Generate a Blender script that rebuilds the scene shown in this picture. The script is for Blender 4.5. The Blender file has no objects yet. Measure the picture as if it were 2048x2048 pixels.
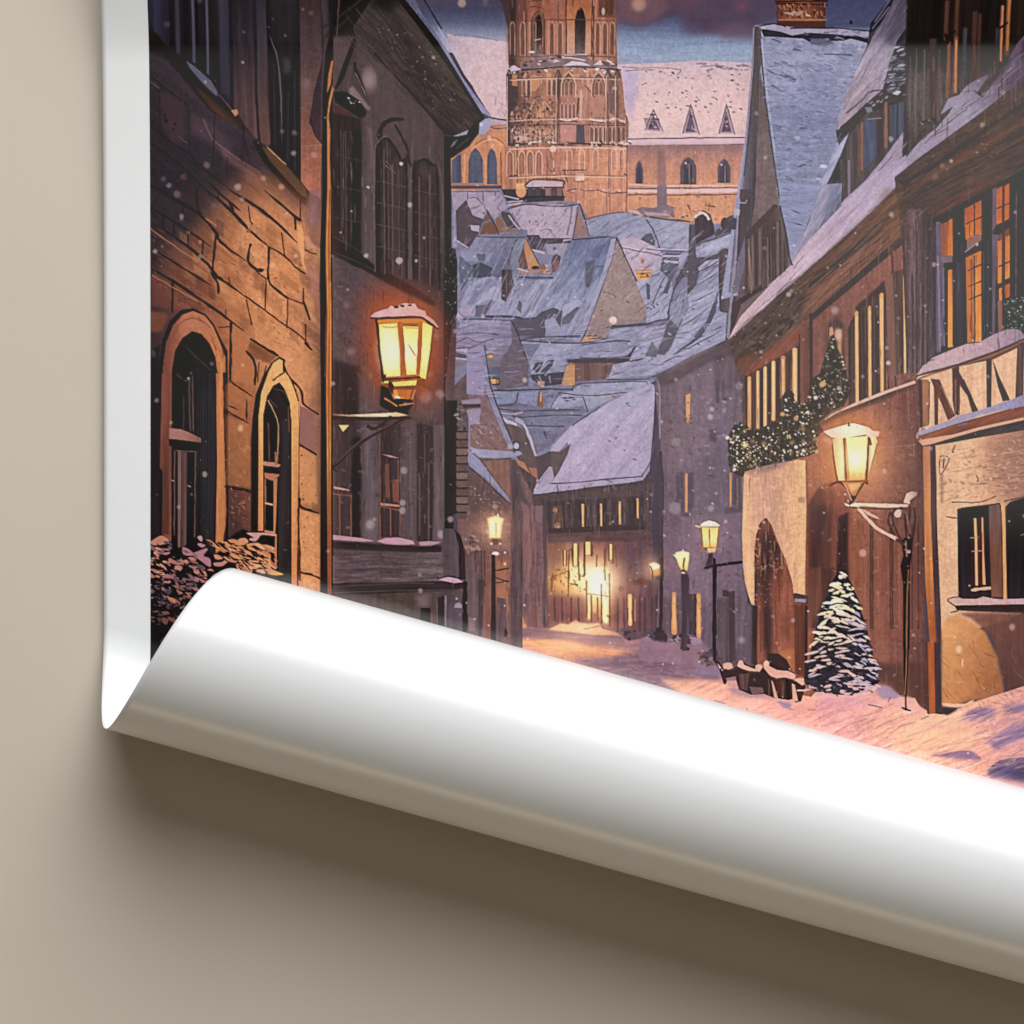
# A printed winter poster with its lower corner curled over, lying on a beige surface.  Blender 4.5, everything in code.
import bpy, math
import numpy as np

SC = bpy.context.scene
K = 0.5 / 2048.0                      # metres per photograph pixel in the plane of the sheet
CAMH = 1.25                           # camera height above the surface
def wx(x): return (x - 1024.0) * K
def wy(y): return -(y - 1024.0) * K

# ------------------------------------------------------------------ camera, world, lamps, exposure
cam = bpy.data.cameras.new('camera'); cam_o = bpy.data.objects.new('camera', cam)
SC.collection.objects.link(cam_o); SC.camera = cam_o
cam.sensor_width = 36.0; cam.lens = 36.0 * (CAMH - 0.0015) / 0.5
cam.clip_start = 0.05; cam.clip_end = 60.0
cam_o.location = (0, 0, CAMH); cam_o.rotation_euler = (0, 0, 0)

world = bpy.data.worlds.new('World'); SC.world = world; world.use_nodes = True
bg = world.node_tree.nodes['Background']; bg.inputs['Color'].default_value = (1.0, 0.82, 0.58, 1); bg.inputs['Strength'].default_value = 0.055

def area_lamp(name, loc, target, sx, sy, watts, col):
    d = bpy.data.lights.new(name, 'AREA'); d.shape = 'RECTANGLE'; d.size = sx; d.size_y = sy
    d.energy = watts; d.color = col
    o = bpy.data.objects.new(name, d); SC.collection.objects.link(o)
    o.location = loc
    v = np.array(target, float) - np.array(loc, float); v /= np.linalg.norm(v)
    import mathutils
    o.rotation_euler = mathutils.Vector(v).to_track_quat('-Z', 'Y').to_euler()
    return o, d
# big window-like key light, low from beyond the top of the poster
key_o, key_d = area_lamp('key_softbox', (0.85, 3.30, 2.42), (0, 0, 0), 5.0, 3.7, 455.0, (1.0, 0.992, 0.98))
key_d.use_nodes = True
# overhead softbox above the camera: its mirror image is the pale sheen on the glossy print
top_o, top_d = area_lamp('overhead_softbox', (0.12, 0.29, 1.50), (0.12, 0.29, 0), 1.10, 0.62, 2.45, (1.0, 0.99, 0.97))
top_d.use_nodes = True
TOPU, TOPV = 0.95, 0.50
def falloff_to_one_corner(d, hot, reach, s0, s1):                          # the softbox is hottest towards one corner, as a lamp behind a cloth is
    n = d.node_tree.nodes; l = d.node_tree.links; em = n['Emission']
    g = n.new('ShaderNodeNewGeometry'); mp = n.new('ShaderNodeVectorMath'); mp.operation = 'DISTANCE'; mp.inputs[1].default_value = hot
    r = n.new('ShaderNodeMapRange'); r.inputs['From Min'].default_value = 0.0; r.inputs['From Max'].default_value = reach; r.inputs['To Min'].default_value = s0; r.inputs['To Max'].default_value = s1
    l.new(g.outputs['Parametric'], mp.inputs[0]); l.new(mp.outputs['Value'], r.inputs['Value']); l.new(r.outputs['Result'], em.inputs['Strength'])
falloff_to_one_corner(top_d, (TOPU, TOPV, 0.0), 0.95, 1.12, 0.06)
falloff_to_one_corner(key_d, (0.5, 0.47, 0.0), 0.70, 1.25, 0.10)
# faint warm lamps added out of view on the near side for the thin line and the soft light under the curl
rim_o, rim_d = area_lamp('low_strip', (-0.35, -2.4, 0.50), (0.0, -0.1, 0.05), 2.4, 0.20, 8.0, (1.0, 0.76, 0.44))
low_o, low_d = area_lamp('low_fill', (-0.6, -2.8, 0.30), (0.0, -0.1, 0.04), 2.6, 0.4, 2.2, (1.0, 0.95, 0.88))

vs = SC.view_settings; vs.view_transform = 'Standard'; vs.look = 'None'; vs.exposure = 0.0; vs.gamma = 1.0; vs.use_curve_mapping = False
SC.render.engine = 'CYCLES'

# ------------------------------------------------------------------ materials
def new_mat(name):
    m = bpy.data.materials.new(name); m.use_nodes = True
    return m, m.node_tree.nodes, m.node_tree.links, m.node_tree.nodes['Principled BSDF']
def fine_grain(n, l, b, scale, strength, dist=0.0004):
    tc = n.new('ShaderNodeTexCoord'); nz = n.new('ShaderNodeTexNoise'); nz.inputs['Scale'].default_value = scale; nz.inputs['Detail'].default_value = 4
    bp = n.new('ShaderNodeBump'); bp.inputs['Strength'].default_value = strength; bp.inputs['Distance'].default_value = dist
    l.new(tc.outputs['Object'], nz.inputs['Vector']); l.new(nz.outputs['Fac'], bp.inputs['Height']); l.new(bp.outputs['Normal'], b.inputs['Normal'])
    return tc, nz
def paper_mat(name, rough, grain):
    m, n, l, b = new_mat(name)
    tc = n.new('ShaderNodeTexCoord'); nz = n.new('ShaderNodeTexNoise'); nz.inputs['Scale'].default_value = 260; nz.inputs['Detail'].default_value = 5
    r = n.new('ShaderNodeValToRGB'); r.color_ramp.elements[0].color = (0.860 * grain, 0.882 * grain, 0.905 * grain, 1); r.color_ramp.elements[1].color = (0.890 * grain, 0.912 * grain, 0.935 * grain, 1)
    l.new(tc.outputs['Object'], nz.inputs['Vector']); l.new(nz.outputs['Fac'], r.inputs['Fac']); l.new(r.outputs['Color'], b.inputs['Base Color'])
    b.inputs['Roughness'].default_value = rough; b.inputs['IOR'].default_value = 1.5
    return m
M_FRONT = paper_mat('coated_paper_front', 0.30, 1)
M_BACK = paper_mat('coated_paper_back', 0.26, .87)
M_BACK.node_tree.nodes['Principled BSDF'].inputs['IOR'].default_value = 1.58
def print_mat():
    m, n, l, b = new_mat('printed_ink')
    at = n.new('ShaderNodeAttribute'); at.attribute_name = 'ink'; l.new(at.outputs['Color'], b.inputs['Base Color'])
    b.inputs['Roughness'].default_value = 0.10; b.inputs['IOR'].default_value = 1.6
    return m
M_INK = print_mat()
def table_mat():
    m, n, l, b = new_mat('beige_surface')
    tc, nz = fine_grain(n, l, b, 1400, 0.12)
    n2 = n.new('ShaderNodeTexNoise'); n2.inputs['Scale'].default_value = 5; n2.inputs['Detail'].default_value = 3
    mx = n.new('ShaderNodeMath'); mx.operation = 'MULTIPLY_ADD'; mx.inputs[1].default_value = .35
    l.new(tc.outputs['Object'], n2.inputs['Vector']); l.new(nz.outputs['Fac'], mx.inputs[0]); l.new(n2.outputs['Fac'], mx.inputs[2])
    r = n.new('ShaderNodeValToRGB'); e = r.color_ramp.elements
    e[0].position = .35; e[0].color = (0.615, 0.555, 0.478, 1); e[1].position = 1.0; e[1].color = (0.670, 0.612, 0.530, 1)
    l.new(mx.outputs[0], r.inputs['Fac']); l.new(r.outputs['Color'], b.inputs['Base Color'])
    b.inputs['Roughness'].default_value = 0.75
    return m
M_TABLE = table_mat()

# ------------------------------------------------------------------ the printed picture: a small numpy painter
# The poster's print is pigment on paper.  It is painted shape by shape into an array (photograph pixel units),
# and each depicted thing becomes a mesh of its own whose vertices carry the pigment colour.
STEP = 1.5                                   # photograph pixels per mesh cell
PX0, PY0, PX1, PY1 = 302.0, -60.0, 2120.0, 1640.0
CW = int((PX1 - PX0) / STEP); CH = int((PY1 - PY0) / STEP)
RNG = np.random.RandomState(7)
IMG = np.zeros((CH, CW, 3), np.float32)
IDS = np.zeros((CH, CW), np.int16)
YY, XX = np.mgrid[0:CH, 0:CW].astype(np.float32)
FR = [0.0, 0.0, 1.0]
PARTS = ['printed_picture']
CUR = [0]

def part(name):
    PARTS.append(name); CUR[0] = len(PARTS) - 1
    return CUR[0]
def use(i): CUR[0] = i
def F(x0, y0, s=400 / 1932.0): FR[:] = [x0, y0, s]
def pts(s):
    if not isinstance(s, str): a = np.array(s, float).reshape(-1, 2)
    else: a = np.array([float(v) for v in s.replace(',', ' ').split()]).reshape(-1, 2)
    x = FR[0] + a[:, 0] * FR[2]; y = FR[1] + a[:, 1] * FR[2]
    return np.stack([(x - PX0) / STEP, (y - PY0) / STEP], 1)
def hx(h):
    h = h.lstrip('#')
    return np.array([int(h[i:i + 2], 16) for i in (0, 2, 4)], np.float32) / 255.0
def lat(ix, iy, seed):
    n = (ix.astype(np.int64) * 374761393 + iy.astype(np.int64) * 668265263 + seed * 1442695041) & 0xffffffff
    n = ((n ^ (n >> 13)) * 1274126177) & 0xffffffff
    return ((n ^ (n >> 16)) & 0xffff).astype(np.float32) / 32767.5 - 1.0
def vnoise(u, v, seed):
    iu = np.floor(u); iv = np.floor(v); fu = u - iu; fv = v - iv
    fu = fu * fu * (3 - 2 * fu); fv = fv * fv * (3 - 2 * fv)
    a = lat(iu, iv, seed); b = lat(iu + 1, iv, seed); c = lat(iu, iv + 1, seed); d = lat(iu + 1, iv + 1, seed)
    return (a * (1 - fu) + b * fu) * (1 - fv) + (c * (1 - fu) + d * fu) * fv
def streak(ang, across, along, seed):
    ca, sa = math.cos(math.radians(ang)), math.sin(math.radians(ang))
    wob = vnoise(XX / 30, YY / 30, seed + 9) * 2.0
    p = XX * ca + YY * sa; q = -XX * sa + YY * ca + wob
    k = STEP
    n = 0.6 * vnoise(q * k / across, p * k / along, seed) + 0.4 * vnoise(q * k / (across * .45), p * k / (along * .5), seed + 1)
    return n * 1.5
TEX = {}
def tex(c):
    if c not in TEX:
        if c == 'g': TEX[c] = vnoise(XX / 1.4, YY / 1.4, 1) * .6 + vnoise(XX / 3., YY / 3., 2) * .7
        elif c == 'b': TEX[c] = vnoise(XX / 40, YY / 40, 3) * .7 + vnoise(XX / 16, YY / 16, 4) * .5 + vnoise(XX / 6, YY / 6, 5) * .4
        elif c == 'm': TEX[c] = vnoise(XX / 9, YY / 9, 6) * .7 + vnoise(XX / 4, YY / 4, 7) * .6
        elif c == 'v': TEX[c] = streak(90, 7, 120, 10)
        elif c == 'V': TEX[c] = streak(90, 18, 260, 13)
        elif c == 'h': TEX[c] = streak(0, 6, 60, 20)
        elif c == 'e': TEX[c] = streak(38, 7, 70, 30)      # falls to the right
        elif c == 'w': TEX[c] = streak(-50, 7, 80, 40)     # rises to the right, steep
        elif c == 'r': TEX[c] = streak(-25, 6, 60, 50)     # rises to the right, shallow
    return TEX[c]
def texsum(spec, sl):
    out = 0; i = 0
    while i < len(spec):
        c = spec[i]; i += 1; n = ''
        while i < len(spec) and spec[i].isdigit(): n += spec[i]; i += 1
        out = out + tex(c)[sl] * (int(n) / 100.0) * {'m': .5, 'b': .6, 'g': .8}.get(c, 1.0)
    return out
def smooth(p, closed, k=6):
    n = len(p); out = []
    for i in range(n if closed else n - 1):
        p0 = p[(i - 1) % n] if closed or i > 0 else p[i]
        p1 = p[i]; p2 = p[(i + 1) % n]
        p3 = p[(i + 2) % n] if closed or i + 2 < n else p2
        for t in np.arange(k) / k:
            out.append(.5 * ((2 * p1) + (p2 - p0) * t + (2 * p0 - 5 * p1 + 4 * p2 - p3) * t * t + (3 * p1 - p0 - 3 * p2 + p3) * t ** 3))
    if not closed: out.append(p[-1])
    return np.array(out)
def gauss(m, sg):
    r = max(1, int(sg * 2.6)); x = np.arange(-r, r + 1); k = np.exp(-x * x / (2 * sg * sg)); k /= k.sum()
    for ax in (0, 1):
        pad = [(0, 0), (0, 0)]; pad[ax] = (r, r)
        q = np.pad(m, pad); o = np.zeros_like(m); n = m.shape[ax]
        for i, w in enumerate(k): o += w * (q[i:i + n] if ax == 0 else q[:, i:i + n])
        m = o
    return m
def cover(p, pad=0):
    x0 = int(max(0, math.floor(p[:, 0].min()) - pad)); x1 = int(min(CW, math.ceil(p[:, 0].max()) + 1 + pad))
    y0 = int(max(0, math.floor(p[:, 1].min()) - pad)); y1 = int(min(CH, math.ceil(p[:, 1].max()) + 1 + pad))
    if x1 <= x0 or y1 <= y0: return None
    sub = 3
    yy = y0 + (np.arange((y1 - y0) * sub) + .5) / sub
    a = p; b = np.roll(p, -1, 0); ok = a[:, 1] != b[:, 1]; a = a[ok]; b = b[ok]
    if len(a) == 0: return None
    lo = np.minimum(a[:, 1], b[:, 1]); hi = np.maximum(a[:, 1], b[:, 1])
    val = (yy[:, None] >= lo) & (yy[:, None] < hi)
    xc = np.where(val, a[:, 0] + (yy[:, None] - a[:, 1]) / (b[:, 1] - a[:, 1]) * (b[:, 0] - a[:, 0]), 1e9)
    xc.sort(1); mc = int(val.sum(1).max()); X = np.arange(x0, x1)[None, :]
    cov = np.zeros((len(yy), x1 - x0), np.float32)
    for k in range(0, mc - 1, 2):
        cov += np.clip(np.minimum(xc[:, k + 1:k + 2], X + 1) - np.maximum(xc[:, k:k + 1], X), 0, 1)
    return cov.reshape(y1 - y0, sub, -1).mean(1), y0, x0
def cmap(col, sl):
    if isinstance(col, str): return hx(col)
    kind = col[0]
    if kind == 'l':
        q = pts(col[1]); c = [hx(h) for h in col[2].split()]
        d = q[1] - q[0]; t = ((XX[sl] - q[0, 0]) * d[0] + (YY[sl] - q[0, 1]) * d[1]) / (d @ d)
    else:
        q = pts(col[1]); c = [hx(h) for h in col[2].split()]
        rr = abs(q[1, 0] - q[0, 0]); ry = abs(q[1, 1] - q[0, 1]) or rr
        t = np.sqrt(((XX[sl] - q[0, 0]) / rr) ** 2 + ((YY[sl] - q[0, 1]) / ry) ** 2)
    n = len(c) - 1; t = np.clip(t, 0, 1) * n; i = np.minimum(t.astype(int), n - 1); f = (t - i)[..., None]
    c = np.array(c); return c[i] * (1 - f) + c[i + 1] * f
def put(m, y0, x0, col, a=1.0, t=None, mode='n', idset=True):
    sl = (slice(y0, y0 + m.shape[0]), slice(x0, x0 + m.shape[1]))
    c = cmap(col, sl)
    if t:
        n = texsum(t, sl)[..., None]
        c = c * (1 + n) + n * .02
    k = (m * a)[..., None]; d = IMG[sl]
    if mode == 'n': d[:] = d * (1 - k) + c * k
    elif mode == 's': d[:] = 1 - (1 - d) * (1 - np.clip(c * k, 0, 1))       # screen
    elif mode == 'x': d[:] = d * (1 - k) + d * c * k                        # multiply
    if idset and CUR[0] and mode == 'n' and a >= .5: IDS[sl][m > .5] = CUR[0]
def P(s, col, a=1.0, f=0, t=None, sm=0, mode='n', i=True):
    p = pts(s)
    if sm: p = smooth(p, True)
    f = f / STEP; r = cover(p, int(f * 3) + 1 if f else 0)
    if r is None: return
    m, y0, x0 = r
    if f: m = gauss(m, f)
    put(m, y0, x0, col, a, t, mode, i and not f > 3)
def strokemask(p, w):
    r = w.max() + 1.5
    x0 = int(max(0, p[:, 0].min() - r)); x1 = int(min(CW, p[:, 0].max() + r + 1))
    y0 = int(max(0, p[:, 1].min() - r)); y1 = int(min(CH, p[:, 1].max() + r + 1))
    if x1 <= x0 or y1 <= y0: return None
    m = np.zeros((y1 - y0, x1 - x0), np.float32)
    for i in range(len(p) - 1):
        a, b = p[i], p[i + 1]; rr = max(w[i], w[i + 1]) + 1.5
        u0 = int(max(x0, min(a[0], b[0]) - rr)); u1 = int(min(x1, max(a[0], b[0]) + rr + 1))
        v0 = int(max(y0, min(a[1], b[1]) - rr)); v1 = int(min(y1, max(a[1], b[1]) + rr + 1))
        if u1 <= u0 or v1 <= v0: continue
        X = XX[v0:v1, u0:u1]; Y = YY[v0:v1, u0:u1]
        d = b - a; L2 = d @ d + 1e-9
        t = np.clip(((X - a[0]) * d[0] + (Y - a[1]) * d[1]) / L2, 0, 1)
        dist = np.hypot(X - a[0] - t * d[0], Y - a[1] - t * d[1])
        wd = w[i] + (w[i + 1] - w[i]) * t
        cv = np.clip(wd - dist + .5, 0, 1) * np.clip(wd * 2.2, 0, 1)
        sub = m[v0 - y0:v1 - y0, u0 - x0:u1 - x0]; np.maximum(sub, cv, out=sub)
    return m, y0, x0
def L(s, col, w=3, a=1.0, j=1.2, sm=1, tp=0, f=0, i=False, mode='n'):
    """ink line, w = width in frame units"""
    p = pts(s)
    if sm and len(p) > 2: p = smooth(p, False, 4)
    q = [p[0]]
    for k in range(len(p) - 1):
        n = max(1, int(np.hypot(*(p[k + 1] - p[k])) / 7))
        for u in range(1, n + 1): q.append(p[k] + (p[k + 1] - p[k]) * u / n)
    q = np.array(q); n = len(q)
    if j and n > 2: q[1:-1] += RNG.normal(0, j * .22 / STEP, (n - 2, 2))
    ww = np.full(n, w * 1.7 * FR[2] * .5 / STEP) * (1 + (RNG.uniform(-.28, .28, n) if j else 0))
    if tp: ww *= np.clip(np.sin(np.linspace(.12, 3.02, n)) * 1.3, .1, 1)
    r = strokemask(q, ww)
    if r is None: return
    m, y0, x0 = r
    if f: m = gauss(np.pad(m, 0), f / STEP)
    put(m, y0, x0, col, a, None, mode, i)
def LL(lines, col, w=3, a=1.0, **k):
    for s in lines.split(';'):
        if s.strip(): L(s, col, w, a, **k)
def D(x, y, rx, col, ry=None, a=1.0, f=0, ang=0, i=False, mode='n', n=14, rag=0):
    ry = rx if ry is None else ry
    th = np.arange(n) * 2 * math.pi / n; ca, sa = math.cos(math.radians(ang)), math.sin(math.radians(ang))
    k = 1 + (RNG.uniform(-rag, rag, n) if rag else 0)
    u = rx * np.cos(th) * k; v = ry * np.sin(th) * k
    P(np.stack([x + u * ca - v * sa, y + u * sa + v * ca], 1), col, a, f, None, 0, mode, i)
def inside(poly, n):
    """n random points in a polygon (frame units)"""
    a = np.array([float(v) for v in poly.replace(',', ' ').split()]).reshape(-1, 2)
    lo, hi = a.min(0), a.max(0); out = []
    b = np.roll(a, -1, 0)
    while len(out) < n:
        q = RNG.uniform(lo, hi)
        c = ((a[:, 1] > q[1]) != (b[:, 1] > q[1]))
        xx = a[:, 0] + (q[1] - a[:, 1]) / np.where(b[:, 1] == a[:, 1], 1e-9, b[:, 1] - a[:, 1]) * (b[:, 0] - a[:, 0])
        if (c & (q[0] < xx)).sum() % 2: out.append(q)
    return out
def HA(poly, n, ln, ang, cols, w=1.6, a=.7, spread=12, bend=.1, f=0):
    """hatching: n short brush strokes of length ln (frame units) inside a polygon"""
    cols = cols.split()
    for q in inside(poly, n):
        th = math.radians(ang + RNG.uniform(-spread, spread)); l = ln * RNG.uniform(.4, 1.2) * .5
        d = np.array([math.cos(th), math.sin(th)]) * l; nn = np.array([-d[1], d[0]]) * RNG.uniform(-bend, bend)
        L(np.array([q - d, q + nn, q + d]), cols[RNG.randint(len(cols))], w * RNG.uniform(.6, 1.3), a * RNG.uniform(.6, 1.1), .4, 1, 1, f)
def BL(poly, n, rx, ry, cols, ang=0, spread=20, a=1, rag=.25, f=0, i=False):
    """blobs (leaves, snow pats, stone marks) inside a polygon"""
    cols = cols.split()
    for q in inside(poly, n):
        k = RNG.uniform(.5, 1.3)
        D(q[0], q[1], rx * k, cols[RNG.randint(len(cols))], ry * k * RNG.uniform(.7, 1.2), a, f, ang + RNG.uniform(-spread, spread), i, 'n', 9, rag)
def GL(x, y, r, col, a=1.0, ry=None, pw=2.0):
    """soft painted halo, screened over what is there"""
    q = pts([(x, y), (x + r, y + (ry or r))]); rr = q[1, 0] - q[0, 0]; r2 = q[1, 1] - q[0, 1]
    x0 = int(max(0, q[0, 0] - rr)); x1 = int(min(CW, q[0, 0] + rr)); y0 = int(max(0, q[0, 1] - r2)); y1 = int(min(CH, q[0, 1] + r2))
    if x1 <= x0 or y1 <= y0: return
    d = np.hypot((XX[y0:y1, x0:x1] - q[0, 0]) / rr, (YY[y0:y1, x0:x1] - q[0, 1]) / r2)
    put(np.clip(1 - d, 0, 1) ** pw, y0, x0, col, a, None, 's')
def R(x0, y0, x1, y1, col, **k): P([(x0, y0), (x1, y0), (x1, y1), (x0, y1)], col, **k)
# ---- sky
SKY = part('printed_sky'); F(0, 0, 1)
R(290, -70, 2130, 1660, '#4a4450')
R(290, -70, 1050, 110, ('l', '0,-20 0,100', '4a4150 443f52 3e4258 50586f 7d869a a09bab'), t='g5b3')
R(1040, -70, 2130, 140, ('l', '0,-20 0,135', '523f4c 4b4052 3f4560 54617f 7288a2 8197ad 8b96ab'), t='g6h4')
F(1000, 0)
P('1100,-200 2300,-200 2500,60 2420,330 2000,350 1860,250 1700,160 1500,240 1330,290 1210,240 1120,280', '#4f3f50', f=9, t='m6b5')
P('1120,-60 1560,-60 1620,120 1500,220 1340,285 1210,230 1130,260', '#634b52', f=5, t='m6')
P('1560,0 1932,-20 1900,60 1800,80', '#5f4650', f=6)
D(1335, 80, 72, '#8f6f62', f=3); D(1330, 85, 45, '#9a7866', f=3)
F(1360, 0)
P('0,-100 930,-100 930,210 700,370 300,330 120,370 0,330', '#4a3f52', a=.8, f=9, t='m6')
P('300,290 640,250 720,330 690,400 420,400', '#63505e', a=.7, f=8)
D(580, 100, 60, '#70484f', a=.6, f=6); D(60, 60, 120, '#5c4350', a=.6, f=8)
R(1380, -120, 1960, 300, ('l', '0,0 0,300', '39405a 434a66'), t='g5m4', f=2)
F(640, 0)
D(1378, 74, 40, '#8e7a70', f=1.2); D(1600, 50, 24, '#5d4c58', 60, f=2); 
P('1000,-60 1300,-60 1200,60 1060,80', '#4d4256', a=.6, f=8)

# ---- church on the hill
CHU = part('printed_church')
F(640, 0)
P('1235,352 1300,372 1730,418 1850,436 1850,1190 1650,1150 1600,1050 1400,740 1270,500', ('l', '1300,400 1750,1000', 'a89ba4 b49f9e b69e9f'), t='g5m5')
L('1300,366 1420,362 1560,385 1720,416', '#6a5f70', 3)
HA('1400,520 1800,520 1800,1000 1640,1050 1480,760', 90, 60, 60, '8d747c 7d6670 a58a8c', 1.6, .6, 50)
HA('1640,880 1800,800 1800,1180 1680,1120', 30, 120, 70, '5c4c52 6b5256', 2, .75, 60, .4)
P('1270,1490 1390,1450 1450,1370 1550,1290 1650,1180 1850,1170 1850,1940 1270,1940', ('l', '1300,1200 1800,1900', '9a6c58 b27a54 a8714f'), t='g6m8v6')
LL('1640,1230 1700,1250 1820,1240;1660,1150 1820,1170;1650,1190 1830,1200', '#4f4046', 5)
P('1650,1140 1830,1170 1830,1230 1640,1220', '#a18e96', t='m6')
L('1655,1145 1840,1175', '#4b4048', 5); L('1640,1225 1840,1215', '#8b6a5e', 6)
L('1500,1400 1600,1345 1680,1335 1760,1380 1800,1430', '#7c5140', 4); L('1480,1440 1590,1370 1680,1360 1750,1410', '#cf9466', 6)
for a in ('1435,1800 1440,1560 1462,1480 1505,1435 1548,1480 1578,1560 1582,1795', '1618,1790 1620,1520 1640,1460 1662,1445 1695,1480 1712,1560 1716,1790', '1275,1790 1280,1560 1330,1510 1365,1500 1372,1770'):
    P(a, '#4a5060', t='g5v8')
L('1400,1500 1395,1800', '#cf9365', 9, .8); L('1600,1540 1602,1800', '#c58a60', 7, .8); L('1745,1480 1755,1900', '#7a5646', 9); L('1780,1440 1790,1900', '#d39a6c', 8, .7)
R(1270, 1800, 1760, 1830, '#4c4956'); R(1280, 1775, 1580, 1800, '#8d6f66')
F(1000, 0)
# nave
P('1130,642 1500,630 1932,606 2440,628 2405,1000 2372,1400 1235,1415 1245,1200 1200,1050', ('l', '1200,620 1200,1400', 'ae9c9e bea49f c6a9a0 baa39f'), t='g5m4')
P('1170,680 1340,700 1330,900 1290,1040 1260,1180 1210,1040', '#a296aa', f=4, t='m7')
HA('1280,720 1350,720 1310,1040 1270,1150', 26, 30, 80, '6f7598 7d82a0', 3, .6)
LL('1180,660 1350,672 1500,668 1700,680 1745,700 1700,740;1210,700 1320,690 1480,690;1932,660 2080,650 2180,662 2200,690', '#6b6170', 4)
BL('1900,630 2420,640 2420,700 1960,700', 26, 30, 9, '6a6572 7c7480', 4, 12, .8)
BL('1360,700 2380,700 2330,1100 1320,1120', 62, 16, 7, '5e5560 6d6069 796770', 12, 25, .9)
HA('1340,720 2380,720 2330,1300 1270,1300', 60, 60, 5, '8b7580 97808a 6d606c', 1.7, .7, 30, .35)
for x, y, w, h in ((1480, 1170, 90, 190), (1838, 1160, 85, 270), (2183, 1160, 80, 270)):
    P([(x, y - h * .52), (x + w * .95, y + h * .52), (x - w * .9, y + h * .52)], '#9a8088', t='m9') if w < 90 else P('1385,1150 1540,1160 1552,1278 1420,1270', '#8d7680', t='m9')
    P([(x, y - h * .3), (x + w * .62, y + h * .46), (x - w * .55, y + h * .46)], '#57505c', t='m12')
    L([(x - w * .9, y + h * .5), (x, y - h * .52), (x + w, y + h * .54)], '#4f4854', 5, sm=0)
    BL('%f,%f %f,%f %f,%f' % (x, y - h * .3, x + w * .6, y + h * .4, x - w * .5, y + h * .4), 7, 14, 8, 'a58c92 8a767f 433c48', 60, 50)
D(1475, 1120, 32, '#4f4854', 10); D(1500, 1165, 40, '#5a515d', 12)
LL('1240,1350 1600,1345 1932,1340 2370,1335;1250,1415 1700,1418 2370,1400', '#4a4450', 6)
P('1250,1362 1932,1352 2372,1346 2368,1395 1932,1408 1255,1405', '#bba0a4', t='m4')
P('1230,1415 2366,1405 2330,2420 1230,2420', ('l', '1300,1420 1300,1930', '8c6a64 a97864 b88263 bd8765'), t='g6m7v5')
P('1235,1420 2366,1410 2362,1460 1235,1460', '#7a6060', a=.6, f=4, t='m10')
R(1520, 1470, 1610, 1932, '#84655f', f=2, t='v8m8')
for x, w, y0, y1 in ((1347, 38, 1560, 1780), (1820, 78, 1525, 1790), (2165, 62, 1540, 1775)):
    P([(x - w, y1), (x - w, y0 + 90), (x - w * .6, y0 + 30), (x, y0), (x + w * .6, y0 + 30), (x + w, y0 + 90), (x + w, y1)], '#57505a', t='m6v6')
    P([(x - w * .62, y1), (x - w * .62, y0 + 90), (x, y0 + 35), (x + w * .5, y0 + 90), (x + w * .5, y1)], '#46424c', t='v9')
    L([(x - w - 14, y1), (x - w - 12, y0 + 80), (x, y0 - 16), (x + w + 12, y0 + 80), (x + w + 12, y1)], '#946d5a', 3)
    if w > 50: L([(x + 5, y0 + 60), (x + 8, y1)], '#8f7873', 4); D(x - 25, y0 + 60, 12, '#a8949a')
L('1250,1785 1520,1800', '#bda0a0', 9); L('1240,1850 1520,1850', '#c1a5a2', 16); L('1240,1825 1520,1826', '#5a4c52', 5)
LL('1610,1800 2320,1795', '#c0a3a0', 8, j=.5); L('1620,1850 2310,1842', '#c4a6a2', 22, j=.5); L('1600,1822 2320,1818', '#5c4e54', 5); LL('1240,1885 1520,1882;1600,1890 2310,1880', '#5e4c4e', 6)
R(1520, 1800, 1612, 2080, '#73626a', t='m8')
BL('1240,1920 2300,1910 2300,2200 1240,2300', 26, 14, 8, '8f624c 7c5748 a37156', 0, 60, .7)
# tower
P('-20,-80 1112,-80 1120,300 1135,660 900,650 600,650 90,690 80,300', ('l', '40,0 1130,0', '3a2b2a 6b4436 8a5440 7d4e3e 96603f 94604a 7a4f40'), t='g6v14m5')
P('60,260 1125,260 1135,660 90,680', '#a88672', a=.34, f=9)
P('-10,0 170,0 160,640 90,650 70,60 -10,40', '#30262a', a=.75, f=4, t='v14')
R(640, -80, 880, 540, ('l', '0,0 0,540', '8a5234 96603f a87a5e b08a74'), t='g5m6')
for x, y0, y1, w in ((775, 110, 560, 52), (372, 170, 560, 38)):
    P([(x - w, y1), (x - w, y0 + 120), (x - w * .6, y0 + 35), (x, y0), (x + w * .6, y0 + 35), (x + w, y0 + 120), (x + w * .95, y1)], ('l', [(x, y0), (x, y1)], '1f1a1c 3a302f 6d5c58'), t='v9g6')
L('320,560 322,240 350,180 372,160 400,180 412,250 412,540', '#b78a68', 6); L('345,250 345,520', '#8c6c5a', 5); L('335,410 388,400', '#b0937e', 5)
P('300,230 330,170 372,145 420,170 440,250 440,560 412,560 405,240 372,165 335,240 330,560 300,560', '#3a2e2c', a=.6)
LL('635,0 636,545;885,0 880,560;900,100 895,600', '#3f2d2a', 7); LL('250,0 255,560;175,0 180,560;560,60 560,600;1050,280 1050,620', '#54393a', 6, .7); LL('230,150 240,620;285,220 285,560;465,230 460,560;545,240 548,560', '#a87c60', 7, .65)
LL('290,20 400,20;300,50 400,48;290,110 330,100 400,115', '#5a342a', 7)
R(945, -20, 1105, 190, '#4c3029', a=.85, f=2, t='v10'); D(995, 150, 16, '#b08a78', 34); LL('940,190 1110,195', '#5c3a30', 5)
P('200,620 280,600 330,540 480,560 620,560 820,550 880,600 1000,620 1130,650 1130,680 900,660 560,660 200,680', '#76625f', t='m12')
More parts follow.
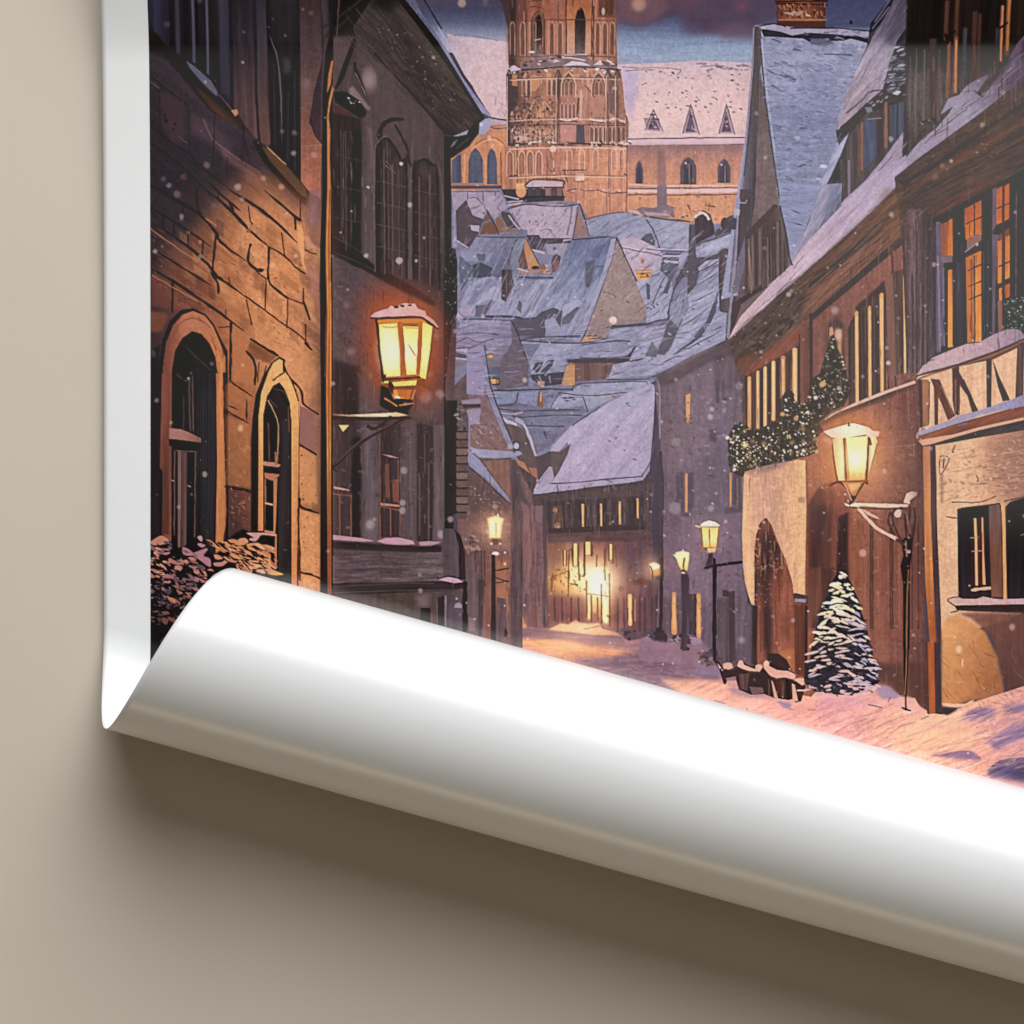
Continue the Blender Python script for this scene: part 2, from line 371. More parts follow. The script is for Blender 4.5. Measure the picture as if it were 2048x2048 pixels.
LL('610,575 700,580 820,600;620,550 830,545', '#c0b0b4', 6); P('600,660 700,610 800,620 880,655 740,648', '#b3a8b2'); P('70,720 110,660 140,650 215,690 140,705', '#aea4ae'); P('900,650 970,600 990,640', '#b9aeb4'); P('480,590 540,595 590,610 520,625', '#b0a5ab'); D(310, 525, 32, '#b7a8aa', 12)
BL('220,560 600,560 600,640 220,660', 16, 26, 12, '4b4044 8d7a7c b4a3a4', 10, 30); BL('870,590 1120,600 1120,660 900,650', 8, 26, 9, '5c4c4e b4a6aa', 10, 20)
P('62,740 210,705 600,665 900,668 1165,690 1195,900 1205,1050 1245,1200 1235,1430 80,1425', ('l', '60,900 1240,900', '4c3d3c 7c5a4c 936650 8c6553 9c7160 9a6e5c 84604f'), t='g7m10v9')
L('65,735 220,695 430,675 600,660 900,668 1160,690', '#3f3538', 8)
P('230,720 262,720 250,920 225,900', '#b2876b', t='m6'); P('290,760 330,735 385,760 390,840 340,900 290,890', '#ab7a55', t='m6'); P('455,720 498,720 498,900 455,910', '#b0805d', t='m9'); P('650,740 770,730 770,770 690,800 655,780', '#b07c5e'); P('835,690 870,690 865,760 880,860 910,940 870,900 840,830', '#b4896b'); P('860,740 1010,720 1040,900 1040,1150 870,1150', '#9f7462', a=.7, f=2, t='m8'); P('1010,700 1040,700 1050,920 1020,880', '#bc9377'); P('590,960 740,960 730,1140 580,1150', '#96655a', t='m10'); P('120,740 170,740 170,860 120,850', '#a0714e')
P('100,840 175,850 180,1000 120,1090 80,1100', '#453a3c', t='m9'); P('240,920 300,900 250,1080 200,1150', '#5c4744', t='m10'); P('560,720 600,800 570,1000 540,920', '#5d4a4a'); P('770,900 790,870 800,960 790,1180 770,1180', '#b68f7a'); P('750,960 770,960 760,1100 740,1150', '#5c4745'); P('1060,720 1110,760 1115,1130 1060,1100', '#63504e', t='v9')
L('820,840 860,880 910,950', '#5c4848', 6); L('255,1120 310,1000 370,940 430,1000 490,1110 530,1180', '#574441', 6); L('240,1160 300,1040 340,980', '#b3927c', 5); L('400,950 460,1030 540,1140', '#a8836c', 5)
P('350,1050 420,1060 420,1150 360,1150', '#b07c56', t='m6')
BL('110,1100 560,1150 560,1380 120,1380', 110, 18, 10, '5c4644 9a7464 7a5a50 a5806e 4a3a3c 94695a', 40, 60); BL('140,960 560,980 540,1150 180,1130', 50, 15, 9, '6a4f48 a87c64 54423f', 60, 50)
P('135,1330 250,1320 300,1350 180,1385', '#a88a7e', t='m10'); P('580,1200 740,1190 730,1380 590,1380', '#a8776a', t='m8'); P('740,1220 815,1220 822,1390 740,1390', '#4c484e', t='v9')
LL('580,1180 640,1170 740,1185;570,1150 620,1180', '#4c3f40', 6); LL('570,1160 650,1172 740,1150;870,1160 1000,1180 1040,1165;1060,1170 1110,1150 1200,1190', '#cfb4a4', 9, j=2); LL('880,1180 1030,1200;1050,1200 1210,1205', '#54423f', 5)
for x in (870, 890, 920, 950, 1000, 1010, 1050, 1065, 1110, 1120, 1190): L([(x, 1190), (x + 3, 1390)], '#6e5049' if x % 20 else '#b9876c', 5, .75)
LL('980,1250 985,1380;510,1290 515,1390', '#c3a08e', 10, j=3)
LL('80,1405 300,1395 380,1370 560,1400 740,1392 880,1398 1040,1400 1230,1420', '#4a3c3e', 9); LL('880,1385 1040,1385;1060,1390 1100,1370 1120,1395;1140,1385 1210,1400;460,1380 550,1390;300,1385 400,1370', '#c6ada4', 8, j=2)
P('45,1425 1230,1425 1225,2420 560,2420 45,1932', ('l', '60,0 1220,0', '8a6150 ad7657 a8735a a06e5b b07a5c b98264 b47d62'), t='g6m7v8')
P('40,1425 170,1425 160,1900 60,1900', '#a06c50', a=.6, f=3, t='v10')
for x in (165, 245, 335, 450, 1045, 1060, 1222): L([(x, 1425), (x + 4, 1900)], '#6f4d44', 6, .75)
for x in (130, 150, 340, 640, 870, 1150, 1190): L([(x, 1425), (x + 2, 1850)], '#cf9d7c', 5, .55)
P('340,1440 460,1440 440,1650 350,1700', '#a26e5d', a=.8, f=2); LL('450,1520 470,1640 520,1660;490,1500 520,1600 530,1660', '#70504a', 5); D(515, 1450, 32, '#c6a092'); L('515,1560 520,1620', '#d0aa98', 6)
LL('610,1650 830,1645;620,1660 650,1760', '#4f3f40', 6); P('725,1690 815,1690 818,1750 730,1755', '#cbb0a0'); LL('720,1685 720,1755 820,1760', '#6d5049', 3); LL('90,1710 165,1705;100,1700 160,1700', '#54423f', 8)
P('160,1780 240,1780 250,1880 210,1910 165,1880', '#cf9866', t='m5')
LL('640,1850 720,1830 850,1845 950,1840 1040,1870 1220,1860', '#5a474a', 6); HA('660,1820 1210,1830 1200,1860 660,1850', 22, 26, 0, 'd0b4a4 c5a698', 4, .8)
LL('660,1850 740,1880;1030,1860 1030,2050;1060,1870 1062,2100;1220,1860 1220,2200', '#7c5a50', 5, .8)
# chimney tower of the town hall, right of the church
CHM = part('printed_chimney'); F(1360, 0)
P('930,-80 1355,-80 1360,40 1400,60 1385,100 1390,300 925,290 912,170 920,100 895,60 930,45', ('l', '920,0 1390,0', '54302a 7d4a30 7a4630 6a3b28 4a2a26'), t='g8m10v8')
LL('930,22 1350,22', '#9a6a3c', 12, j=1); LL('895,55 1400,50;915,75 1400,85', '#2e1d20', 9, j=1.5); LL('940,225 1390,222', '#8f6a4c', 8); P('925,235 1390,240 1385,300 930,290', '#4a2a24', t='m8')
BL('940,85 1380,90 1380,210 940,200', 70, 22, 7, '3a2020 8d5a3a a0714c 4a2824', 70, 30); HA('950,80 1370,80 1370,215 950,215', 40, 60, 88, 'a5774e 2f1a1c', 2, .7, 6); HA('940,-60 1350,-60 1350,15 940,15', 26, 30, 90, 'a06a3c 3a201c', 3, .8, 8); BL('1000,150 1280,150 1280,190 1000,190', 10, 20, 8, 'b39a86 9c8070', 0, 30)

# ---- snowy roofs of the old town below the church
ROF = part('printed_rooftops'); F(900, 380)
P('0,20 560,0 600,170 760,120 1250,120 1350,300 1700,215 2300,330 2700,330 2760,700 2560,1400 2400,1600 1900,1900 1500,2150 1300,2500 900,2760 60,2760 0,1600', '#74778d', t='g6m9r6')
P('500,0 1090,-5 1110,110 560,135', '#3f3b42', t='m10')
F(1000, 0); P('240,1800 330,1750 600,1765 610,1805 260,1812', '#b0a5ae', t='m4'); LL('240,1800 320,1740 600,1748 612,1800;250,1815 615,1818', '#37333a', 8)
for x, c in ((300, '4a474e'), (370, '4a474e'), (470, '8d6c68'), (530, '4d464c'), (580, '77605f')): R(x - 28, 1825, x + 22, 1900, '#' + c)
LL('250,1905 620,1905', '#2f2b30', 10); F(900, 380)
LL('530,60 660,90;560,120 700,110;560,150 680,130', '#aaa3b2', 7); D(690, 20, 50, '#c78f66', 60)
P('20,15 480,20 520,90 560,180 500,215 440,260 380,200 330,280 220,250 160,110 60,200 30,560 70,560', '#948b9c', t='g5m7')
LL('20,20 480,20;320,20 320,110;170,20 170,100;440,20 430,130 480,200;170,90 250,80 320,150 340,200 300,270', '#4f4a58', 4)
P('175,90 250,85 330,160 345,205 310,280 250,260 190,180', '#9d93a3'); P('330,80 440,60 470,250 440,290 360,180', '#9b8f9d', t='m6')
P('60,210 160,100 220,250 330,290 290,400 265,460 190,560 70,480', '#554a50', t='m8'); P('200,345 290,350 285,410 210,395', '#a59dac')
P('330,270 370,210 440,330 470,420 300,440', '#6b5550', t='m6'); P('320,350 440,350 460,430 290,440', '#70523f', t='m6'); P('440,280 500,260 540,370 690,400 460,420', '#80604e', t='m5'); L('355,200 430,330 470,430', '#403840', 6)
P('500,210 590,230 660,340 690,380 560,370 500,260', '#4f484e'); LL('570,250 640,350 690,380', '#a59cac', 9, j=2); LL('60,490 170,555', '#a8a0b0', 6)
P('570,195 740,145 1245,150 1200,470 1050,495 760,450 745,390 680,380 610,260', ('l', '600,200 1100,450', '9c92a3 a799a6 a497a4'), t='g5m5')
L('560,185 740,140 900,155 1100,158 1240,140', '#4d4856', 7); L('600,230 660,330 690,390', '#554e5c', 4); LL('1180,160 1160,300 1130,430;1230,170 1190,460', '#6d6a80', 10, .8); BL('660,180 1160,180 1120,440 760,430', 26, 18, 8, '857b8b b0a4ae 77707f', -40, 40, .8); LL('960,380 1000,440 1050,490;870,400 920,380 980,390', '#6b6472', 4)
P('1245,150 1340,430 1320,450 1190,470 1225,260', '#8d7067', t='m7g5'); L('1250,140 1300,280 1345,440', '#463f46', 7); L('1240,160 1220,300 1185,480', '#5a4f58', 5)
P('740,440 860,440 880,470 1180,470 1170,520 1130,520 920,525 905,590 800,580', '#50474e', t='m6'); LL('1100,490 1170,480', '#a79dac', 9)
P('920,530 1140,520 1060,770 1000,700 960,640', '#8f8c9e', t='m6'); LL('800,580 910,610', '#b3a9b6', 10); P('820,620 1000,630 960,760 880,730', '#777a90', t='m7'); D(1010, 570, 20, '#6a6674')
P('260,450 730,455 700,620 640,800 560,780 480,860 200,850 90,600 180,590', ('l', '200,450 600,800', '82859a 6d7288 5f6479'), t='g6m9'); L('260,450 500,460 730,455', '#464654', 6)
P('180,590 260,600 420,610 380,700 200,690 120,640', '#7f839a', t='m6'); P('200,740 290,700 420,760 390,860 230,850', '#474c58', t='m8'); P('260,620 350,620 340,690 280,690', '#5b6072'); P('100,640 240,760 160,920 110,980 90,760', '#566073', t='m10'); HA('110,700 220,760 150,960', 14, 40, 60, 'a2a6b8 8d92a6', 3, .8)
P('600,560 650,490 720,470 690,640 630,800 590,760', '#717a88', t='m7'); L('560,720 575,640 620,520 650,480', '#40404c', 5)
P('735,480 800,610 880,760 760,775 705,690', '#b37e54', t='m5'); P('660,690 715,560 760,770 680,760', '#6b4f4a', t='m5'); L('730,460 800,600 880,750', '#54434a', 5); D(830, 755, 42, '#3c3940', 18)
P('640,790 980,770 960,820 880,800 700,815', '#a2765f', t='m8'); BL('900,720 980,730 970,810 900,800', 12, 22, 12, 'c79a76 e0c0a0 8d5c44', 0, 40); LL('650,760 760,790', '#b9a7b0', 8)
P('980,700 1000,640 1040,620 1075,650 1050,780 1000,800', '#554a50', t='m6'); P('1000,690 1060,680 1040,790 1000,790', '#7d5c54')
L('640,840 800,850 1000,850', '#4a4a5c', 9); L('620,860 720,820 1000,830', '#8a8ea4', 5)
P('1190,490 1610,455 1600,560 1500,900 1280,1470 940,1420 700,1440 690,1250 840,1180 900,1020 1020,820', ('l', '1250,480 1000,1400', '66708c 76809a 8288a0 888ca4'), t='g5m5w9')
HA('1180,500 1560,480 1440,880 1080,880', 70, 220, -66, '5b6680 8d95ab 7a849e 4e5872', 4, .5, 6, .05); HA('980,880 1420,900 1260,1400 800,1240', 60, 170, -60, '9ea2b8 6c7490 8a90a8 a8abbe', 5, .5, 10, .08)
P('1310,700 1390,680 1400,720 1380,860 1350,950 1310,940', '#575b66', t='m8', f=1.2); LL('1320,740 1480,740;1380,640 1400,700', '#5a5f70', 6); P('1400,560 1520,520 1440,660 1350,650', '#5c6680', t='m7', f=1.5)
P('890,1180 1000,1140 1090,1170 1070,1330 1000,1220 950,1260 920,1420 900,1430 660,1420 600,1250 830,1230', '#55555f', t='m9'); P('620,1260 900,1240 910,1430 690,1430', '#58535e', t='m9'); P('1100,1120 1240,1060 1290,1100 1190,1200 1090,1250', '#9a9eb4', t='m5'); P('1090,1240 1230,1130 1260,1140 1160,1290 1080,1310', '#5d616e', t='m8'); P('920,1260 1000,1240 1040,1400 930,1400', '#888ca2', t='m8')
P('1560,480 1610,470 1560,690 1440,1020 1330,1330 1270,1430 1240,1420 1330,1190 1480,800', '#9495ac', t='m5'); L('1610,470 1560,700 1440,1030 1330,1330 1260,1470', '#4b4650', 7)
P('1612,490 1690,650 1800,880 1900,1140 1890,1260 1850,1295 1570,1310 1520,1440 1440,1430 1310,1400 1330,1340 1450,1030 1560,710', ('l', '1600,500 1600,1400', '8a7a76 8f7e78 93817a 8b7874'), t='g7m6')
GL(1640, 840, 90, '#6b5f58', .35); L('1480,985 1540,1000 1600,1030', '#5e5052', 4); L('1615,480 1700,660 1800,880 1900,1140 1895,1260', '#4a434a', 8); LL('1180,480 1400,465 1610,440', '#464452', 8); L('1570,1320 1900,1290 1960,1270', '#4d4950', 9); L('1560,1330 1520,1440 1440,1430', '#5b5250', 8)
D(1578, 1262, 38, '#d8c2b4', f=1); P('1270,1470 1310,1420 1440,1410 1400,1450 1280,1480', '#bb8558', t='m8'); LL('1290,1410 1420,1410;1330,1440 1500,1430', '#4b4046', 5)
P('100,1100 180,940 320,850 420,840 600,880 1000,870 930,1000 830,1190 700,1250 640,1220 480,1210 350,1220 140,1220', ('l', '200,900 900,1200', '8d8fa8 8689a2 9193aa'), t='g5m6w9')
P('160,1120 260,930 400,850 420,880 330,980 230,1110', '#6d7089', a=.8, f=2); P('240,1120 330,1010 420,930 490,960 490,1090 380,1060', '#9a9db4', t='m5'); P('250,1120 360,1110 420,1050 350,1220 250,1230', '#5f606e', t='m9'); P('670,1060 700,1100 690,1200 650,1150', '#61646f'); P('860,940 960,890 800,1180 740,1190', '#6d7288', a=.7, f=2); HA('640,900 960,890 800,1180 540,1150', 40, 90, -60, 'a3a5ba 73778f', 3, .6, 10)
P('500,770 600,775 605,840 625,920 540,1085 500,1060', '#4b4347', t='v14'); L('548,800 545,1060', '#7d6560', 4, .7); L('580,690 590,760', '#7a6258', 5)
LL('70,1190 130,1250;60,1190 100,1270', '#a9a4b6', 10, j=2); P('80,1160 130,1110 250,1140 240,1210 130,1220', '#938ea2', t='m9')
P('100,1250 590,1265 620,1400 700,1520 500,1640 20,1640 10,1600 60,1420 90,1340', ('l', '100,1250 300,1640', '8288a0 85809a 7c768c'), t='g5m8h10'); L('130,1250 400,1250 600,1265', '#565566', 8); L('350,1220 620,1225 700,1250', '#484854', 12)
LL('100,1390 300,1380 470,1400;60,1480 160,1430 280,1470 420,1440;20,1540 180,1520 370,1540', '#4c4759', 5); HA('40,1400 500,1400 540,1620 30,1630', 34, 180, 4, '5d5768 6d667a 9a93a6 a39bb0', 4, .7, 10, .2); P('10,1540 300,1540 370,1570 350,1600 180,1570 60,1560', '#a59fb2', t='m6'); P('20,1590 60,1570 200,1610 320,1600 300,1640 20,1620', '#56525f')
L('10,1620 200,1640 340,1660', '#a6a0b4', 8); LL('0,1500 50,1330', '#9d98ac', 9)
P('590,1265 640,1340 720,1560 760,1650 760,1900 470,1932 390,1860 370,1700 500,1640 600,1480', '#655c66', t='g6m7'); L('595,1265 660,1400 740,1630', '#3f3b45', 7)
P('360,1650 490,1640 490,1720 360,1720', '#6f6a78', t='m6'); D(395, 1612, 34, '#b07c40', 20); D(395, 1612, 18, '#d6a05a', 12); P('360,1720 480,1720 480,1830 360,1830', '#56616f', t='m6'); R(366, 1820, 485, 1885, '#3a333a'); R(375, 1830, 448, 1875, '#d5a060', t='m6'); R(452, 1832, 476, 1872, '#a07a4a'); D(725, 1840, 24, '#a8958e', f=1)
P('690,1470 1180,1480 1960,1500 1800,1600 1690,1625 1130,1630 1100,1760 1000,1740 790,1770 760,1640 700,1520', ('l', '800,1480 900,1760', '8a8ea5 8f92a8 868aa2'), t='g5m6r6')
LL('690,1450 1000,1475 1240,1480 1400,1470 1560,1460;700,1440 900,1420 1260,1410', '#4c4c5c', 8); P('700,1490 880,1490 760,1680 750,1600', '#6d748a', t='m8'); L('700,1500 740,1620', '#4a4854', 5)
P('800,1740 830,1670 910,1660 850,1780', '#4a4e5c'); P('870,1760 950,1650 1010,1640 990,1730 930,1780', '#4c505e', t='m8'); P('780,1790 1000,1770 1110,1760 1080,1880 900,1900 800,1840', '#484650', t='m10'); LL('850,1770 960,1660;920,1790 1010,1680;790,1770 870,1690', '#9ea0b4', 6); P('850,1850 920,1850 910,1910 850,1890', '#c79c78', t='m5'); LL('860,1800 880,1840;960,1800 970,1860', '#8f8fa2', 6)
P('1135,1640 1700,1610 1745,1650 1640,1690 1140,1680', '#4c444a', t='m6'); P('1190,1680 1570,1670 1510,1830 1200,1860', '#6f5650', t='v12m8'); P('1130,1690 1212,1690 1212,1890 1085,1890', '#b88455', t='m4'); L('1212,1690 1212,1880', '#54454a', 4)
F(1160, 380)
P('60,300 240,245 480,225 620,270 1060,330 1060,580 900,560 760,560 400,460 90,440', ('l', '100,300 900,500', '858aa0 888ca2 9093a6'), t='g5m6r8'); P('590,480 640,430 690,420 730,490 720,540 620,540', '#5c5d6b', t='m8')
L('640,290 700,380 740,470 770,570', '#565868', 8); L('620,250 800,280 1090,310', '#5e5660', 11); P('490,210 600,170 700,180 820,140 900,170 920,270 800,270 620,240 520,260', '#7a6a70', t='m8'); P('470,195 560,205 620,265 560,240 480,225', '#c09a92'); P('620,215 860,235 880,260 640,250', '#a48d92'); LL('40,290 230,240 420,215', '#5c5a68', 6); HA('80,290 620,260 1040,360 1040,540 400,440', 50, 120, -8, '6c7086 9da1b4 747a90', 3, .5, 14)
P('1110,290 1130,230 1190,200 1260,240 1290,330 1310,430 1100,540', '#4a4146', t='m8v8'); L('1115,260 1160,225 1210,235 1240,280', '#cdbcb6', 14, j=1); P('1320,390 1400,350 1380,300 1440,260 1500,240 1520,390 1300,460', '#544c55', t='m8'); LL('1430,350 1500,280', '#9fa2b4', 7); D(1400, 330, 40, '#4f4248', 60)
LL('1240,200 1250,130;1210,150 1300,165;1040,150 1060,190', '#6d4a40', 7)
P('370,450 560,470 780,580 800,640 770,800 560,880 440,640', ('l', '400,470 700,800', 'a99cac b3a4b0 9d98aa'), t='g5m5'); LL('410,560 560,590 680,610 790,640;640,570 800,590 1060,600', '#57546a', 5); LL('420,550 620,590;760,570 1060,580', '#b9b0be', 7)
D(605, 690, 20, '#b36a5c', 28, f=1); L('570,740 640,745 700,730', '#b5766a', 6); P('535,790 690,780 680,870 560,885', '#cf9a58', t='m9'); LL('550,810 680,800;580,840 670,840', '#8f5a3c', 5); BL('550,800 680,800 670,830 560,830', 6, 14, 10, '6d4a3c 8d5c40', 0, 30); L('530,780 700,775', '#b97860', 5)
P('540,890 770,830 800,700 880,720 900,1000 850,1250 640,1290 640,1140', ('l', '560,900 860,1250', '9799ae 8f92a8 9a9cb0'), t='g5m7w7')
P('790,700 830,610 970,620 960,720 880,900 850,1010 800,1000 860,860 780,780', '#595c68', t='m9'); P('640,900 680,920 680,1060 650,1060', '#585c6c', t='m8'); LL('700,1110 760,960 850,780', '#535769', 6); BL('650,1080 760,1100 750,1170 650,1150', 6, 16, 9, '4d5060', 0, 60); LL('800,640 960,640;820,690 940,700', '#aca9ba', 10); P('960,640 1050,610 1000,720 960,780', '#8f92a8')
P('1055,350 1110,340 1120,640 1230,660 1330,620 1350,600 1340,670 1200,740 1150,800 1120,940 1060,1000 1060,840 1000,850 920,960 930,860 1050,680', '#57525a', t='m9v6'); BL('960,760 1060,700 1060,840 980,880', 10, 18, 10, '433f48 6f6a76', 40, 40)
P('1120,545 1500,410 1480,580 1370,560 1330,620 1230,640 1130,660', '#9297ac', t='g5m6r9'); LL('1120,530 1300,470 1510,400', '#5f5058', 8); HA('1140,540 1490,430 1470,560 1140,640', 24, 120, -20, '6d7288 a5a9bb', 3, .6, 8)
P('1140,760 1220,690 1340,670 1340,720 1230,740 1160,800', '#9b9fb4', t='m6'); L('1150,790 1230,750 1330,690', '#4b4b58', 6)
P('1060,1000 1130,920 1200,800 1340,740 1350,1180 1420,1190 1410,1450 1200,1560 760,1770 640,1700 480,1650 640,1340 850,1300 860,1230', ('l', '1100,900 900,1700', '9396ac 9194aa 9598ad 9092a8'), t='g5m6r9')
LL('1110,930 1230,860 1340,790;1070,1090 1200,1030 1330,970;970,1320 1120,1230 1290,1100;960,1430 1050,1390;1250,1370 1400,1310;900,1600 1100,1500 1250,1420 1400,1330;780,1680 900,1620 1000,1600;1260,910 1280,860', '#51546a', 6, tp=1); L('1330,980 1290,1180 1200,1340 1120,1440 900,1590', '#53545f', 20, j=2, tp=1); P('1270,1150 1330,1000 1330,1090 1240,1290 1130,1440 1100,1420 1220,1280', '#5a5a66', t='m8')
P('860,1240 1000,1240 880,1530 820,1600 740,1590 800,1440', '#5b5b63', t='m9', f=1); P('630,1610 700,1460 760,1560 740,1620', '#666973', t='m8'); P('920,1080 1040,1010 1060,1140 1000,1210 950,1330 860,1240 870,1150', '#7e8196', t='m12'); HA('870,1060 1050,1000 1050,1200 900,1260', 24, 110, -65, '4e505e a3a6b8', 5, .7, 15); P('1040,640 1110,640 1060,1000 1040,1010', '#55525a', t='m8')
P('1350,600 1400,570 1480,580 1470,1150 1400,1190 1350,1170 1340,800', '#564e50', t='v12m6'); P('1480,570 1520,560 1490,1000 1440,1300 1420,1440 1400,1430 1430,1190 1460,1150', '#9a9cb2', t='m6'); L('850,1200 880,1050 960,820 1030,700', '#4b4b58', 8); L('640,1300 760,1260 850,1250 850,1180', '#50505c', 11)
P('300,1340 640,1320 600,1440 480,1640 430,1600 0,1620 0,1490 120,1480 270,1440', ('l', '100,1400 500,1600', '83879d 8a8ea4 878aa2'), t='g5m6r7'); LL('300,1340 460,1320 640,1300;0,1620 200,1625 440,1610 530,1520;20,1500 270,1465 480,1460', '#50505e', 7); P('440,1620 560,1500 500,1600 480,1650', '#4f4850')
P('320,1690 640,1630 760,1700 740,1790 620,1800 250,1830', ('l', '300,1680 600,1800', '94919f 8f91a6 8a8da4'), t='g5m7r9'); LL('270,1800 310,1690;260,1830 600,1830 740,1790', '#4d4c5a', 6); HA('300,1720 740,1680 720,1790 290,1810', 26, 80, -12, '6d7086 a6a5b6', 3, .6, 14); LL('470,1660 560,1640 620,1630', '#43434e', 9, tp=1)
F(900, 760)
P('1190,110 1280,30 1700,20 1932,10 1960,120 1600,150 1500,220 1330,300 1280,250 1100,280 980,270 1060,120', ('l', '1200,40 1300,280', '8d92a8 8a8fa4 9296aa'), t='g5m6r7'); LL('1180,100 1240,40 1560,20 1900,15;1050,120 1280,150 1520,140 1700,120;1280,150 1330,300;960,290 1060,120', '#4d4c5a', 6); BL('1060,180 1220,170 1210,200 1060,210', 4, 30, 8, '3e3c48', -8, 10); D(1550, 200, 40, '#a68c7c', 44, a=.6, f=4)
P('420,110 660,110 620,220 460,240', '#78849a', t='m8g5'); L('430,100 640,100 900,90 1180,90', '#47444f', 9); P('660,130 860,110 840,280 680,260', '#7c82a0', t='m14'); HA('680,130 1000,120 980,280 680,270', 30, 50, 75, 'b0a8bc 4d4c5e 8a8fb0', 4, .7, 30); P('860,110 890,110 910,240 880,330 850,320 840,260', '#7d5a44', t='m8'); L('880,120 875,200', '#c99c78', 8); L('880,290 880,325', '#b88a58', 8)
P('460,240 640,220 1000,290 1260,290 1290,340 1130,470 960,640 830,720 760,560 640,380 480,290', ('l', '700,300 900,700', '6b6a7c 6f7388 74768a 686478'), t='g5m8h8'); LL('470,250 620,230 660,130;480,280 700,300 980,290 1250,290;620,300 640,360 1000,340 1270,340;720,440 1100,450', '#4a4652', 6); LL('500,320 620,330 700,310', '#a79dac', 7); L('500,370 560,400 630,430', '#b9adb4', 18, j=2); L('640,380 720,440 770,560 830,730', '#b0a7b6', 12, j=2); L('630,390 700,450 750,570 810,740', '#5a4c54', 4); P('640,360 720,400 700,440 630,400', '#a098a8'); L('910,500 930,560', '#4c4b5c', 12)
HA('700,330 1240,340 960,620 840,690', 40, 120, 2, '575a6e 8f93a6 62667a', 3, .5, 10)
# house with the pale roof where the street bends
BEN = part('printed_bend_house')
P('500,420 620,440 700,470 770,600 810,740 880,740 970,690 960,900 860,980 720,900 600,640', '#5f5150', t='m8v6'); P('830,750 960,700 980,690 1000,800 990,900 870,980', '#55494a', t='m6')
P('640,770 720,800 790,930 840,860 850,990 800,1080 740,1070 690,940 640,850', '#a8755c', t='m7'); L('770,870 800,940', '#5a4542', 8); P('760,850 840,855 845,960 800,930', '#9a6a56'); 
P('960,670 1180,440 1470,260 1700,140 1950,40 1985,60 1970,420 1930,880 1870,970 1500,1040 1000,1090 800,1110 820,1070 950,1000 1060,880 1150,660 1130,560', ('l', '1200,300 1500,1050', 'a09bb0 a49cb2 a39ab0 9a92a8'), t='g5m4w6')
P('1500,240 1640,160 1940,50 1980,70 1880,240 1600,340', '#9a9cb0', a=.7, f=9)
HA('1180,520 1480,270 1920,90 1940,820 1080,950', 420, 60, -38, '8a849c 7d7892 b5acc0 6f6c86', 2, .55, 10, .1); HA('1800,300 1950,300 1920,900 1840,900', 50, 120, -72, '807a94 b5acc0', 2.4, .6, 6)
LL('970,1000 1200,990 1500,960 1860,930;1180,440 1330,340 1470,250;1850,930 1930,800 1970,600', '#5b5668', 7); P('970,690 1020,610 1160,540 1140,600 1060,690 1000,700', '#a49cb0'); P('985,690 1060,700 1170,620 1140,720 1060,880 990,990 970,880', '#5e5352', t='m8'); L('970,850 880,960 820,1060', '#a8a0b4', 14, j=1.5); L('980,840 900,940 860,1000', '#54505c', 4); P('960,870 990,840 1010,950 980,1000 830,1060', '#9a93a8', t='m6')
LL('1500,1050 1200,1070 1000,1095 800,1115', '#4a4248', 14, j=2); P('1330,1040 1870,980 1930,900 1960,900 1960,1240 920,1240 800,1130 1000,1100', ('l', '1000,1060 1000,1240', '4f4546 574a49 5c4d4b'), t='g8m9')
P('800,1130 930,1140 930,1230 800,1240 760,1200', '#564a4c', t='m8')
# ---- house across the bend: dark front under the pale roof, lit doorway
F(900, 760)
P('600,780 850,960 800,1110 930,1140 1960,1000 1960,1932 560,1932 580,1200', ('l', '1000,1100 1000,1932', '554848 58494a 6a5150 7e5a50'), t='g7m9v5')
P('900,1180 1870,1120 1880,1420 900,1440', '#4a3f40', a=.85, t='v14m7')
for x, y0, y1 in ((1283, 1210, 1410), (1460, 1205, 1420), (1640, 1185, 1385), (1813, 1155, 1330)):
    L([(x, y0), (x + 2, y1)], '#c9955c', 13, j=.6); L([(x, y0 + 20), (x, y1 - 20)], '#e2b070', 6); D(x, y0, 8, '#e8c8a0')
LL('1080,1210 1085,1420;1170,1200 1175,1420;1340,1190 1345,1400;1400,1180 1405,1400;1540,1170 1545,1400', '#6b5650', 6, .7); P('1000,1220 1075,1220 1075,1440 1000,1440', '#6e5444', a=.7, t='m12'); D(1020, 1260, 22, '#b08458'); D(1040, 1410, 30, '#a88468')
P('900,1440 1880,1400 1880,1450 1000,1490 900,1500', '#463a3a', t='m8'); P('900,1490 1900,1470 1900,1560 960,1580', '#5c4744', f=2, t='h10m8')
P('930,1580 1900,1560 1900,2600 930,2600', ('l', '950,1600 1900,1600', '7a5648 8d6050 86594c 6c5052 5e4c52'), f=2, t='m10v7')
GL(1250, 1900, 560, '#c8823c', .85, 480, 1.6); GL(1400, 1960, 330, '#e0a048', .9, 400, 1.4)
P('560,770 640,770 720,960 790,1080 800,1240 900,1240 930,1900 930,2600 560,2600', ('l', '580,1000 930,1000', '665456 705a5a 7a5c5a 6b5758'), t='v12m8g6'); P('590,820 640,800 660,900 700,1060 790,1240 660,1160 600,1000', '#564a4c', f=2); P('790,1220 905,1215 905,1400 830,1360', '#776062', t='m6'); P('700,1240 790,1260 820,1932 690,1932', '#86605c', a=.7, f=5, t='v12')
P('590,900 660,1000 665,2600 570,2600', '#514649', a=.8, f=3, t='v14'); P('905,1180 940,1180 940,2400 905,2400', '#554749', f=2, t='v12m9')
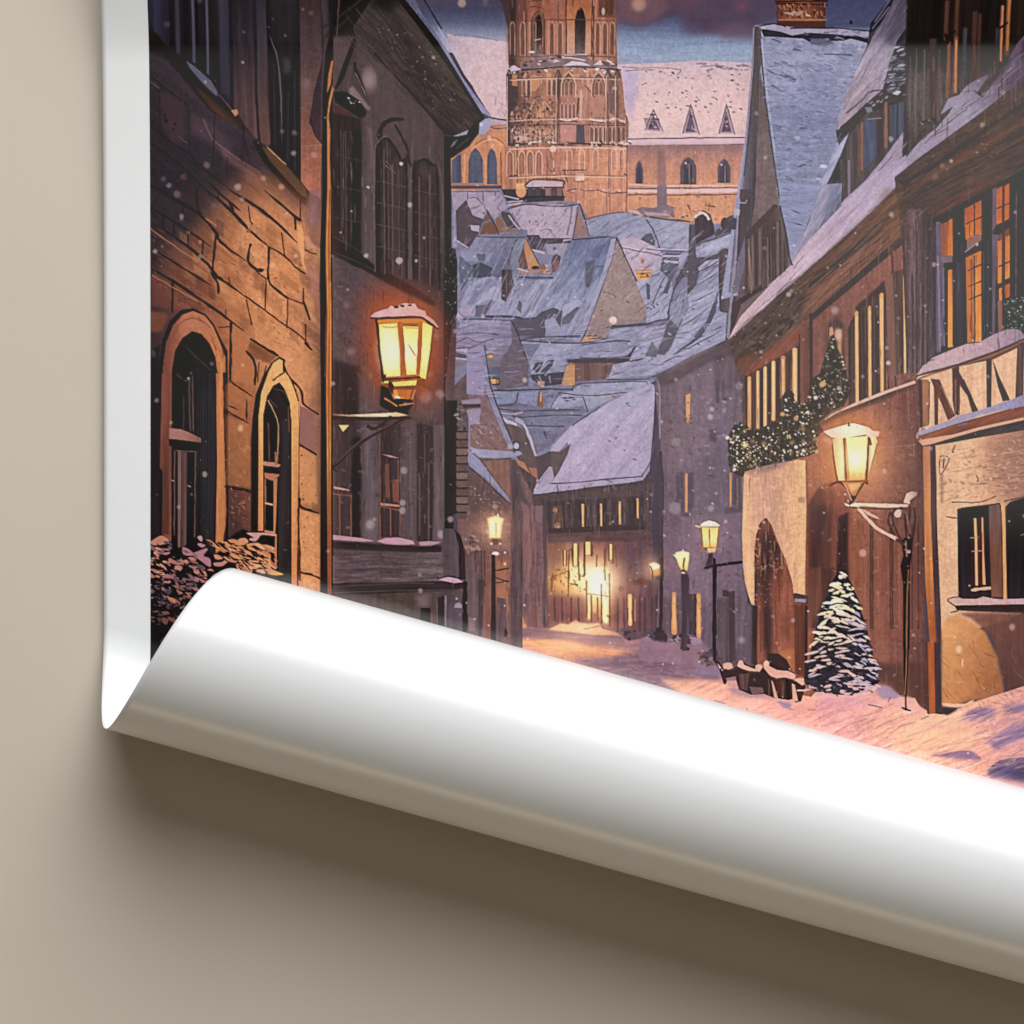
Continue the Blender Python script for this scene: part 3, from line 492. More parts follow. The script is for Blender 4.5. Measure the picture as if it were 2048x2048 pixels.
for x, y0, y1, w in ((1212, 1585, 1780, 40), (1333, 1570, 1680, 52), (1555, 1590, 1730, 30)):
    P([(x - w * .5, y0), (x + w * .5, y0), (x + w * .5, y1), (x - w * .5, y1)], '#e8b56c', f=.8, t='m5'); P([(x - w * .2, y0 + 8), (x + w * .2, y0 + 8), (x + w * .2, y1), (x - w * .2, y1)], '#f2d08c', f=.8)
LL('1150,1660 1150,1900;1180,1640 1180,1850;1240,1600 1240,1800;1300,1560 1300,1880;1380,1600 1370,1700;1500,1620 1510,1800;1600,1600 1610,1800;1720,1600 1720,1700;1820,1560 1820,1720', '#6d4638', 9, .75)
F(960, 1080)
P('680,350 760,290 860,250 1000,250 1040,400 1050,560 860,520 760,520 680,440', '#d9a050', a=.8, f=9, t='m12'); P('860,240 1000,240 1020,420 860,430', '#f0cc78', a=.9, f=7); P('1040,300 1240,280 1260,560 1240,810 1190,810 1170,560 1080,560 1060,770 1040,770 1035,520', '#f3d478', f=5, t='m6'); P('1090,310 1180,300 1170,540 1100,500', '#fbf3a8', f=6); P('1190,390 1230,390 1230,560 1185,560', '#fdf6b4', f=5)
for s, c in (('1040,520 1075,520 1070,770 1045,770', 'f0c878'), ('1090,540 1130,540 1125,700 1095,700', 'e0a85c'), ('1180,540 1245,540 1238,815 1195,790', 'f4d888'), ('1140,560 1165,560 1165,760 1140,740', 'c98c54')): P(s, '#' + c, f=1.2)
LL('1010,60 1005,250 1010,330', '#6b4234', 12); LL('970,350 1030,390;1000,330 985,350', '#7a4c38', 7); L('850,450 900,430 940,440', '#8a5640', 7); HA('680,260 860,240 860,520 660,520', 40, 70, 80, '9a6038 6e4636 e8b060', 4, .6, 30); D(740, 180, 40, '#8a5a48', a=.5, f=3)
P('640,540 1040,540 1040,800 640,800', '#7a5150', a=.55, f=8, t='v9m9'); LL('980,620 1000,760;960,700 980,770;740,640 780,760;1255,560 1262,800', '#9a6450', 7, .7)
HA('660,560 1000,560 1000,780 660,780', 40, 60, 90, '5c4042 8d5c54 4e383c', 4, .6, 10)
P('1260,460 1760,400 1760,900 1260,860', ('l', '1300,500 1750,500', '84584c 7a5250 684a4c 5a4648'), a=.9, f=6, t='v12m8'); L('1448,540 1450,810', '#e0a860', 20, j=.6); L('1450,560 1450,790', '#f2c87c', 9); L('1497,580 1498,780', '#b07c58', 8)
for x in (1330, 1390, 1540, 1590, 1660, 1700): L([(x, 560), (x + 3, 880)], '#4c3a3e', 12, .6)
P('1480,390 1560,370 1625,390 1600,440 1490,430', '#5f3a34', f=3); GL(1690, 290, 300, '#c07a40', .55); 
# light hut at the kerb, left
P('285,660 330,650 410,700 460,850 290,890', '#c88e5c', t='m5', f=1); BL('300,760 400,760 400,850 310,850', 10, 18, 12, 'b07a4c a87448', 20, 50, .7); D(318, 632, 18, '#8e5440', 24); P('420,690 470,760 480,830 450,820', '#8a6058')
P('500,600 560,640 560,830 480,830', '#7d5752', t='v9'); P('130,260 280,280 275,420 150,420', '#a26e4c', f=2, t='m8')

# ---- narrow dark house, right of the bend
DRK = part('printed_dark_house'); F(1160, 760)
P('720,60 780,-60 1060,-220 1300,-330 1440,-320 1640,-80 1640,1932 1560,2600 730,2600 770,1932 790,1000 780,600', ('l', '780,0 1600,0', '6a5a62 72626a 756670 6e626e 6a5e66'), t='g7m7v5')
F(1160, 380); P('740,1790 900,1740 1430,1450 1500,1440 1660,1700 1600,1932 1480,1800 1300,1640 900,1870 760,1900', '#5a4e52', f=3, t='m10r8'); P('1300,1700 1500,1560 1560,1860 1580,1932 1300,1932', '#63565c', f=5, t='v9m8')
F(1160, 760)
P('1100,720 1560,620 1570,1280 1100,1340', '#635965', a=.6, f=10, t='m8'); P('770,400 1050,420 1000,900 790,820', '#7d6a70', a=.5, f=14); P('1400,1240 1570,1270 1570,1932 1400,1932', '#79657a', a=.4, f=12)
P('800,1500 1560,1300 1570,2000 800,2000', '#7c6474', a=.45, f=14, t='m6')
for s, c in (('1025,150 1070,130 1060,420 1030,420', 'd09a5c'), ('1020,905 1042,905 1042,1280 1020,1280', 'cf945a'), ('1448,900 1470,900 1466,1230 1450,1230', 'c98c54')): P(s, '#' + c, t='m6')
for s in ('1065,20 1085,120 1050,110', '1310,0 1350,0 1345,230 1315,220', '1375,0 1400,0 1395,190 1380,190', '1250,480 1320,480 1320,610 1255,600', '930,900 1000,880 1010,1320 980,1320 970,1180 930,1190', '1050,900 1100,890 1100,1240 1050,1260', '1000,1290 1060,1290 1050,1330 1010,1330', '1390,1240 1570,1230 1560,1280 1400,1300', '1480,860 1560,860 1560,1240 1480,1230'): P(s, '#554a52', a=.8, f=1.5, t='m8')
L('1520,950 1520,1220', '#8a6655', 8, .8); LL('780,700 800,1100 790,1500 800,1932', '#453c40', 14); P('745,720 790,760 800,1100 790,1932 740,1932 750,1200', '#4f4447', f=2, t='v8m8')
L('745,0 770,120 770,560', '#9390a6', 8, .6)
P('1210,1800 1260,1690 1300,1720 1270,1790', '#4b4046', f=1); LL('1210,1815 1300,1790 1400,1780 1560,1755;1300,1800 1300,2300', '#3f363b', 14); 
F(1280, 1140)
P('220,300 740,300 720,900 600,840 480,700 220,660', '#665762', a=.8, f=6, t='v8m8'); P('230,280 400,260 400,640 230,620', '#5c4a4e', a=.7, f=3, t='v12'); P('470,235 555,235 550,640 470,620', '#4d4146', t='v9'); P('740,280 930,260 930,960 740,880', '#5a4c52', f=2, t='v12m6'); P('800,195 920,205 925,880 870,890 860,260 800,260', '#4a3c40', t='v9')
for x, y0, y1, w in ((328, 230, 600, 26), (566, 250, 640, 24)): L([(x, y0), (x + 2, y1)], '#c88f56', w, j=.8); L([(x, y0 + 30), (x + 2, y1 - 30)], '#dba666', w * .45, j=.6)
LL('720,-100 718,300 715,900', '#2e272b', 20, j=.8); LL('205,-100 205,300 195,660', '#3d3236', 20, j=1); P('160,560 210,560 210,700 150,680', '#3b3034', t='m8')

# ---- tall house with the blue snow roof
GAB = part('printed_gable_house'); F(1360, 0)
P('705,280 790,270 930,270 1100,300 1390,305 1870,340 1932,300 1932,1932 1700,2200 1400,2600 400,2900 620,1400 690,640', '#8d93ab', t='g5')
P('760,370 900,390 1250,420 1500,440 1800,470 1740,620 1660,780 1580,960 1530,1130 1500,1260 1540,1300 1420,1640 1300,2050 1180,2400 1090,2520 1040,2300 965,1932 900,1480 830,1050 790,700', ('l', '1000,400 1200,2400', '8087a0 868ca6 747d98 7a839c 808aa4 8289a2'), t='g6m9h6')
HA('830,470 1780,500 1500,1200 1150,2400 1000,1900', 360, 60, 6, '6b7590 9299b2 9ea4bb 656f8a', 3, .5, 25, .3); HA('830,480 1700,540 1560,900 880,900', 120, 50, 20, '5f6a84 a3a8bc', 3, .55, 40, .4)
P('1050,540 1470,560 1470,640 1300,620 1060,600', '#9399b0', a=.7, f=4); P('1180,680 1560,700 1500,960 1180,900', '#6d7690', a=.5, f=9, t='m12')
for x, y, w, h, a in ((1120, 495, 44, 24, 0), (1040, 770, 100, 22, 22), (910, 860, 44, 14, 28), (945, 1235, 50, 14, 20), (1195, 1245, 46, 18, -4), (1045, 1450, 44, 14, 12), (1250, 1570, 40, 14, 15), (1170, 1610, 50, 12, -25), (1050, 1735, 46, 20, 25), (1095, 1860, 34, 20, 10), (880, 720, 50, 14, 28), (930, 640, 40, 14, 20), (1010, 630, 40, 12, 25), (1150, 2080, 40, 14, 10), (1200, 2180, 40, 14, 20), (1130, 2010, 40, 14, 10), (1180, 2310, 30, 10, 0)):
    D(x, y, w, '#565e73', h, .85, .8, a, rag=.3); L([(x - w, y - h), (x + w * .8, y - h * .2 + w * math.tan(math.radians(a)))], '#a3a8ba', 5, .5)
D(1385, 1615, 36, '#b3b6c6', 18); L('1310,1730 1380,1740', '#a9adc0', 8)
P('800,280 880,270 1000,290 1180,330 1400,310 1600,310 1870,335 1860,360 1700,380 1500,350 1230,350 1060,370 960,330 830,320', '#938da0', t='m7'); P('770,310 830,315 960,335 1070,370 1240,345 1500,360 1700,380 1860,400 1830,450 1640,400 1560,420 1240,430 1180,400 1000,390 800,380', '#2c2c36', t='m8'); LL('720,290 800,270 900,260 1000,285;1050,300 1390,300 1500,300 1860,330', '#2b2932', 7); P('1250,400 1400,400 1480,440 1380,470 1250,450', '#565c70'); LL('880,400 960,430;1380,540 1640,550', '#4c5266', 7); D(1635, 250, 18, '#26222c')
BL('1200,320 1860,330 1840,440 1200,420', 24, 34, 10, '1f1f28 4c4c5c 76748a', 6, 20)
P('705,285 770,300 780,640 765,720 760,1200 730,1932 640,2600 560,2850 470,2830 560,1932 600,1800 640,1300 690,640', ('l', '600,1400 780,1400', '706c7c 58545a 4c4848 544c4c'), t='v10g5'); L('700,300 695,640 650,1200 610,1640 570,1932 560,2000', '#84818f', 10, .9); LL('712,300 705,640 660,1300 615,1700', '#4a4650', 6)
P('770,690 830,1050 890,1480 950,1932 1010,2200 1080,2500 1000,2560 880,2700 700,2880 500,3000 560,2850 660,2400 730,1932 740,1500', ('l', '750,1000 900,2600', '655a58 6e605e 6f605e 63565a'), t='g6m7v5')
L('760,310 790,700 830,1050 890,1480 960,1932 1010,2200 1075,2490', '#464650', 9); L('780,400 810,700 850,1040 910,1470', '#9da3b8', 10, .8)
F(1400, 380)
P('430,430 720,140 760,160 640,320 480,500 440,500', '#4d4442', t='m6'); P('440,500 760,200 850,680 760,820 480,1010 430,1000', '#564a48', t='v12'); 
for x in (470, 505, 540, 575, 612, 660, 700, 740, 770): L([(x, 480 - (x - 470) * .9), (x + 4, 960 - (x - 470) * .5)], '#7d6a62' if x % 3 else '#3c3232', 8, .8)
LL('620,700 625,920;470,560 500,980', '#94796a', 9, .8); P('370,1060 640,900 650,930 400,1110', '#443a3b', t='m6'); P('400,1110 650,940 770,830 860,740 640,1000 400,1280 310,1400', '#6d5a5b', t='m6'); P('300,1100 390,1060 400,1120 340,1300 280,1440 250,1440', '#4a3f42', t='m6')
P('390,0 500,0 480,250 430,480 360,700 330,950 280,1420 250,1450 250,1380 300,1000 340,700 370,350', '#524a4c', t='v9'); L('375,100 355,400 340,700 305,1000 270,1420', '#8f8fa4', 14, .8); LL('370,120 430,130 450,100', '#9a9aa8', 5); P('330,250 380,250 390,200 340,180', '#a1a4b4'); P('260,340 330,270 360,290 350,390 220,390', '#4b4852')

# ---- dark dormer house, top right
DOR = part('printed_dormer_house'); F(1648, 0)
P('430,270 600,100 690,-60 770,-90 2400,-100 2400,900 1800,900 1500,1300 800,1600 240,1932 -300,2500 -540,2750 -400,2300 -60,1800 0,1700 160,1500 110,1280 200,960 300,700 400,480', ('l', '400,0 1900,0', '3c3a44 2a2728 171314 1c1413 120e10'), t='g6v10')
P('540,0 690,-40 760,0 770,300 690,420 620,640 560,880 400,1010 160,1250 120,1270 190,960 300,700 400,500 500,300 600,110', ('l', '500,100 400,900', '504c5c 5c5666 8b8694 9c94a0 9a8c98'), t='g5w9m5')
P('430,260 560,90 680,-60 620,110 520,280 420,360', '#20202a', t='m8'); LL('470,240 620,20;450,300 600,110', '#555264', 8)
HA('600,100 740,0 740,300 560,860 200,1200 180,1000', 120, 240, -58, '736c7c aaa2b0 8a8090 5c5666', 4, .5, 8, .05); LL('210,1100 360,980 430,900 560,880;150,1240 300,1120 400,1010', '#4b464e', 7); P('690,0 750,0 765,250 640,470 560,400 680,180', '#413d4a', a=.7, f=6)
P('620,640 700,440 770,400 780,960 700,1000 560,900', '#37363f', t='m9'); HA('680,440 770,420 770,960 560,900 600,680', 80, 80, -22, '8f92a0 5e606e a9abb8 74767e', 7, .7, 18, .3); P('610,940 700,890 740,900 690,945 630,965', '#adb0b8')
P('120,1280 200,1200 410,1010 560,890 780,960 780,1000 560,1000 400,1100 260,1260 160,1290', '#45413e', t='m10'); BL('400,1000 560,900 600,960 430,1080', 8, 26, 12, '8c8890 6a666c 38352f', -40, 20); P('390,1050 450,1050 470,1100 420,1120', '#73738a')
P('150,1500 260,1290 400,1110 770,990 770,1300 560,1560 380,1760 200,1920 160,1932', '#514a4a', t='v12m6'); P('385,1160 500,1150 505,1520 390,1640', '#4d5568', t='v9m5'); P('650,1030 770,1000 765,1290 640,1440', '#474d5c', t='v12'); L('590,1010 590,1420', '#8a6653', 18, .8); LL('360,1200 360,1640', '#86624e', 14, .8); LL('330,1260 330,1700', '#6d5248', 9); L('235,1560 240,1932', '#84808c', 16, .7); P('500,1160 560,1150 570,1500 520,1540', '#4c423f', t='v9'); LL('610,1020 620,1400;700,1010 700,1350', '#39383e', 8); LL('410,1160 540,1150', '#8a8480', 5); LL('160,1540 190,1500', '#3b3638', 8)
P('240,1290 160,1500 40,1760 -60,1932 -150,2000 -80,1820 0,1700 150,1400', '#9398ae', t='w9m5'); L('230,1300 120,1380 160,1300', '#5a5866', 6)
R(780, -100, 2400, 520, ('l', '780,0 2400,0', '1c1817 141112 201817 171314 241b17 131012 1c1616'), t='v12')
P('780,440 2400,470 2400,900 1500,900 940,1400 780,1560', ('l', '800,480 800,1500', '1c1918 4c4846 55504c 4b4643 46403c'), f=3, t='g7v12m5')
for x, w, y0, y1, c in ((1160, 40, 50, 420, '5c382c'), (1255, 34, -40, 380, '6b4026'), (1190, 36, 430, 960, '8e5c48'), (1258, 36, 380, 920, 'a8673c'), (1430, 44, 150, 800, '4e332a'), (1480, 30, 170, 760, '5c3c2c'), (1690, 34, 100, 620, '7a4a30'), (1750, 44, -50, 560, '8a5430'), (1040, 70, 400, 1180, '4c3c34'), (1100, 24, 500, 1180, '5c4c46'), (960, 20, 500, 1180, '6a625e'), (880, 14, 480, 1380, '6e6864'), (820, 20, 560, 1500, '5c5450'), (1650, 30, 300, 700, '3d4450'), (1340, 40, 300, 800, '4c4a50')):
    P([(x - w * .5, y0), (x + w * .5, y0), (x + w * .5, y1), (x - w * .5, y1)], '#' + c, a=.75, f=1.2, t='v16m8')
L('1690,100 1690,600', '#c08050', 10, .7); L('1750,0 1750,500', '#b06c38', 14, .7, j=2); L('1258,420 1258,900', '#d08a58', 12, .6); LL('1160,380 1240,330;1150,360 1180,440;1670,300 1740,250', '#1a1210', 12)
BL('920,1180 1100,1160 1080,1280 940,1380', 20, 16, 12, '7a6c66 3d3430 5c4c46', 0, 50)
# snow on the long eaves
P('-480,2730 -300,2450 0,2160 200,1932 400,1750 560,1560 720,1340 762,1285 750,1560 790,1540 830,1480 900,1400 960,1340 1080,1250 1200,1110 1300,930 1350,860 1420,810 1560,740 1580,750 1500,860 1480,900 1440,900 1520,960 1700,720 1860,480 1932,350 2400,-20 2400,450 1932,770 1500,1110 1200,1330 960,1500 700,1700 560,1932 300,2180 0,2450 -300,2690 -440,2780', ('l', '0,2200 2000,400', '9c929e 978da0 918799 8f8696 8d8a98 5a4c5c 4c4250'), t='g5m5')
P('1120,1120 1190,970 1300,930 1240,1040', '#8d8494', t='m6'); P('1490,900 1600,760 1760,620 1700,720 1520,950', '#4a4642', t='m8'); P('1850,440 1932,350 1932,470 1820,560 1760,600', '#5f4a5c', t='m6'); P('1900,420 1932,400 1932,620 1880,600', '#3a3040', f=3)
LL('1350,900 1440,890 1500,940;1360,1050 1500,960;960,1400 1100,1260;1180,1200 1400,1040;480,1700 650,1520;340,1932 560,1720', '#5e5666', 6, .8); HA('0,2160 560,1560 760,1300 750,1560 560,1900 0,2400', 70, 260, -48, '7d7284 b0a4b0 8a7e8e', 4, .5, 6); HA('800,1540 1500,900 1900,500 1900,760 1000,1450', 70, 200, -40, '7d7688 a59cac', 4, .5, 10)

F(1400, 380)
P('1150,-40 1370,-60 1365,180 1250,330 1080,540 950,680 880,730 930,600 1060,300', ('l', '1000,200 1400,300', '9a93a6 8a8a9c 6f7688 7a8092'), t='w12m6'); P('1290,-40 1350,-40 1345,190 1180,380 1090,500 1180,260', '#5c6478', a=.6, f=3, t='w10'); HA('1150,-20 1360,-20 1340,200 960,660 900,700', 60, 200, -62, 'b0a6b4 6a6e82 8d8a9e', 4, .5, 6)
P('270,1462 330,1340 400,1220 560,1050 720,880 880,725 960,600 1100,440 1300,230 1500,20 1700,-160 1990,-330 1990,-120 1640,235 1250,590 960,850 700,1080 480,1330', ('l', '300,1400 1900,-200', 'c0a6a8 b8a2aa ac9cac 9c92a6'), t='g4w7m4'); HA('330,1360 720,900 1100,450 1640,-80 1940,-230 1640,200 1250,560 700,1060', 130, 220, -46, '8d8292 c8b4bc 9a8c9c', 3, .5, 6); LL('330,1400 560,1150 800,940 1000,720;480,1310 700,1060 960,830;900,760 1000,640', '#6d6070', 4, .8); LL('275,1462 480,1340 700,1085 960,855 1250,595 1640,240', '#3f3836', 8)

P('760,150 790,-60 1180,-60 1100,180 1040,330 960,560 890,715 860,620 830,400', ('l', '900,0 900,700', '7d88a4 8088a2 878da4'), t='h6m8'); HA('800,0 1140,-40 1000,400 880,640', 90, 70, 6, '646e88 9a9fb4 565e76', 4, .5, 20); LL('930,150 1010,180;870,190 970,230;900,320 1000,345;870,440 960,460', '#4d556a', 10, .85, tp=1)
P('640,330 720,200 770,170 830,420 860,620 885,720 800,810 690,900 600,960', ('l', '640,500 880,600', '564a47 5f5250 645654'), t='v12m7'); LL('670,420 675,880;720,330 725,860;770,300 778,820;700,400 702,870;810,500 815,780', '#3f3735', 8, .8); LL('650,460 655,900;745,320 750,840', '#84716a', 6, .7); L('770,160 830,420 860,620 888,725', '#43424c', 9)
# ---- long timber house under the snowy eave (right)
TIM = part('printed_timber_house'); F(1400, 380)
P('275,1455 500,1250 760,1040 1250,600 1640,240 1990,-110 3400,-900 3400,1900 2300,2100 1600,2500 1100,4200 900,4300 560,2700 420,2700 410,1900 330,1640', ('l', '300,1500 2000,300', '5c4a44 6b5046 7b574a 75554a 64493f'), t='g7m7w6')
P('280,1460 700,1085 1250,600 1640,245 1990,-60 1990,90 1480,560 1050,900 980,1250 640,1500 470,1720 330,1640', '#52463f', f=3, t='m12w10')
P('1230,620 1640,260 1960,-20 1985,40 1700,310 1100,850 1050,900 900,1000', '#6e5243', f=3, t='w9m6')
P('1050,900 1480,560 1750,290 1990,60 1990,160 1700,450 1200,870 1060,985', '#4a433f', t='m9w9'); P('1070,1000 1200,880 1700,460 1990,180 1990,400 1600,740 1300,980 1080,1170', '#7e5a4a', f=2, t='w9m7')
P('1055,1210 1300,990 1600,735 1990,380 1990,500 1700,745 1400,1005 1080,1270', '#47403c', t='m10'); LL('1060,960 1480,590 1700,380 1985,130;1080,1190 1600,730 1985,390', '#9a705a', 4, .8); 
P('1080,1280 1400,1010 1700,750 1990,510 1990,2000 1500,2200 1090,2000', ('l', '1100,1300 1950,1600', '7b544a 83594c 7d574c'), t='g6m7v5')
BL('400,1350 960,950 1000,1250 480,1640', 60, 26, 14, '3c332f 6d5a50 574a42', -40, 20, .8); P('360,1640 480,1600 560,1500 480,1720 400,1760', '#6e4a38', f=2, t='m12'); BL('300,1400 1000,900 1000,1300 360,1700', 14, 9, 5, 'a89484', 0, 60)
P('480,1700 960,1330 1060,1330 1060,2200 960,2300 430,2500 440,1800', ('l', '480,1700 1060,1700', '7a4c3c 845144 7d5448 704c44'), t='v8m7'); P('480,1720 960,1330 970,1420 500,1760', '#7e4d3c', t='w8')
P('450,1800 960,1500 960,2200 900,2260 450,2350', '#5c4238', t='v10')
for x, w, y0, y1, c in ((480, 34, 1800, 2330, 'd09860'), (562, 30, 1745, 2310, 'd8a468'), (632, 32, 1705, 2290, 'dba86a'), (712, 36, 1650, 2230, 'dfac6e'), (805, 46, 1600, 2060, 'b98656'), (918, 48, 1525, 2080, 'd8a86c')):
    P([(x - w * .5, y0 + 15), (x, y0), (x + w * .5, y0 + 10), (x + w * .5, y1), (x - w * .5, y1)], '#' + c, t='v6m4')
    L([(x - w * .1, y0 + 40), (x, y1)], '#ecc488', w * .2, .7)
LL('595,1740 600,2290;670,1700 670,2260;755,1640 755,2200;860,1600 855,2050;440,1800 445,2350;960,1400 962,2200', '#3d302c', 8, .8); LL('780,1610 790,2050;890,1540 888,2000', '#8e6446', 6)
LL('1070,1220 1072,1500 1075,1932 1080,2300', '#4a3c3b', 18, j=.8)
P('1220,1300 1320,1220 1350,1260 1400,1300 1400,1932 1220,1932', '#57453e', f=3, t='v10'); L('1268,1340 1272,1620', '#c08a64', 20); P('1330,1360 1370,1350 1370,1800 1335,1760', '#b98560', f=1.5, t='m8'); D(1305, 1165, 36, '#a08078', f=2); D(1335, 1400, 36, '#c7a088', 60, f=3)
P('1430,1330 1520,1160 1780,910 1800,980 1800,1932 1780,2300 1440,2300', '#54443d', t='v10m5'); P('1500,1140 1780,880 1790,980 1520,1180', '#4a3f3a', f=1.5, t='m8')
for x, w, y0, y1 in ((1515, 34, 1170, 2340), (1640, 30, 1120, 2340), (1755, 38, 995, 2340)):
    P([(x - w * .5, y0 + 20), (x, y0), (x + w * .5, y0 + 10), (x + w * .7, y1), (x - w * .2, y1)], '#cf975e', t='v5m5'); L([(x, y0 + 60), (x + 8, y1)], '#e0b074', w * .35, .8)
LL('1580,1180 1590,2300;1700,1080 1710,2300;1450,1350 1450,2200;1800,980 1830,2300', '#40352f', 9, .8); LL('1850,600 1870,1300 1900,2300', '#5b4740', 10)
F(1648, 380)
P('670,800 790,760 800,1770 700,1790', '#5a4a44', t='v9'); P('765,830 795,800 798,1770 775,1780', '#c99a60', t='m5v5'); L('782,840 786,1760', '#dcb478', 10); LL('660,560 665,800 690,1780', '#604a42', 10); P('600,900 670,800 700,1800 620,1800', '#77584c', t='v8'); D(625, 1675, 22, '#b8a8a4', f=1); D(610, 1530, 20, '#8d7c78', f=1)
# right block of the same house, above the balcony
F(1648, 0); P('680,1720 960,1500 1200,1330 1500,1110 1932,780 2400,440 2400,2600 1932,3600 800,3500 760,2400', ('l', '700,1800 1900,1900', '4c433c 52463d 56473d 4c4340'), t='g7m9r7')
LL('720,1800 1000,1640 1500,1300 1932,1000 2300,760', '#3d3732', 24, .8, f=2); LL('820,1840 1100,1670 1500,1430 1932,1170 2300,950', '#6e4f3e', 34, .7, f=3); LL('1100,1780 1500,1560 1932,1330 2300,1120;960,1932 1300,1760 1932,1440 2300,1240', '#7d5444', 16, .7, f=2); LL('900,1880 1300,1680 1932,1360', '#37322f', 14, .7); BL('1500,1400 1700,1400 1600,1700 1400,1700', 14, 12, 6, '837568 9a8a7c', 0, 40); D(1225, 1565, 18, '#b08a78', f=1); D(1140, 1610, 22, '#8a6a58', f=2); D(1075, 1720, 30, '#7d6a60', f=3); HA('700,1750 1932,1000 1932,1500 900,2000', 60, 160, -32, '3a3430 6e5a4c', 3, .5, 8)
P('680,1740 760,1800 780,1932 740,1932', '#5c4a38', t='m8')
F(1648, 380)
P('600,-20 680,0 760,180 780,200 770,440 640,620 400,400', '#6d543f', a=.5, f=6)
P('700,0 1000,-60 1600,-380 1932,-600 1932,60 1640,0 1300,110 1040,280 960,300 780,190', '#4f453e', a=.6, f=5, t='r10m8')
P('775,190 960,190 1050,280 1080,340 1080,1932 900,1760 830,1800 800,1770 785,900', ('l', '780,800 1090,800', '5c4c4c 675557 584a4c 4f4447 5d5058'), t='v14g6m5')
LL('890,320 895,1760;1000,300 1005,1720;960,320 960,1700;850,820 860,1760', '#463c3e', 7, .8); LL('930,900 930,1700;975,1100 978,1690;870,700 880,1300', '#7d6c72', 5, .7)
P('1040,290 1240,200 1550,20 1640,-30 1932,-200 2400,-460 2400,1600 1932,1420 1500,1480 1240,1560 1080,1700 1060,1500', ('l', '1050,600 1932,600', '4b4247 3e393d 45403f 3c3538 2f2826'), t='v10g6m4')
P('1020,180 1500,-60 1620,-120 1500,40 1040,280', '#5c4439', t='r8m6'); P('1040,280 1240,190 1520,20 1540,100 1350,180 1240,280 1060,350', '#3b3734', t='m6')
P('1080,320 1130,310 1160,640 1150,1500 1090,1580', '#645a6a', t='v9m4'); LL('1100,640 1120,1560', '#8a8294', 9, .7)
def pane(s, c='c87438'): P(s, ('l', '1200,100 1200,1500', 'b8622f cf7c3c dd9248'), t='m7v5')
pane('1205,300 1240,280 1245,640 1195,640'); pane('1200,780 1240,770 1248,1520 1200,1525'); pane('1130,340 1200,310 1200,640 1140,640'); P('1130,340 1200,310 1195,640 1140,640', '#84503c', a=.75, t='v9'); P('1130,650 1240,640 1240,700 1140,710', '#77646c', t='m6'); LL('1150,760 1160,1500', '#756a78', 8)
R(1245, 220, 1355, 1500, '#3d3b40', t='v9'); P('1280,700 1350,700 1350,1480 1290,1490', '#4a4850', a=.7, f=2, t='v8')
pane('1360,190 1520,105 1525,420 1500,450 1370,490 1362,400'); P('1362,200 1440,160 1440,300 1362,330', '#a9552c', a=.7); pane('1370,660 1520,590 1525,1470 1390,1480'); P('1370,660 1440,630 1440,1470 1395,1480', '#a85f38', a=.65, t='v8')
LL('1448,150 1450,470;1370,330 1520,260;1370,490 1440,460 1520,410', '#4a302a', 8); LL('1450,640 1455,1470;1390,780 1520,720;1400,930 1520,880;1400,1060 1520,1010', '#5a3a30', 8); P('1360,600 1440,540 1525,490 1525,560 1370,640', '#47403f', t='m8'); LL('1360,600 1430,545 1470,520', '#8b848c', 7); D(1478, 525, 14, '#a89a98', 22); P('1380,480 1520,410 1520,490 1380,580', '#8a6458', t='m7'); LL('1420,680 1430,1460', '#7d4a34', 12, .7)
R(1525, 60, 1625, 1460, '#393639', t='v9'); LL('1580,500 1580,1440;1540,600 1545,1440', '#565260', 5, .8)
P('1625,0 1665,-20 1665,340 1630,400 1640,440 1690,440 1660,900 1650,1450 1690,1380 1640,1420 1625,1400', '#655a64', t='v8'); pane('1665,0 1720,-30 1720,320 1665,340'); pane('1740,-30 1790,-60 1790,280 1740,310'); pane('1680,500 1720,480 1720,900 1680,910'); pane('1750,460 1795,440 1795,850 1750,870'); pane('1690,960 1730,940 1720,1080 1700,1200'); P('1740,930 1800,900 1800,1040 1750,1050', '#b0622f', t='v6'); P('1680,1080 1750,1060 1740,1330 1690,1390', '#8a6658', t='v8')
LL('1670,180 1790,130;1690,740 1795,690;1680,480 1720,420 1795,380', '#553428', 8); P('1630,420 1800,310 1800,360 1640,440', '#2f2a2c'); P('1665,930 1800,860 1800,905 1670,955', '#2f2a2c'); P('1690,440 1790,370 1790,440 1690,500', '#7a4c3c'); LL('1728,0 1730,1300', '#4d342c', 14)
R(1800, -120, 2400, 1400, ('l', '1800,0 2300,0', '3d3434 332a29 3a2f2c 2c2524'), t='v12'); L('1850,0 1855,1050', '#6e6064', 4)

# ---- half-timbered balcony and lower house front
BAL = part('printed_half_timbered_house')
P('900,1820 920,1790 1000,1760 1300,1690 1640,1630 1932,1490 2400,1260 2400,2200 1932,2080 1500,2200 1200,2280 1000,2340 960,2300 920,2350', '#d8aa80', t='g6m6v6')
P('900,1830 1000,1785 1300,1680 1640,1560 1932,1420 2400,1190 2400,1270 1932,1500 1640,1640 1300,1710 1000,1790 920,1840', '#6e483c', t='r10m7'); LL('910,1835 1000,1795 1300,1700 1640,1590 1932,1450', '#93664e', 6)
P('900,1790 960,1700 1060,1620 1250,1540 1380,1490 1500,1480 1640,1400 1760,1350 1850,1345 1900,1360 1932,1400 2400,1150 2400,1200 1932,1440 1640,1560 1300,1680 1000,1760 910,1790', ('l', '900,1700 1932,1400', 'b39a9c b89d9c ab9096 8f7e8e'), t='g5m5'); L('900,1800 1000,1765 1300,1690 1640,1570 1932,1440', '#3f3a3c', 9); LL('960,1690 1020,1650 1060,1640', '#5f5258', 6)
F(1648, 760)
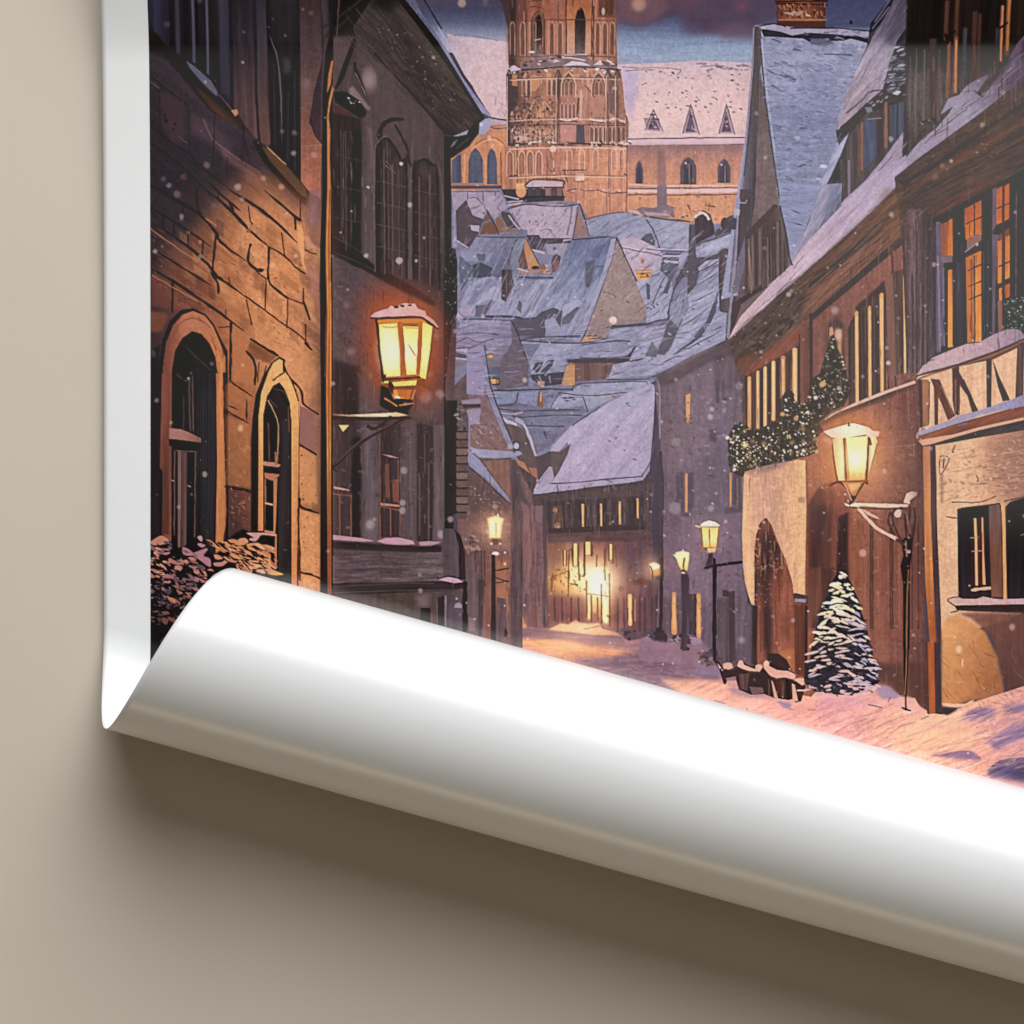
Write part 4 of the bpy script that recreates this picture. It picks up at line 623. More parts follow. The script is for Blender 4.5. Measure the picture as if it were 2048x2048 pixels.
for s, c in (('905,0 960,0 960,450 950,470 930,460', '4a342f'), ('950,0 1015,0 1010,440 960,460', '94654a'), ('1065,0 1110,0 1105,440 1070,440', '6e4a3c'), ('1240,-110 1310,-130 1305,350 1265,330 1245,200', '56382f'), ('1570,-200 1625,-200 1620,280 1575,270', '4a342f'), ('1870,-350 1940,-360 1930,150 1850,180', '5c4640'),
             ('1030,-10 1120,0 1190,170 1270,350 1200,395 1150,260 1080,110', '6a4436'), ('1290,-110 1350,0 1430,170 1495,300 1440,340 1390,160 1320,60', '583a31'), ('1630,-200 1700,-20 1790,170 1800,200 1730,210 1680,60', '4c3630'), ('2000,-400 2060,-200 2120,0 2060,40', '5e4740')):
    P(s, '#' + c, t='v9m7'); 
LL('905,20 920,460;1018,20 1012,430;1110,20 1200,250 1260,340;1245,0 1248,200;1310,0 1306,330;1350,0 1440,200', '#4a342e', 6); LL('1130,60 1200,220 1240,330;970,20 970,400;1270,0 1270,300', '#a87858', 6, .7)
P('880,520 960,480 1060,450 1200,400 1300,350 1500,300 1700,230 1800,200 1932,150 2400,10 2400,90 1932,260 1700,300 1500,350 1300,420 1000,520 890,550', ('l', '900,500 1932,200', 'a09aa8 9a92a6 9590a8 8a86a2'), t='g5m5')
P('875,580 900,550 1300,425 1700,310 1932,255 2400,100 2400,200 1932,370 1500,460 1250,530 1000,610 900,600', ('l', '900,560 1500,400', '985c40 8a523c 84503e'), t='r9m7'); P('880,600 1000,570 1250,530 1500,460 1932,365 1932,395 1500,490 1250,560 1050,620 910,650 885,635', '#cf9f7c', t='m5'); P('1050,625 1260,570 1500,490 1932,390 2400,280 2400,420 1932,500 1500,560 1200,620 1080,650', '#45403f', t='r8m7'); LL('840,550 880,530;1380,420 1300,440', '#6d6878', 8)
P('1060,640 1200,615 1500,560 1932,490 2400,410 2400,2450 1932,2250 1760,2330 1500,2400 1140,2520 1130,2200 1095,1400 1085,900', ('l', '1100,1000 2100,1000', 'd8a97c deb084 cf9c74 b08468 8a685e'), t='g6m7b5')
P('1560,560 2400,420 2400,1200 1760,1150 1640,1000 1600,800', '#8d6658', a=.5, f=10, t='h12m8'); HA('1560,560 1932,500 1932,1100 1700,1100 1600,900', 130, 110, -6, '7a5850 a87e68 6d4f4a', 3, .55, 14)
P('920,650 960,640 975,2400 930,2400', '#68483f', a=.9, t='v9'); P('955,650 1030,640 1035,1300 1060,1932 1080,2400 1095,2600 1030,2600 980,1932 965,1000', ('l', '960,650 1060,2400', 'b87a52 bf7c4c c0783f a0562c'), t='v7m5'); P('1030,640 1080,640 1090,1000 1100,1932 1150,2560 1110,2590 1060,1932 1035,1200', '#513e40', t='v9')
L('1120,740 1150,735 1210,760 1140,900 1115,890 1120,750', '#57483f', 5); L('1160,760 1150,850', '#574840', 8); L('1270,630 1240,690 1250,700', '#5c483c', 6); P('1120,920 1160,910 1160,1190 1130,1190', '#a07a64', a=.7, f=1.5, t='v9'); LL('1470,920 1490,960 1480,980;1180,1320 1290,1335;1240,1180 1500,1180 1660,1120', '#4a3a36', 5); LL('1740,1170 1840,1150 1932,1130', '#5a443c', 7); BL('1200,700 1600,650 1600,1100 1200,1150', 20, 26, 10, 'b3825c dcac7c', 0, 60, .5)
P('1290,1250 1340,1235 1590,1205 1700,1190 1720,1230 1735,1900 1745,2120 1300,2120', '#33292c', t='v10'); P('1595,1220 1700,1200 1715,1300 1730,2100 1620,2100 1600,1500', ('l', '1600,1200 1720,2100', '6a5452 75503f 7d5340'), t='v9m6'); P('1310,1250 1580,1215 1600,1500 1605,2060 1320,2060', '#2f2a2f', t='v9'); P('1420,1560 1440,1400 1500,1330 1560,1330 1560,2000 1430,2000', '#4a2e28', a=.9, t='v10'); P('1450,1340 1475,1340 1485,1600 1490,1990 1465,1990 1460,1600', '#d8a878', t='m5'); P('1525,1330 1540,1330 1550,1700 1565,1980 1535,1980', '#cf9a64', t='m5'); P('1490,1500 1530,1480 1535,1980 1490,1980', '#5a3026', t='v9'); LL('1415,1525 1490,1520;1430,1655 1540,1650', '#b08a6c', 6); D(1462, 1350, 12, '#cf9f78'); D(1408, 1990, 10, '#a8988c')
L('1430,2030 1500,2020 1600,2010', '#cfa884', 16, j=.8)
P('1710,1190 1745,1200 1760,1600 1770,2120 1735,2120 1728,1400', '#d29a5c', t='v6m4'); P('1755,1230 1800,1180 1932,1140 2400,1060 2400,2100 1770,2120 1760,1600', '#2a2629', t='v9'); LL('1920,1300 1930,1330;1900,1500 1932,1490', '#8a7c80', 4)
F(1648, 1140)
P('1200,300 1260,250 1340,280 1470,285 1540,260 1700,290 1932,280 2400,270 2400,320 1932,335 1700,330 1500,340 1300,330 1210,315', ('l', '1200,280 1932,300', 'cba294 c09c98 b89c9e'), t='g5m5'); L('1300,262 1220,270 1195,300 1260,345', '#4a332c', 6); P('1260,345 1700,338 2400,330 2400,420 1932,420 1500,405 1290,395', '#33282a', t='h8m6'); LL('1230,410 1290,395', '#4c362e', 7)
P('1280,420 1500,410 1932,420 2400,430 2400,1200 1932,1160 1780,1240 1700,900 1620,640 1420,470', ('l', '1300,400 1900,900', '7d5242 704a40 5f4038'), a=.92, f=3, t='m8v5')
P('1140,520 1260,420 1420,500 1560,600 1680,850 1740,1150 1740,1250 1460,1260 1140,1340', ('l', '1150,600 1740,900', 'd0965a c48850 b47646 9c6440'), f=2, t='m9b7'); HA('1300,560 1680,800 1720,1200 1300,1250', 90, 60, 60, 'dca468 8e5836 a5683e', 3, .55, 70, .7); BL('1450,1000 1720,1000 1720,1200 1480,1220', 14, 40, 26, '9a6038', 20, 60, .4)
D(1305, 770, 30, '#d8b48a', 38, f=1.5); D(1820, 555, 28, '#a87f70', 34, f=1.5); D(1340, 900, 10, '#d8b07c', 40); L('1140,1290 1250,1310 1380,1300 1450,1260', '#d8ae88', 22, j=1, tp=1)

# ---- brown house front behind the bracket lamp, arched cream front
BRN = part('printed_brown_house'); F(1648, 760)
P('-120,470 80,340 300,230 600,100 890,5 915,20 930,460 880,560 960,640 940,1000 985,2600 1010,3250 300,3250 -420,3100 -300,700', ('l', '0,600 950,600', '8f563f 98603f 8e5c4a 7d5246 64443e'), t='g7m9v6')
GL(260, 700, 720, '#8a4f2c', .5, 720, 1.5); P('560,560 900,200 900,1000 600,1000', '#6e4c44', a=.5, f=10, t='m14'); BL('500,200 880,150 900,900 560,900', 30, 14, 9, 'a5796a 5c403a 8e6658', 0, 60, .5)
P('-130,470 100,330 400,200 890,10 890,60 560,215 250,320 -100,480', '#5f463e', f=2, t='r9m7'); P('0,390 80,330 300,225 560,120 880,8 890,35 640,120 400,215 130,320 20,385', '#d0aa94', t='m5')
P('-150,2400 -150,1200 -60,1050 60,990 200,1010 270,1100 280,2400', ('l', '-100,1000 200,1000', '5f3e38 74463a 8a5140'), f=2, t='v9m7'); P('140,1320 240,1280 235,1700 265,2400 110,2400 120,1900', '#40302e', t='v10', f=1.5); P('-110,1250 0,1200 60,1300 60,2400 -110,2400', '#4e3733', a=.8, f=3, t='v12'); P('240,1300 600,1400 900,1500 960,2500 300,2500', '#85533f', a=.5, f=5, t='v9')
for x in (450, 470, 640, 660, 850, 910): L([(x, 1400), (x + 2, 2400)], '#4c3734', 10, .75)
LL('520,1500 530,2400;720,1700 730,2400;380,1500 400,2300', '#9c6a54', 8, .5); LL('690,1080 720,1140;640,650 880,625', '#8f6a5a', 5); HA('300,1500 960,1500 980,2600 300,2500', 70, 160, 90, '6b4238 9a6450 553a36', 4, .45, 3)
D(380, 1675, 38, '#c08a74', f=1.5)
F(1648, 1140); P('480,900 760,900 780,1240 640,1120 500,1060', '#4c3730', a=.7, f=5, t='m9'); P('820,900 980,900 1030,1400 880,1220 830,1150', '#5a3c34', a=.8, f=4, t='v9')
CRM = part('printed_arched_house'); F(1400, 760)
P('430,880 560,850 760,810 940,775 1020,780 1030,1240 1018,1932 1020,2090 910,2070 880,1932 780,1640 690,1400 640,1335 585,1380 545,1560 528,1800 528,2180 500,2170 470,2080 440,1960 420,1800 410,1500', ('l', '420,1500 1020,1500', 'e0ac78 d2a07a c99876 d6a274 e2b076'), t='g6m5v5')
P('440,860 780,800 900,790 760,860 540,920 440,930', '#7d6468', a=.7, f=4, t='m10'); P('500,960 760,950 720,1400 640,1300 540,1400', '#bd8f78', a=.45, f=9); P('425,900 500,900 500,2060 460,2000 430,1800', '#e6b47c', a=.55, f=3, t='v6'); P('950,1140 1020,1130 1020,1190 950,1185', '#a07868', a=.8, f=1.5); D(655, 1150, 22, '#d8a888', f=2); D(668, 1250, 30, '#dcae8c', f=2); P('830,1580 870,1560 840,1640', '#e8bc88', f=2)
P('530,2300 528,1650 545,1500 590,1375 640,1338 690,1400 780,1640 870,1880 900,2000 940,2500 1010,2700 1030,3300 600,3300', ('l', '530,1700 900,1900', '6e4438 4d3834 7e4a3a 8d5440'), t='v10m7g6'); P('600,1500 680,1430 690,2600 620,2600', '#43312f', a=.85, f=4, t='v10'); P('625,2200 700,2200 700,3100 640,3100', '#43312f', a=.85, f=4, t='v10'); L('635,1340 580,1400 545,1560 528,1800', '#5e3c34', 8); L('645,1340 720,1500 830,1760 895,1990', '#7a4c3a', 6); BL('540,1550 850,1850 850,2200 540,2200', 60, 10, 6, '9a6450 573c36 b07a60', 0, 60, .6)
F(1280, 1140)
P('1480,240 1500,225 1650,255 1640,340 1500,320', '#4c3f40'); P('1500,280 1610,285 1600,320 1500,310', '#93868c')
P('1360,440 1450,420 1450,680 1370,640', '#6e4432', a=.7, f=5, t='h10'); P('1330,800 1490,760 1480,1000', '#b4703e', a=.7, f=4)
P('1490,330 1620,340 1610,1050 1500,1000', '#6a3f30', t='v14m6'); P('1600,350 1625,350 1620,1040 1590,1040', '#3c2b2a'); P('1640,-20 1900,-20 1640,600 1620,500', '#774c3c', a=.8, f=2, t='v9'); P('1750,-20 1890,-20 1800,280 1760,300', '#4a3430', a=.8, f=2); P('1090,350 1140,350 1130,940 1075,960', '#3f3230', t='v9'); P('930,240 1080,350 1080,940 940,900', '#63555a', a=.8, f=2, t='v8m7'); D(985, 680, 30, '#94868a', f=3)
LL('1340,20 1345,300;1310,300 1315,800;1560,350 1560,1000;1530,360 1535,1000;1160,400 1165,800', '#5c382c', 6, .7)
P('1290,810 1340,810 1420,870 1470,970 1250,980 1230,800', '#3a2d2b', t='m7')

# ---- garland with fairy lights along the balcony
GAR = part('printed_garland'); F(1400, 760)
P('270,560 330,440 400,400 450,480 560,490 700,410 780,420 770,200 830,110 890,80 920,200 960,240 1050,220 1060,60 1100,-20 1160,-60 1210,-230 1260,-420 1300,-440 1330,-300 1400,-180 1430,0 1460,120 1390,260 1280,300 1150,420 1200,490 1130,560 1140,700 1050,740 900,770 760,790 560,850 440,890 420,940 320,900 280,830', '#413d36', t='m16g10')
G1 = '270,560 400,410 560,490 780,420 800,180 890,90 960,240 1100,300 1150,540 1130,700 900,770 440,880 300,880'
G2 = '1060,60 1180,-100 1280,-430 1400,-180 1450,120 1280,300 1080,420 950,250'
BL(G1, 300, 13, 8, '24251f 4a4636 32332a 3c3a30', 0, 80); BL('250,520 420,380 600,430 780,330 800,160 880,60 980,200 1080,240 1180,520 1150,720 900,800 440,910 290,920', 120, 10, 5, '2a2a24 3a382e', 0, 80); BL(G2, 150, 13, 8, '2c2c28 55503f 3a3a30 6a5a48 7a7668', 0, 80)
BL(G1, 130, 10, 8, 'dfc9a4 e8d8b0 c8a878 f0e6cc b98a58', 0, 40, 1, .3); BL(G1, 90, 5, 4, 'e6d8bc c0ac8c a89878', 0, 40); BL(G2, 60, 10, 8, 'b8ac98 c8a070 94897a d8c4a0', 0, 40); BL('280,600 480,560 460,840 300,850', 26, 8, 7, 'f0e8c8 e0c896 fff6d8', 0, 40)
for x, y, r, c in ((1185, 45, 30, 'c79a5c'), (1120, 175, 20, 'cdc6bc'), (1345, 85, 22, '9a968c'), (930, 375, 24, 'b98a58'), (800, 335, 24, 'c09464'), (270, 560, 20, 'd8d0c4'), (440, 630, 22, 'd09a60'), (860, 550, 20, 'd0b070'), (640, 665, 14, 'f0e8d0'), (335, 868, 18, 'd8d4d0'), (1130, 695, 18, 'c8a898'), (930, 650, 18, 'e0d4c4')): D(x, y, r, '#' + c, f=1, rag=.2)
F(1900, 560)
WRE = part('printed_wreath'); F(1648, 380)
P('1735,1140 1740,1070 1800,1030 1870,1025 1932,1050 2300,1060 2300,1400 1932,1370 1870,1340 1770,1330 1745,1230', '#2b302e', t='m16'); BL('1740,1060 1932,1040 1990,1380 1780,1330', 110, 14, 10, '1c2220 46544c 5e6c64 36423c', 0, 80); BL('1740,1060 1932,1040 1990,1380 1780,1330', 34, 8, 6, '9aa69e c2c8c2 7a8880', 0, 60)
# ---- snowy street
STR = part('printed_snowy_street'); F(960, 1080)
P('-200,990 240,930 300,890 480,850 680,860 800,810 860,820 930,775 960,800 1040,810 1150,810 1180,860 1290,890 1370,920 1460,970 1560,960 1620,930 1700,1000 1780,1010 1850,990 1950,1030 2200,1200 2400,1300 2500,1330 2640,1400 3000,1480 3200,1520 3330,1390 3560,1490 3640,1400 3850,1410 4050,1500 4280,1630 4420,1700 4600,1640 4800,1560 5150,1450 5600,1300 5600,3200 -200,3200', ('l', '300,900 3600,2000', 'a87868 b4806a 8a6a74 9a7678 c0908a d09c8a c8968c'), t='g6m6h6')
P('300,890 480,850 700,860 900,880 1300,880 1380,930 1400,1010 1060,1030 800,980 560,960 240,950', '#77606c', f=2, t='m8h9'); P('660,870 780,810 860,825 930,770 960,800 1040,815 1150,805 1180,860 1290,890 1370,925 1100,920 860,890', ('l', '700,850 1300,900', 'd09c74 d2a076 b8866a'), f=1.2, t='m6'); LL('1000,860 1080,850 1150,830', '#8a645c', 7)
P('230,960 500,960 760,970 900,990 1060,1040 1280,1060 1560,1090 1300,1130 1060,1160 860,1150 500,1040 330,1020', '#c48c64', f=4, t='m8h8'); P('450,990 800,980 950,1010 1100,1060 1000,1080 700,1040', '#d09a68', a=.8, f=4)
P('860,1160 1300,1130 1700,1040 1932,1040 2300,1250 2330,1350 1932,1500 1500,1350 1100,1240', '#715c6c', f=6, t='m12h9'); HA('860,1160 1932,1060 2300,1250 1932,1480 1200,1260', 160, 110, 4, '5c4c5e 8e7684 a08690 50465a', 4, .6, 16, .3); HA('250,970 1560,1080 1000,1160', 60, 140, 6, 'a87454 dcaa7c 8f6458', 3, .55, 10)
BL('1370,860 1500,880 1480,970 1400,950', 20, 24, 16, '433840 5c4c52', 0, 50); BL('1690,900 1800,880 1800,1010 1700,990', 20, 22, 16, '40343a', 0, 50); BL('1840,930 1932,930 1932,1010 1840,1000', 14, 22, 14, '45383c 8d7a80', 0, 50)
F(1280, 1140)
P('0,660 160,690 330,720 480,740 500,700 600,690 700,800 760,900 860,960 600,960 300,900 0,880', '#7d6678', f=3, t='m12'); P('560,950 760,945 830,960 860,1020 700,1040 480,1010', '#746a86', f=4, t='m7'); P('480,650 590,660 600,710 520,730 480,700', '#85768c', t='m8'); BL('560,780 760,800 760,930 600,920', 30, 34, 18, '51454c 64545e 44393f', 0, 40, .8); BL('380,600 500,620 480,780 400,780', 16, 20, 16, '40363a 4f4248', 0, 50)
P('200,1060 600,1060 800,1090 960,1180 1100,1230 1300,1250 1500,1290 1700,1270 1932,1240 1932,1640 1500,1500 900,1340 400,1210', ('l', '300,1100 1800,1400', 'c79880 cf9c8a cc968e cb9288'), f=4, t='m7r8'); P('850,1130 1040,1160 1200,1200 1330,1240 1100,1240 900,1200', '#8e7888', f=4, t='m9'); HA('200,1080 900,1120 1500,1300 1932,1300 1932,1600 1000,1380', 130, 150, -8, 'b48478 e0b08c a07880 d8a890', 4, .55, 10, .2); HA('1400,1400 1932,1350 1932,1640 1600,1520', 40, 130, -24, 'e8b48a b88888 f0c49a', 5, .6, 8)
P('1310,1260 1470,1290 1460,1340 1380,1320', '#857894', f=2, t='m8'); LL('1380,1320 1480,1350;1620,1350 1800,1345;720,1260 820,1290;1030,1330 1040,1370', '#8a7488', 7, .8); P('1600,1290 1740,1200 1932,1220 1932,1330 1640,1320', '#d09a8c', f=3, t='m6')
F(1648, 1140)
P('-100,1260 300,1240 500,1230 720,1240 880,1240 930,1330 1010,1390 1110,1390 1190,1410 1300,1350 1500,1260 1780,1250 1932,1160 2400,1100 2400,2300 1300,2000 0,1600', ('l', '0,1300 1900,1700', 'c08c90 cb958f d6a28e dca88c d49c88 c08c8e'), t='g5m6r9')
P('500,1170 540,1110 640,1130 740,1220 700,1250 560,1250', '#8b7c98', f=2, t='m7'); P('0,1230 300,1230 600,1260 700,1260 400,1330 0,1330', '#b78a98', a=.7, f=5); P('680,1260 780,1225 840,1230 900,1290 1000,1385 800,1390 700,1340', '#cb9a94', f=2, t='m6')
P('1300,1460 1400,1360 1560,1325 1680,1350 1620,1430 1440,1470', '#78688c', f=4, t='r12m8'); P('1720,1320 1880,1290 2100,1290 2100,1390 1780,1390', '#82708e', f=4, t='r12'); P('1580,1650 1700,1570 1932,1460 2200,1400 2200,1560 1900,1650 1660,1750', '#76668c', f=5, t='r14m8'); P('1000,1790 1150,1760 1330,1740 1420,1740 1540,1830 1500,1840 1200,1820', '#735f84', f=3, t='r14m8'); P('1580,1932 1680,1840 1860,1810 2200,1800 2200,2100 1600,2000', '#584f74', f=4, t='r14m10'); P('1100,1500 1500,1470 1932,1420 1932,1480 1500,1560 1100,1560', '#b0848e', a=.6, f=6); P('700,1430 1300,1400 1500,1480 1400,1700 900,1760 500,1600', '#e0b08a', a=.5, f=14)
HA('0,1330 1200,1420 1932,1300 2100,1900 1300,1940 0,1570', 230, 210, -20, 'ecc096 b48688 a07c8c e4b490 9a7890', 5, .55, 9, .16); HA('300,1430 900,1440 700,1740 100,1560', 40, 170, -24, 'a87c80 946e7c', 5, .6, 8, .16); HA('1320,1340 1932,1300 2100,1700 1560,1720', 60, 150, -22, '64567e 8a7894 c09494', 5, .5, 10); LL('1100,1780 1300,1740 1440,1745 1550,1840;1560,1940 1640,1860 1760,1815 1932,1800', '#d8a88c', 7, .7); LL('430,1300 560,1330;940,1440 1010,1410;620,1270 640,1230', '#7a6070', 6)
P('1140,1320 1240,1350 1300,1350 1200,1405 1120,1390', '#3c3238', f=1.5)
# ---- snow-capped barrels at the kerb
TUB = part('printed_snow_capped_barrels'); F(1280, 1140)
P('715,870 770,890 800,940 870,960 930,940 980,880 1060,930 1200,930 1240,880 1500,1000 1480,1080 1600,1060 1600,1140 1560,1270 1510,1285 1480,1250 1440,1260 1300,1240 1200,1200 1080,1210 960,1160 930,1060 850,1060 830,1110 810,1100 770,970', '#38292a', t='m12')
P('830,1050 930,1030 930,1070 850,1075', '#8d6f70'); P('960,1010 1060,1000 1040,1170 970,1150', '#5c4440', t='v16m8'); P('1060,1130 1190,1140 1200,1190 1090,1210', '#6e5553', t='m14'); P('1270,1060 1290,1090 1340,1250 1300,1240', '#c09478'); P('1290,1050 1420,1050 1400,1230 1340,1230', '#4b2e24', t='v14'); P('1410,1060 1440,1060 1450,1250 1420,1250', '#262024'); P('1470,1100 1500,1110 1530,1270 1480,1270', '#c89c84'); P('1500,1080 1600,1130 1560,1260 1510,1180', '#4a2a22', t='m8')
P('805,910 850,895 890,905 905,950 860,965 810,955', '#c9a088', t='m4'); P('750,900 790,950 770,960', '#d0a890'); P('940,930 960,880 990,875 1010,920 1110,960 1180,915 1190,940 1160,985 1060,980 970,950', ('l', '950,900 1180,960', 'd0a48c c99c84'), t='m4'); D(1150, 940, 34, '#cca288', 26); P('1195,910 1220,875 1250,890 1250,930 1330,970 1440,980 1500,1010 1505,1045 1480,1060 1400,1040 1320,1050 1250,1020 1200,960', ('l', '1200,900 1500,1040', 'd0a088 d29c88 d6a68c'), t='m4'); D(1225, 905, 26, '#d6ac92'); P('1485,1060 1540,1045 1590,1050 1605,1100 1570,1120', '#d0a486', t='m4'); LL('1200,960 1260,1030 1320,1055 1400,1045 1490,1075;940,940 1060,990 1160,990;800,960 860,970 930,950', '#5c3c34', 6); LL('990,1010 1000,1150;1240,1060 1250,1220;1380,1080 1380,1220', '#7a5a4c', 6, .7)

# ---- old town houses at the foot of the hill, left of the street
LFT = part('printed_red_house'); F(640, 760)
P('1260,100 1420,-60 1620,60 1700,230 1850,600 1860,1200 1845,1932 1830,2700 1380,2700 1340,1932 1330,1300', ('l', '1320,600 1330,1932', '5f5052 6b5452 745750 6e5452'), t='g7m9h6')
P('1430,-300 1560,-360 1700,180 1830,640 1900,700 1800,760 1540,760 1450,700 1440,300', ('l', '1500,200 1750,700', '786468 7a625f 80645e'), t='g6m8e6'); P('1420,-280 1560,-340 1620,-40 1580,150 1420,140', '#8a84a0', t='m8'); P('1560,-360 1590,-340 1640,60 1740,340 1880,660 1830,670 1690,330 1600,80', '#7d819a', t='e8m6'); L('1590,-330 1650,60 1760,360 1900,680', '#4b4650', 7); P('1370,200 1550,180 1560,230 1380,235', '#8b7d8c'); P('1380,240 1550,235 1555,270 1390,275', '#453c42'); P('1420,290 1560,285 1540,420 1450,440', '#8f8498', t='m7'); L('1440,300 1440,700', '#85809a', 9); BL('1460,440 1700,400 1780,640 1470,650', 40, 16, 8, '90767a 6a5454 a08a92', 60, 30, .7)
P('1445,650 1520,670 1800,690 1932,690 1960,720 1880,750 1700,760 1540,750 1480,700', '#8e90a8', t='m6e6'); D(1900, 640, 26, '#a8aabc', 30)
P('1430,740 1450,690 1540,770 1640,900 1740,1040 1830,1140 1840,1190 1760,1120 1600,960 1440,830', '#868ba4', t='e8m5'); L('1440,840 1600,980 1740,1110 1840,1200', '#48404a', 8); P('1580,790 1850,770 1860,1100 1840,1140 1700,960', '#7e5e52', t='v10m10'); P('1430,850 1620,1000 1830,1210 1830,1300 1400,1300', '#5e4a48', a=.8, f=4, t='m12'); BL('1440,1000 1700,1100 1800,1300 1440,1300', 40, 10, 6, '8e7a78 4a3e40 a08c88', 0, 50)
P('1830,760 1870,780 1900,1000 1932,1100 1960,1300 1960,2700 1830,2700 1860,1200', '#5a4a4c', t='v12m8')
GL(1690, 1430, 360, '#a05c30', .75); P('1380,1600 1560,1620 1560,2200 1400,2200', '#64504e', a=.7, f=4, t='v12m10'); BL('1350,1480 1540,1500 1540,1700 1400,1680', 24, 26, 14, '9a7a70 59484a 7e645e', 20, 40); P('1580,1700 1830,1680 1820,2700 1590,2700', '#7c5446', a=.8, f=4, t='v9m8'); P('1705,1750 1830,1740 1830,2250 1710,2260', '#9c694c', a=.9, f=2, t='m8'); LL('1700,1840 1820,1820;1700,1910 1820,1950;1700,1960 1820,1940', '#44383a', 8)
for x in (1400, 1500, 1560, 1590): L([(x, 1650), (x + 4, 2400)], '#4a3c3e', 10, .7)
F(640, 1080); P('1420,300 1540,320 1520,930 1420,900', '#5f5050', t='v12m9'); P('1440,750 1500,760 1500,880 1440,880', '#77655f', t='v8'); P('1530,380 1600,400 1560,960 1530,930', '#4a3e40', t='v8'); P('1590,450 1650,460 1650,960 1580,940', '#7e5648', t='v9'); P('1710,560 1800,570 1820,900 1780,960 1700,1000', '#624e50', t='v10'); P('1790,840 1820,900 1810,940 1780,940', '#3a3034'); L('1800,700 1815,860 1830,930', '#80665e', 7)

# ---- dark gothic house, left
GOT = part('printed_gothic_house'); F(640, 0)
P('-60,-100 780,-100 840,0 960,190 1100,400 1400,850 1590,1110 1600,1160 1540,1190 1530,1300 1450,1420 1290,1530 1260,1540 1275,2700 1320,2900 1320,3300 1280,4200 1290,5800 1370,5900 1400,6500 -60,6500', ('l', '200,0 200,4000', '3a3233 493e3e 4c4142 4a3e3e 43393a 4b4042 5a4c4e'), t='g7m7v5')
P('-60,-100 780,-100 700,100 360,420 340,380 150,380 100,400 100,-60', ('l', '0,-60 300,400', '0e0c0d 161314 2b2627'), f=3, t='m10'); LL('-20,340 260,150 460,0;60,380 300,200', '#2a2728', 12, .8)
P('540,0 780,0 980,200 1240,530 1480,850 1600,1110 1600,1165 1500,1240 1300,1320 1210,1320 1040,1100 760,770 520,520 360,390 330,300', ('l', '600,300 1000,100', '3d3433 352e2d 403834 3a3330'), t='g6e10m6'); P('560,-60 800,-60 760,120 600,140 480,100', '#151213', a=.8, f=8)
P('700,60 860,200 1150,560 1400,880 1500,1060 1420,1010 1150,640 860,270', '#4c423b', a=.8, f=4, t='e12'); P('780,-20 960,190 1240,540 1400,780 1590,1110 1560,1150 1440,960 1200,600 960,290 760,40', '#1b191a', t='e8'); L('540,540 780,800 1000,1040 1180,1240', '#2e2728', 18, .9); BL('500,200 1000,350 1400,950 1200,1180 700,650', 60, 10, 7, '6b615c 59504c 8a807a', 0, 60, .8); HA('500,250 1000,350 1500,1100 1250,1250 700,650', 90, 120, 52, '2d2626 544840 463c38', 4, .5, 8)
P('700,-100 860,-100 1000,180 1100,310 1240,520 1400,790 1560,1010 1640,1100 1660,1150 1600,1140 1560,1090 1440,900 1300,670 1150,430 1000,240 820,20', ('l', '850,0 1600,1100', '4a4860 5d5d78 7d7f98 77799a 8284a0'), t='g5e9m5'); LL('990,0 1050,100 1150,260 1180,300', '#23232e', 9); LL('1150,300 1280,500 1440,760', '#a0a4b8', 7, .7); L('1580,1110 1660,1150 1820,1170', '#4a4858', 8)
P('1540,1180 1600,1160 1650,1150 1660,1220 1600,1310 1540,1310', '#9294ae', t='m6'); D(1560, 1215, 22, '#b0b4c4', 16)
P('1600,1120 1590,1170 1545,1200 1540,1300 1450,1410 1290,1530 1240,1540 1200,1500 1200,1330 1330,1320 1440,1260 1500,1200', '#25221f', t='m8'); P('1280,1330 1350,1305 1440,1265 1420,1310 1340,1325', '#8d8f9e'); P('1260,1440 1290,1390 1340,1350 1300,1410', '#6c6d76'); LL('1320,1440 1440,1340;1340,1240 1400,1190', '#4b4640', 5)
# gothic front: pointed gable and windows
P('340,400 600,640 1040,1110 1190,1330 1200,2400 410,2400 420,1100 480,1080 500,1070', '#554748', a=.6, f=4, t='m8v5')
P('110,390 350,390 180,860 110,860', '#564748', a=.8, f=3, t='m7'); P('330,400 350,400 360,440 230,800 170,880 150,870 240,620', '#2a2324', t='m6'); P('330,620 360,620 360,660 430,840 460,960 440,940 340,720', '#2c2526'); L('345,720 400,830 450,940', '#84746f', 4); P('410,680 500,635 560,720 570,860 530,930 470,930 410,780', ('r', '480,780 570,900', '85756f 7a6b66 5c4f4e'), f=2, t='m6'); P('290,860 330,850 500,1070 480,1080 380,1010 290,930', '#806f6b', a=.85, f=1.5, t='m6'); P('200,840 330,640 300,860 260,900', '#4f4142', t='v8')
P('140,900 260,900 400,990 460,1100 440,1140 400,1160 150,1000', '#26231f', t='m9'); BL('200,920 400,1000 400,1120 260,1000', 9, 10, 5, '85887e b0b0a8', 40, 40); P('140,1020 280,1080 350,1180 340,1250 150,1130', '#4a3330', f=1.5, t='m10'); P('130,1100 400,1160 410,1300 400,2560 380,2640 120,2380', '#332a2a', f=1.5, t='v12'); LL('205,1270 210,2300;300,1280 300,2400;230,1300 225,2200', '#5d4c48', 5, .7); L('345,1300 345,2560', '#1f1a1b', 50, .7, f=3)
P('410,1160 540,1300 540,2600 415,2500', ('l', '410,1500 540,1500', '4f4344 5d4f50 584a4c'), t='v9m6')
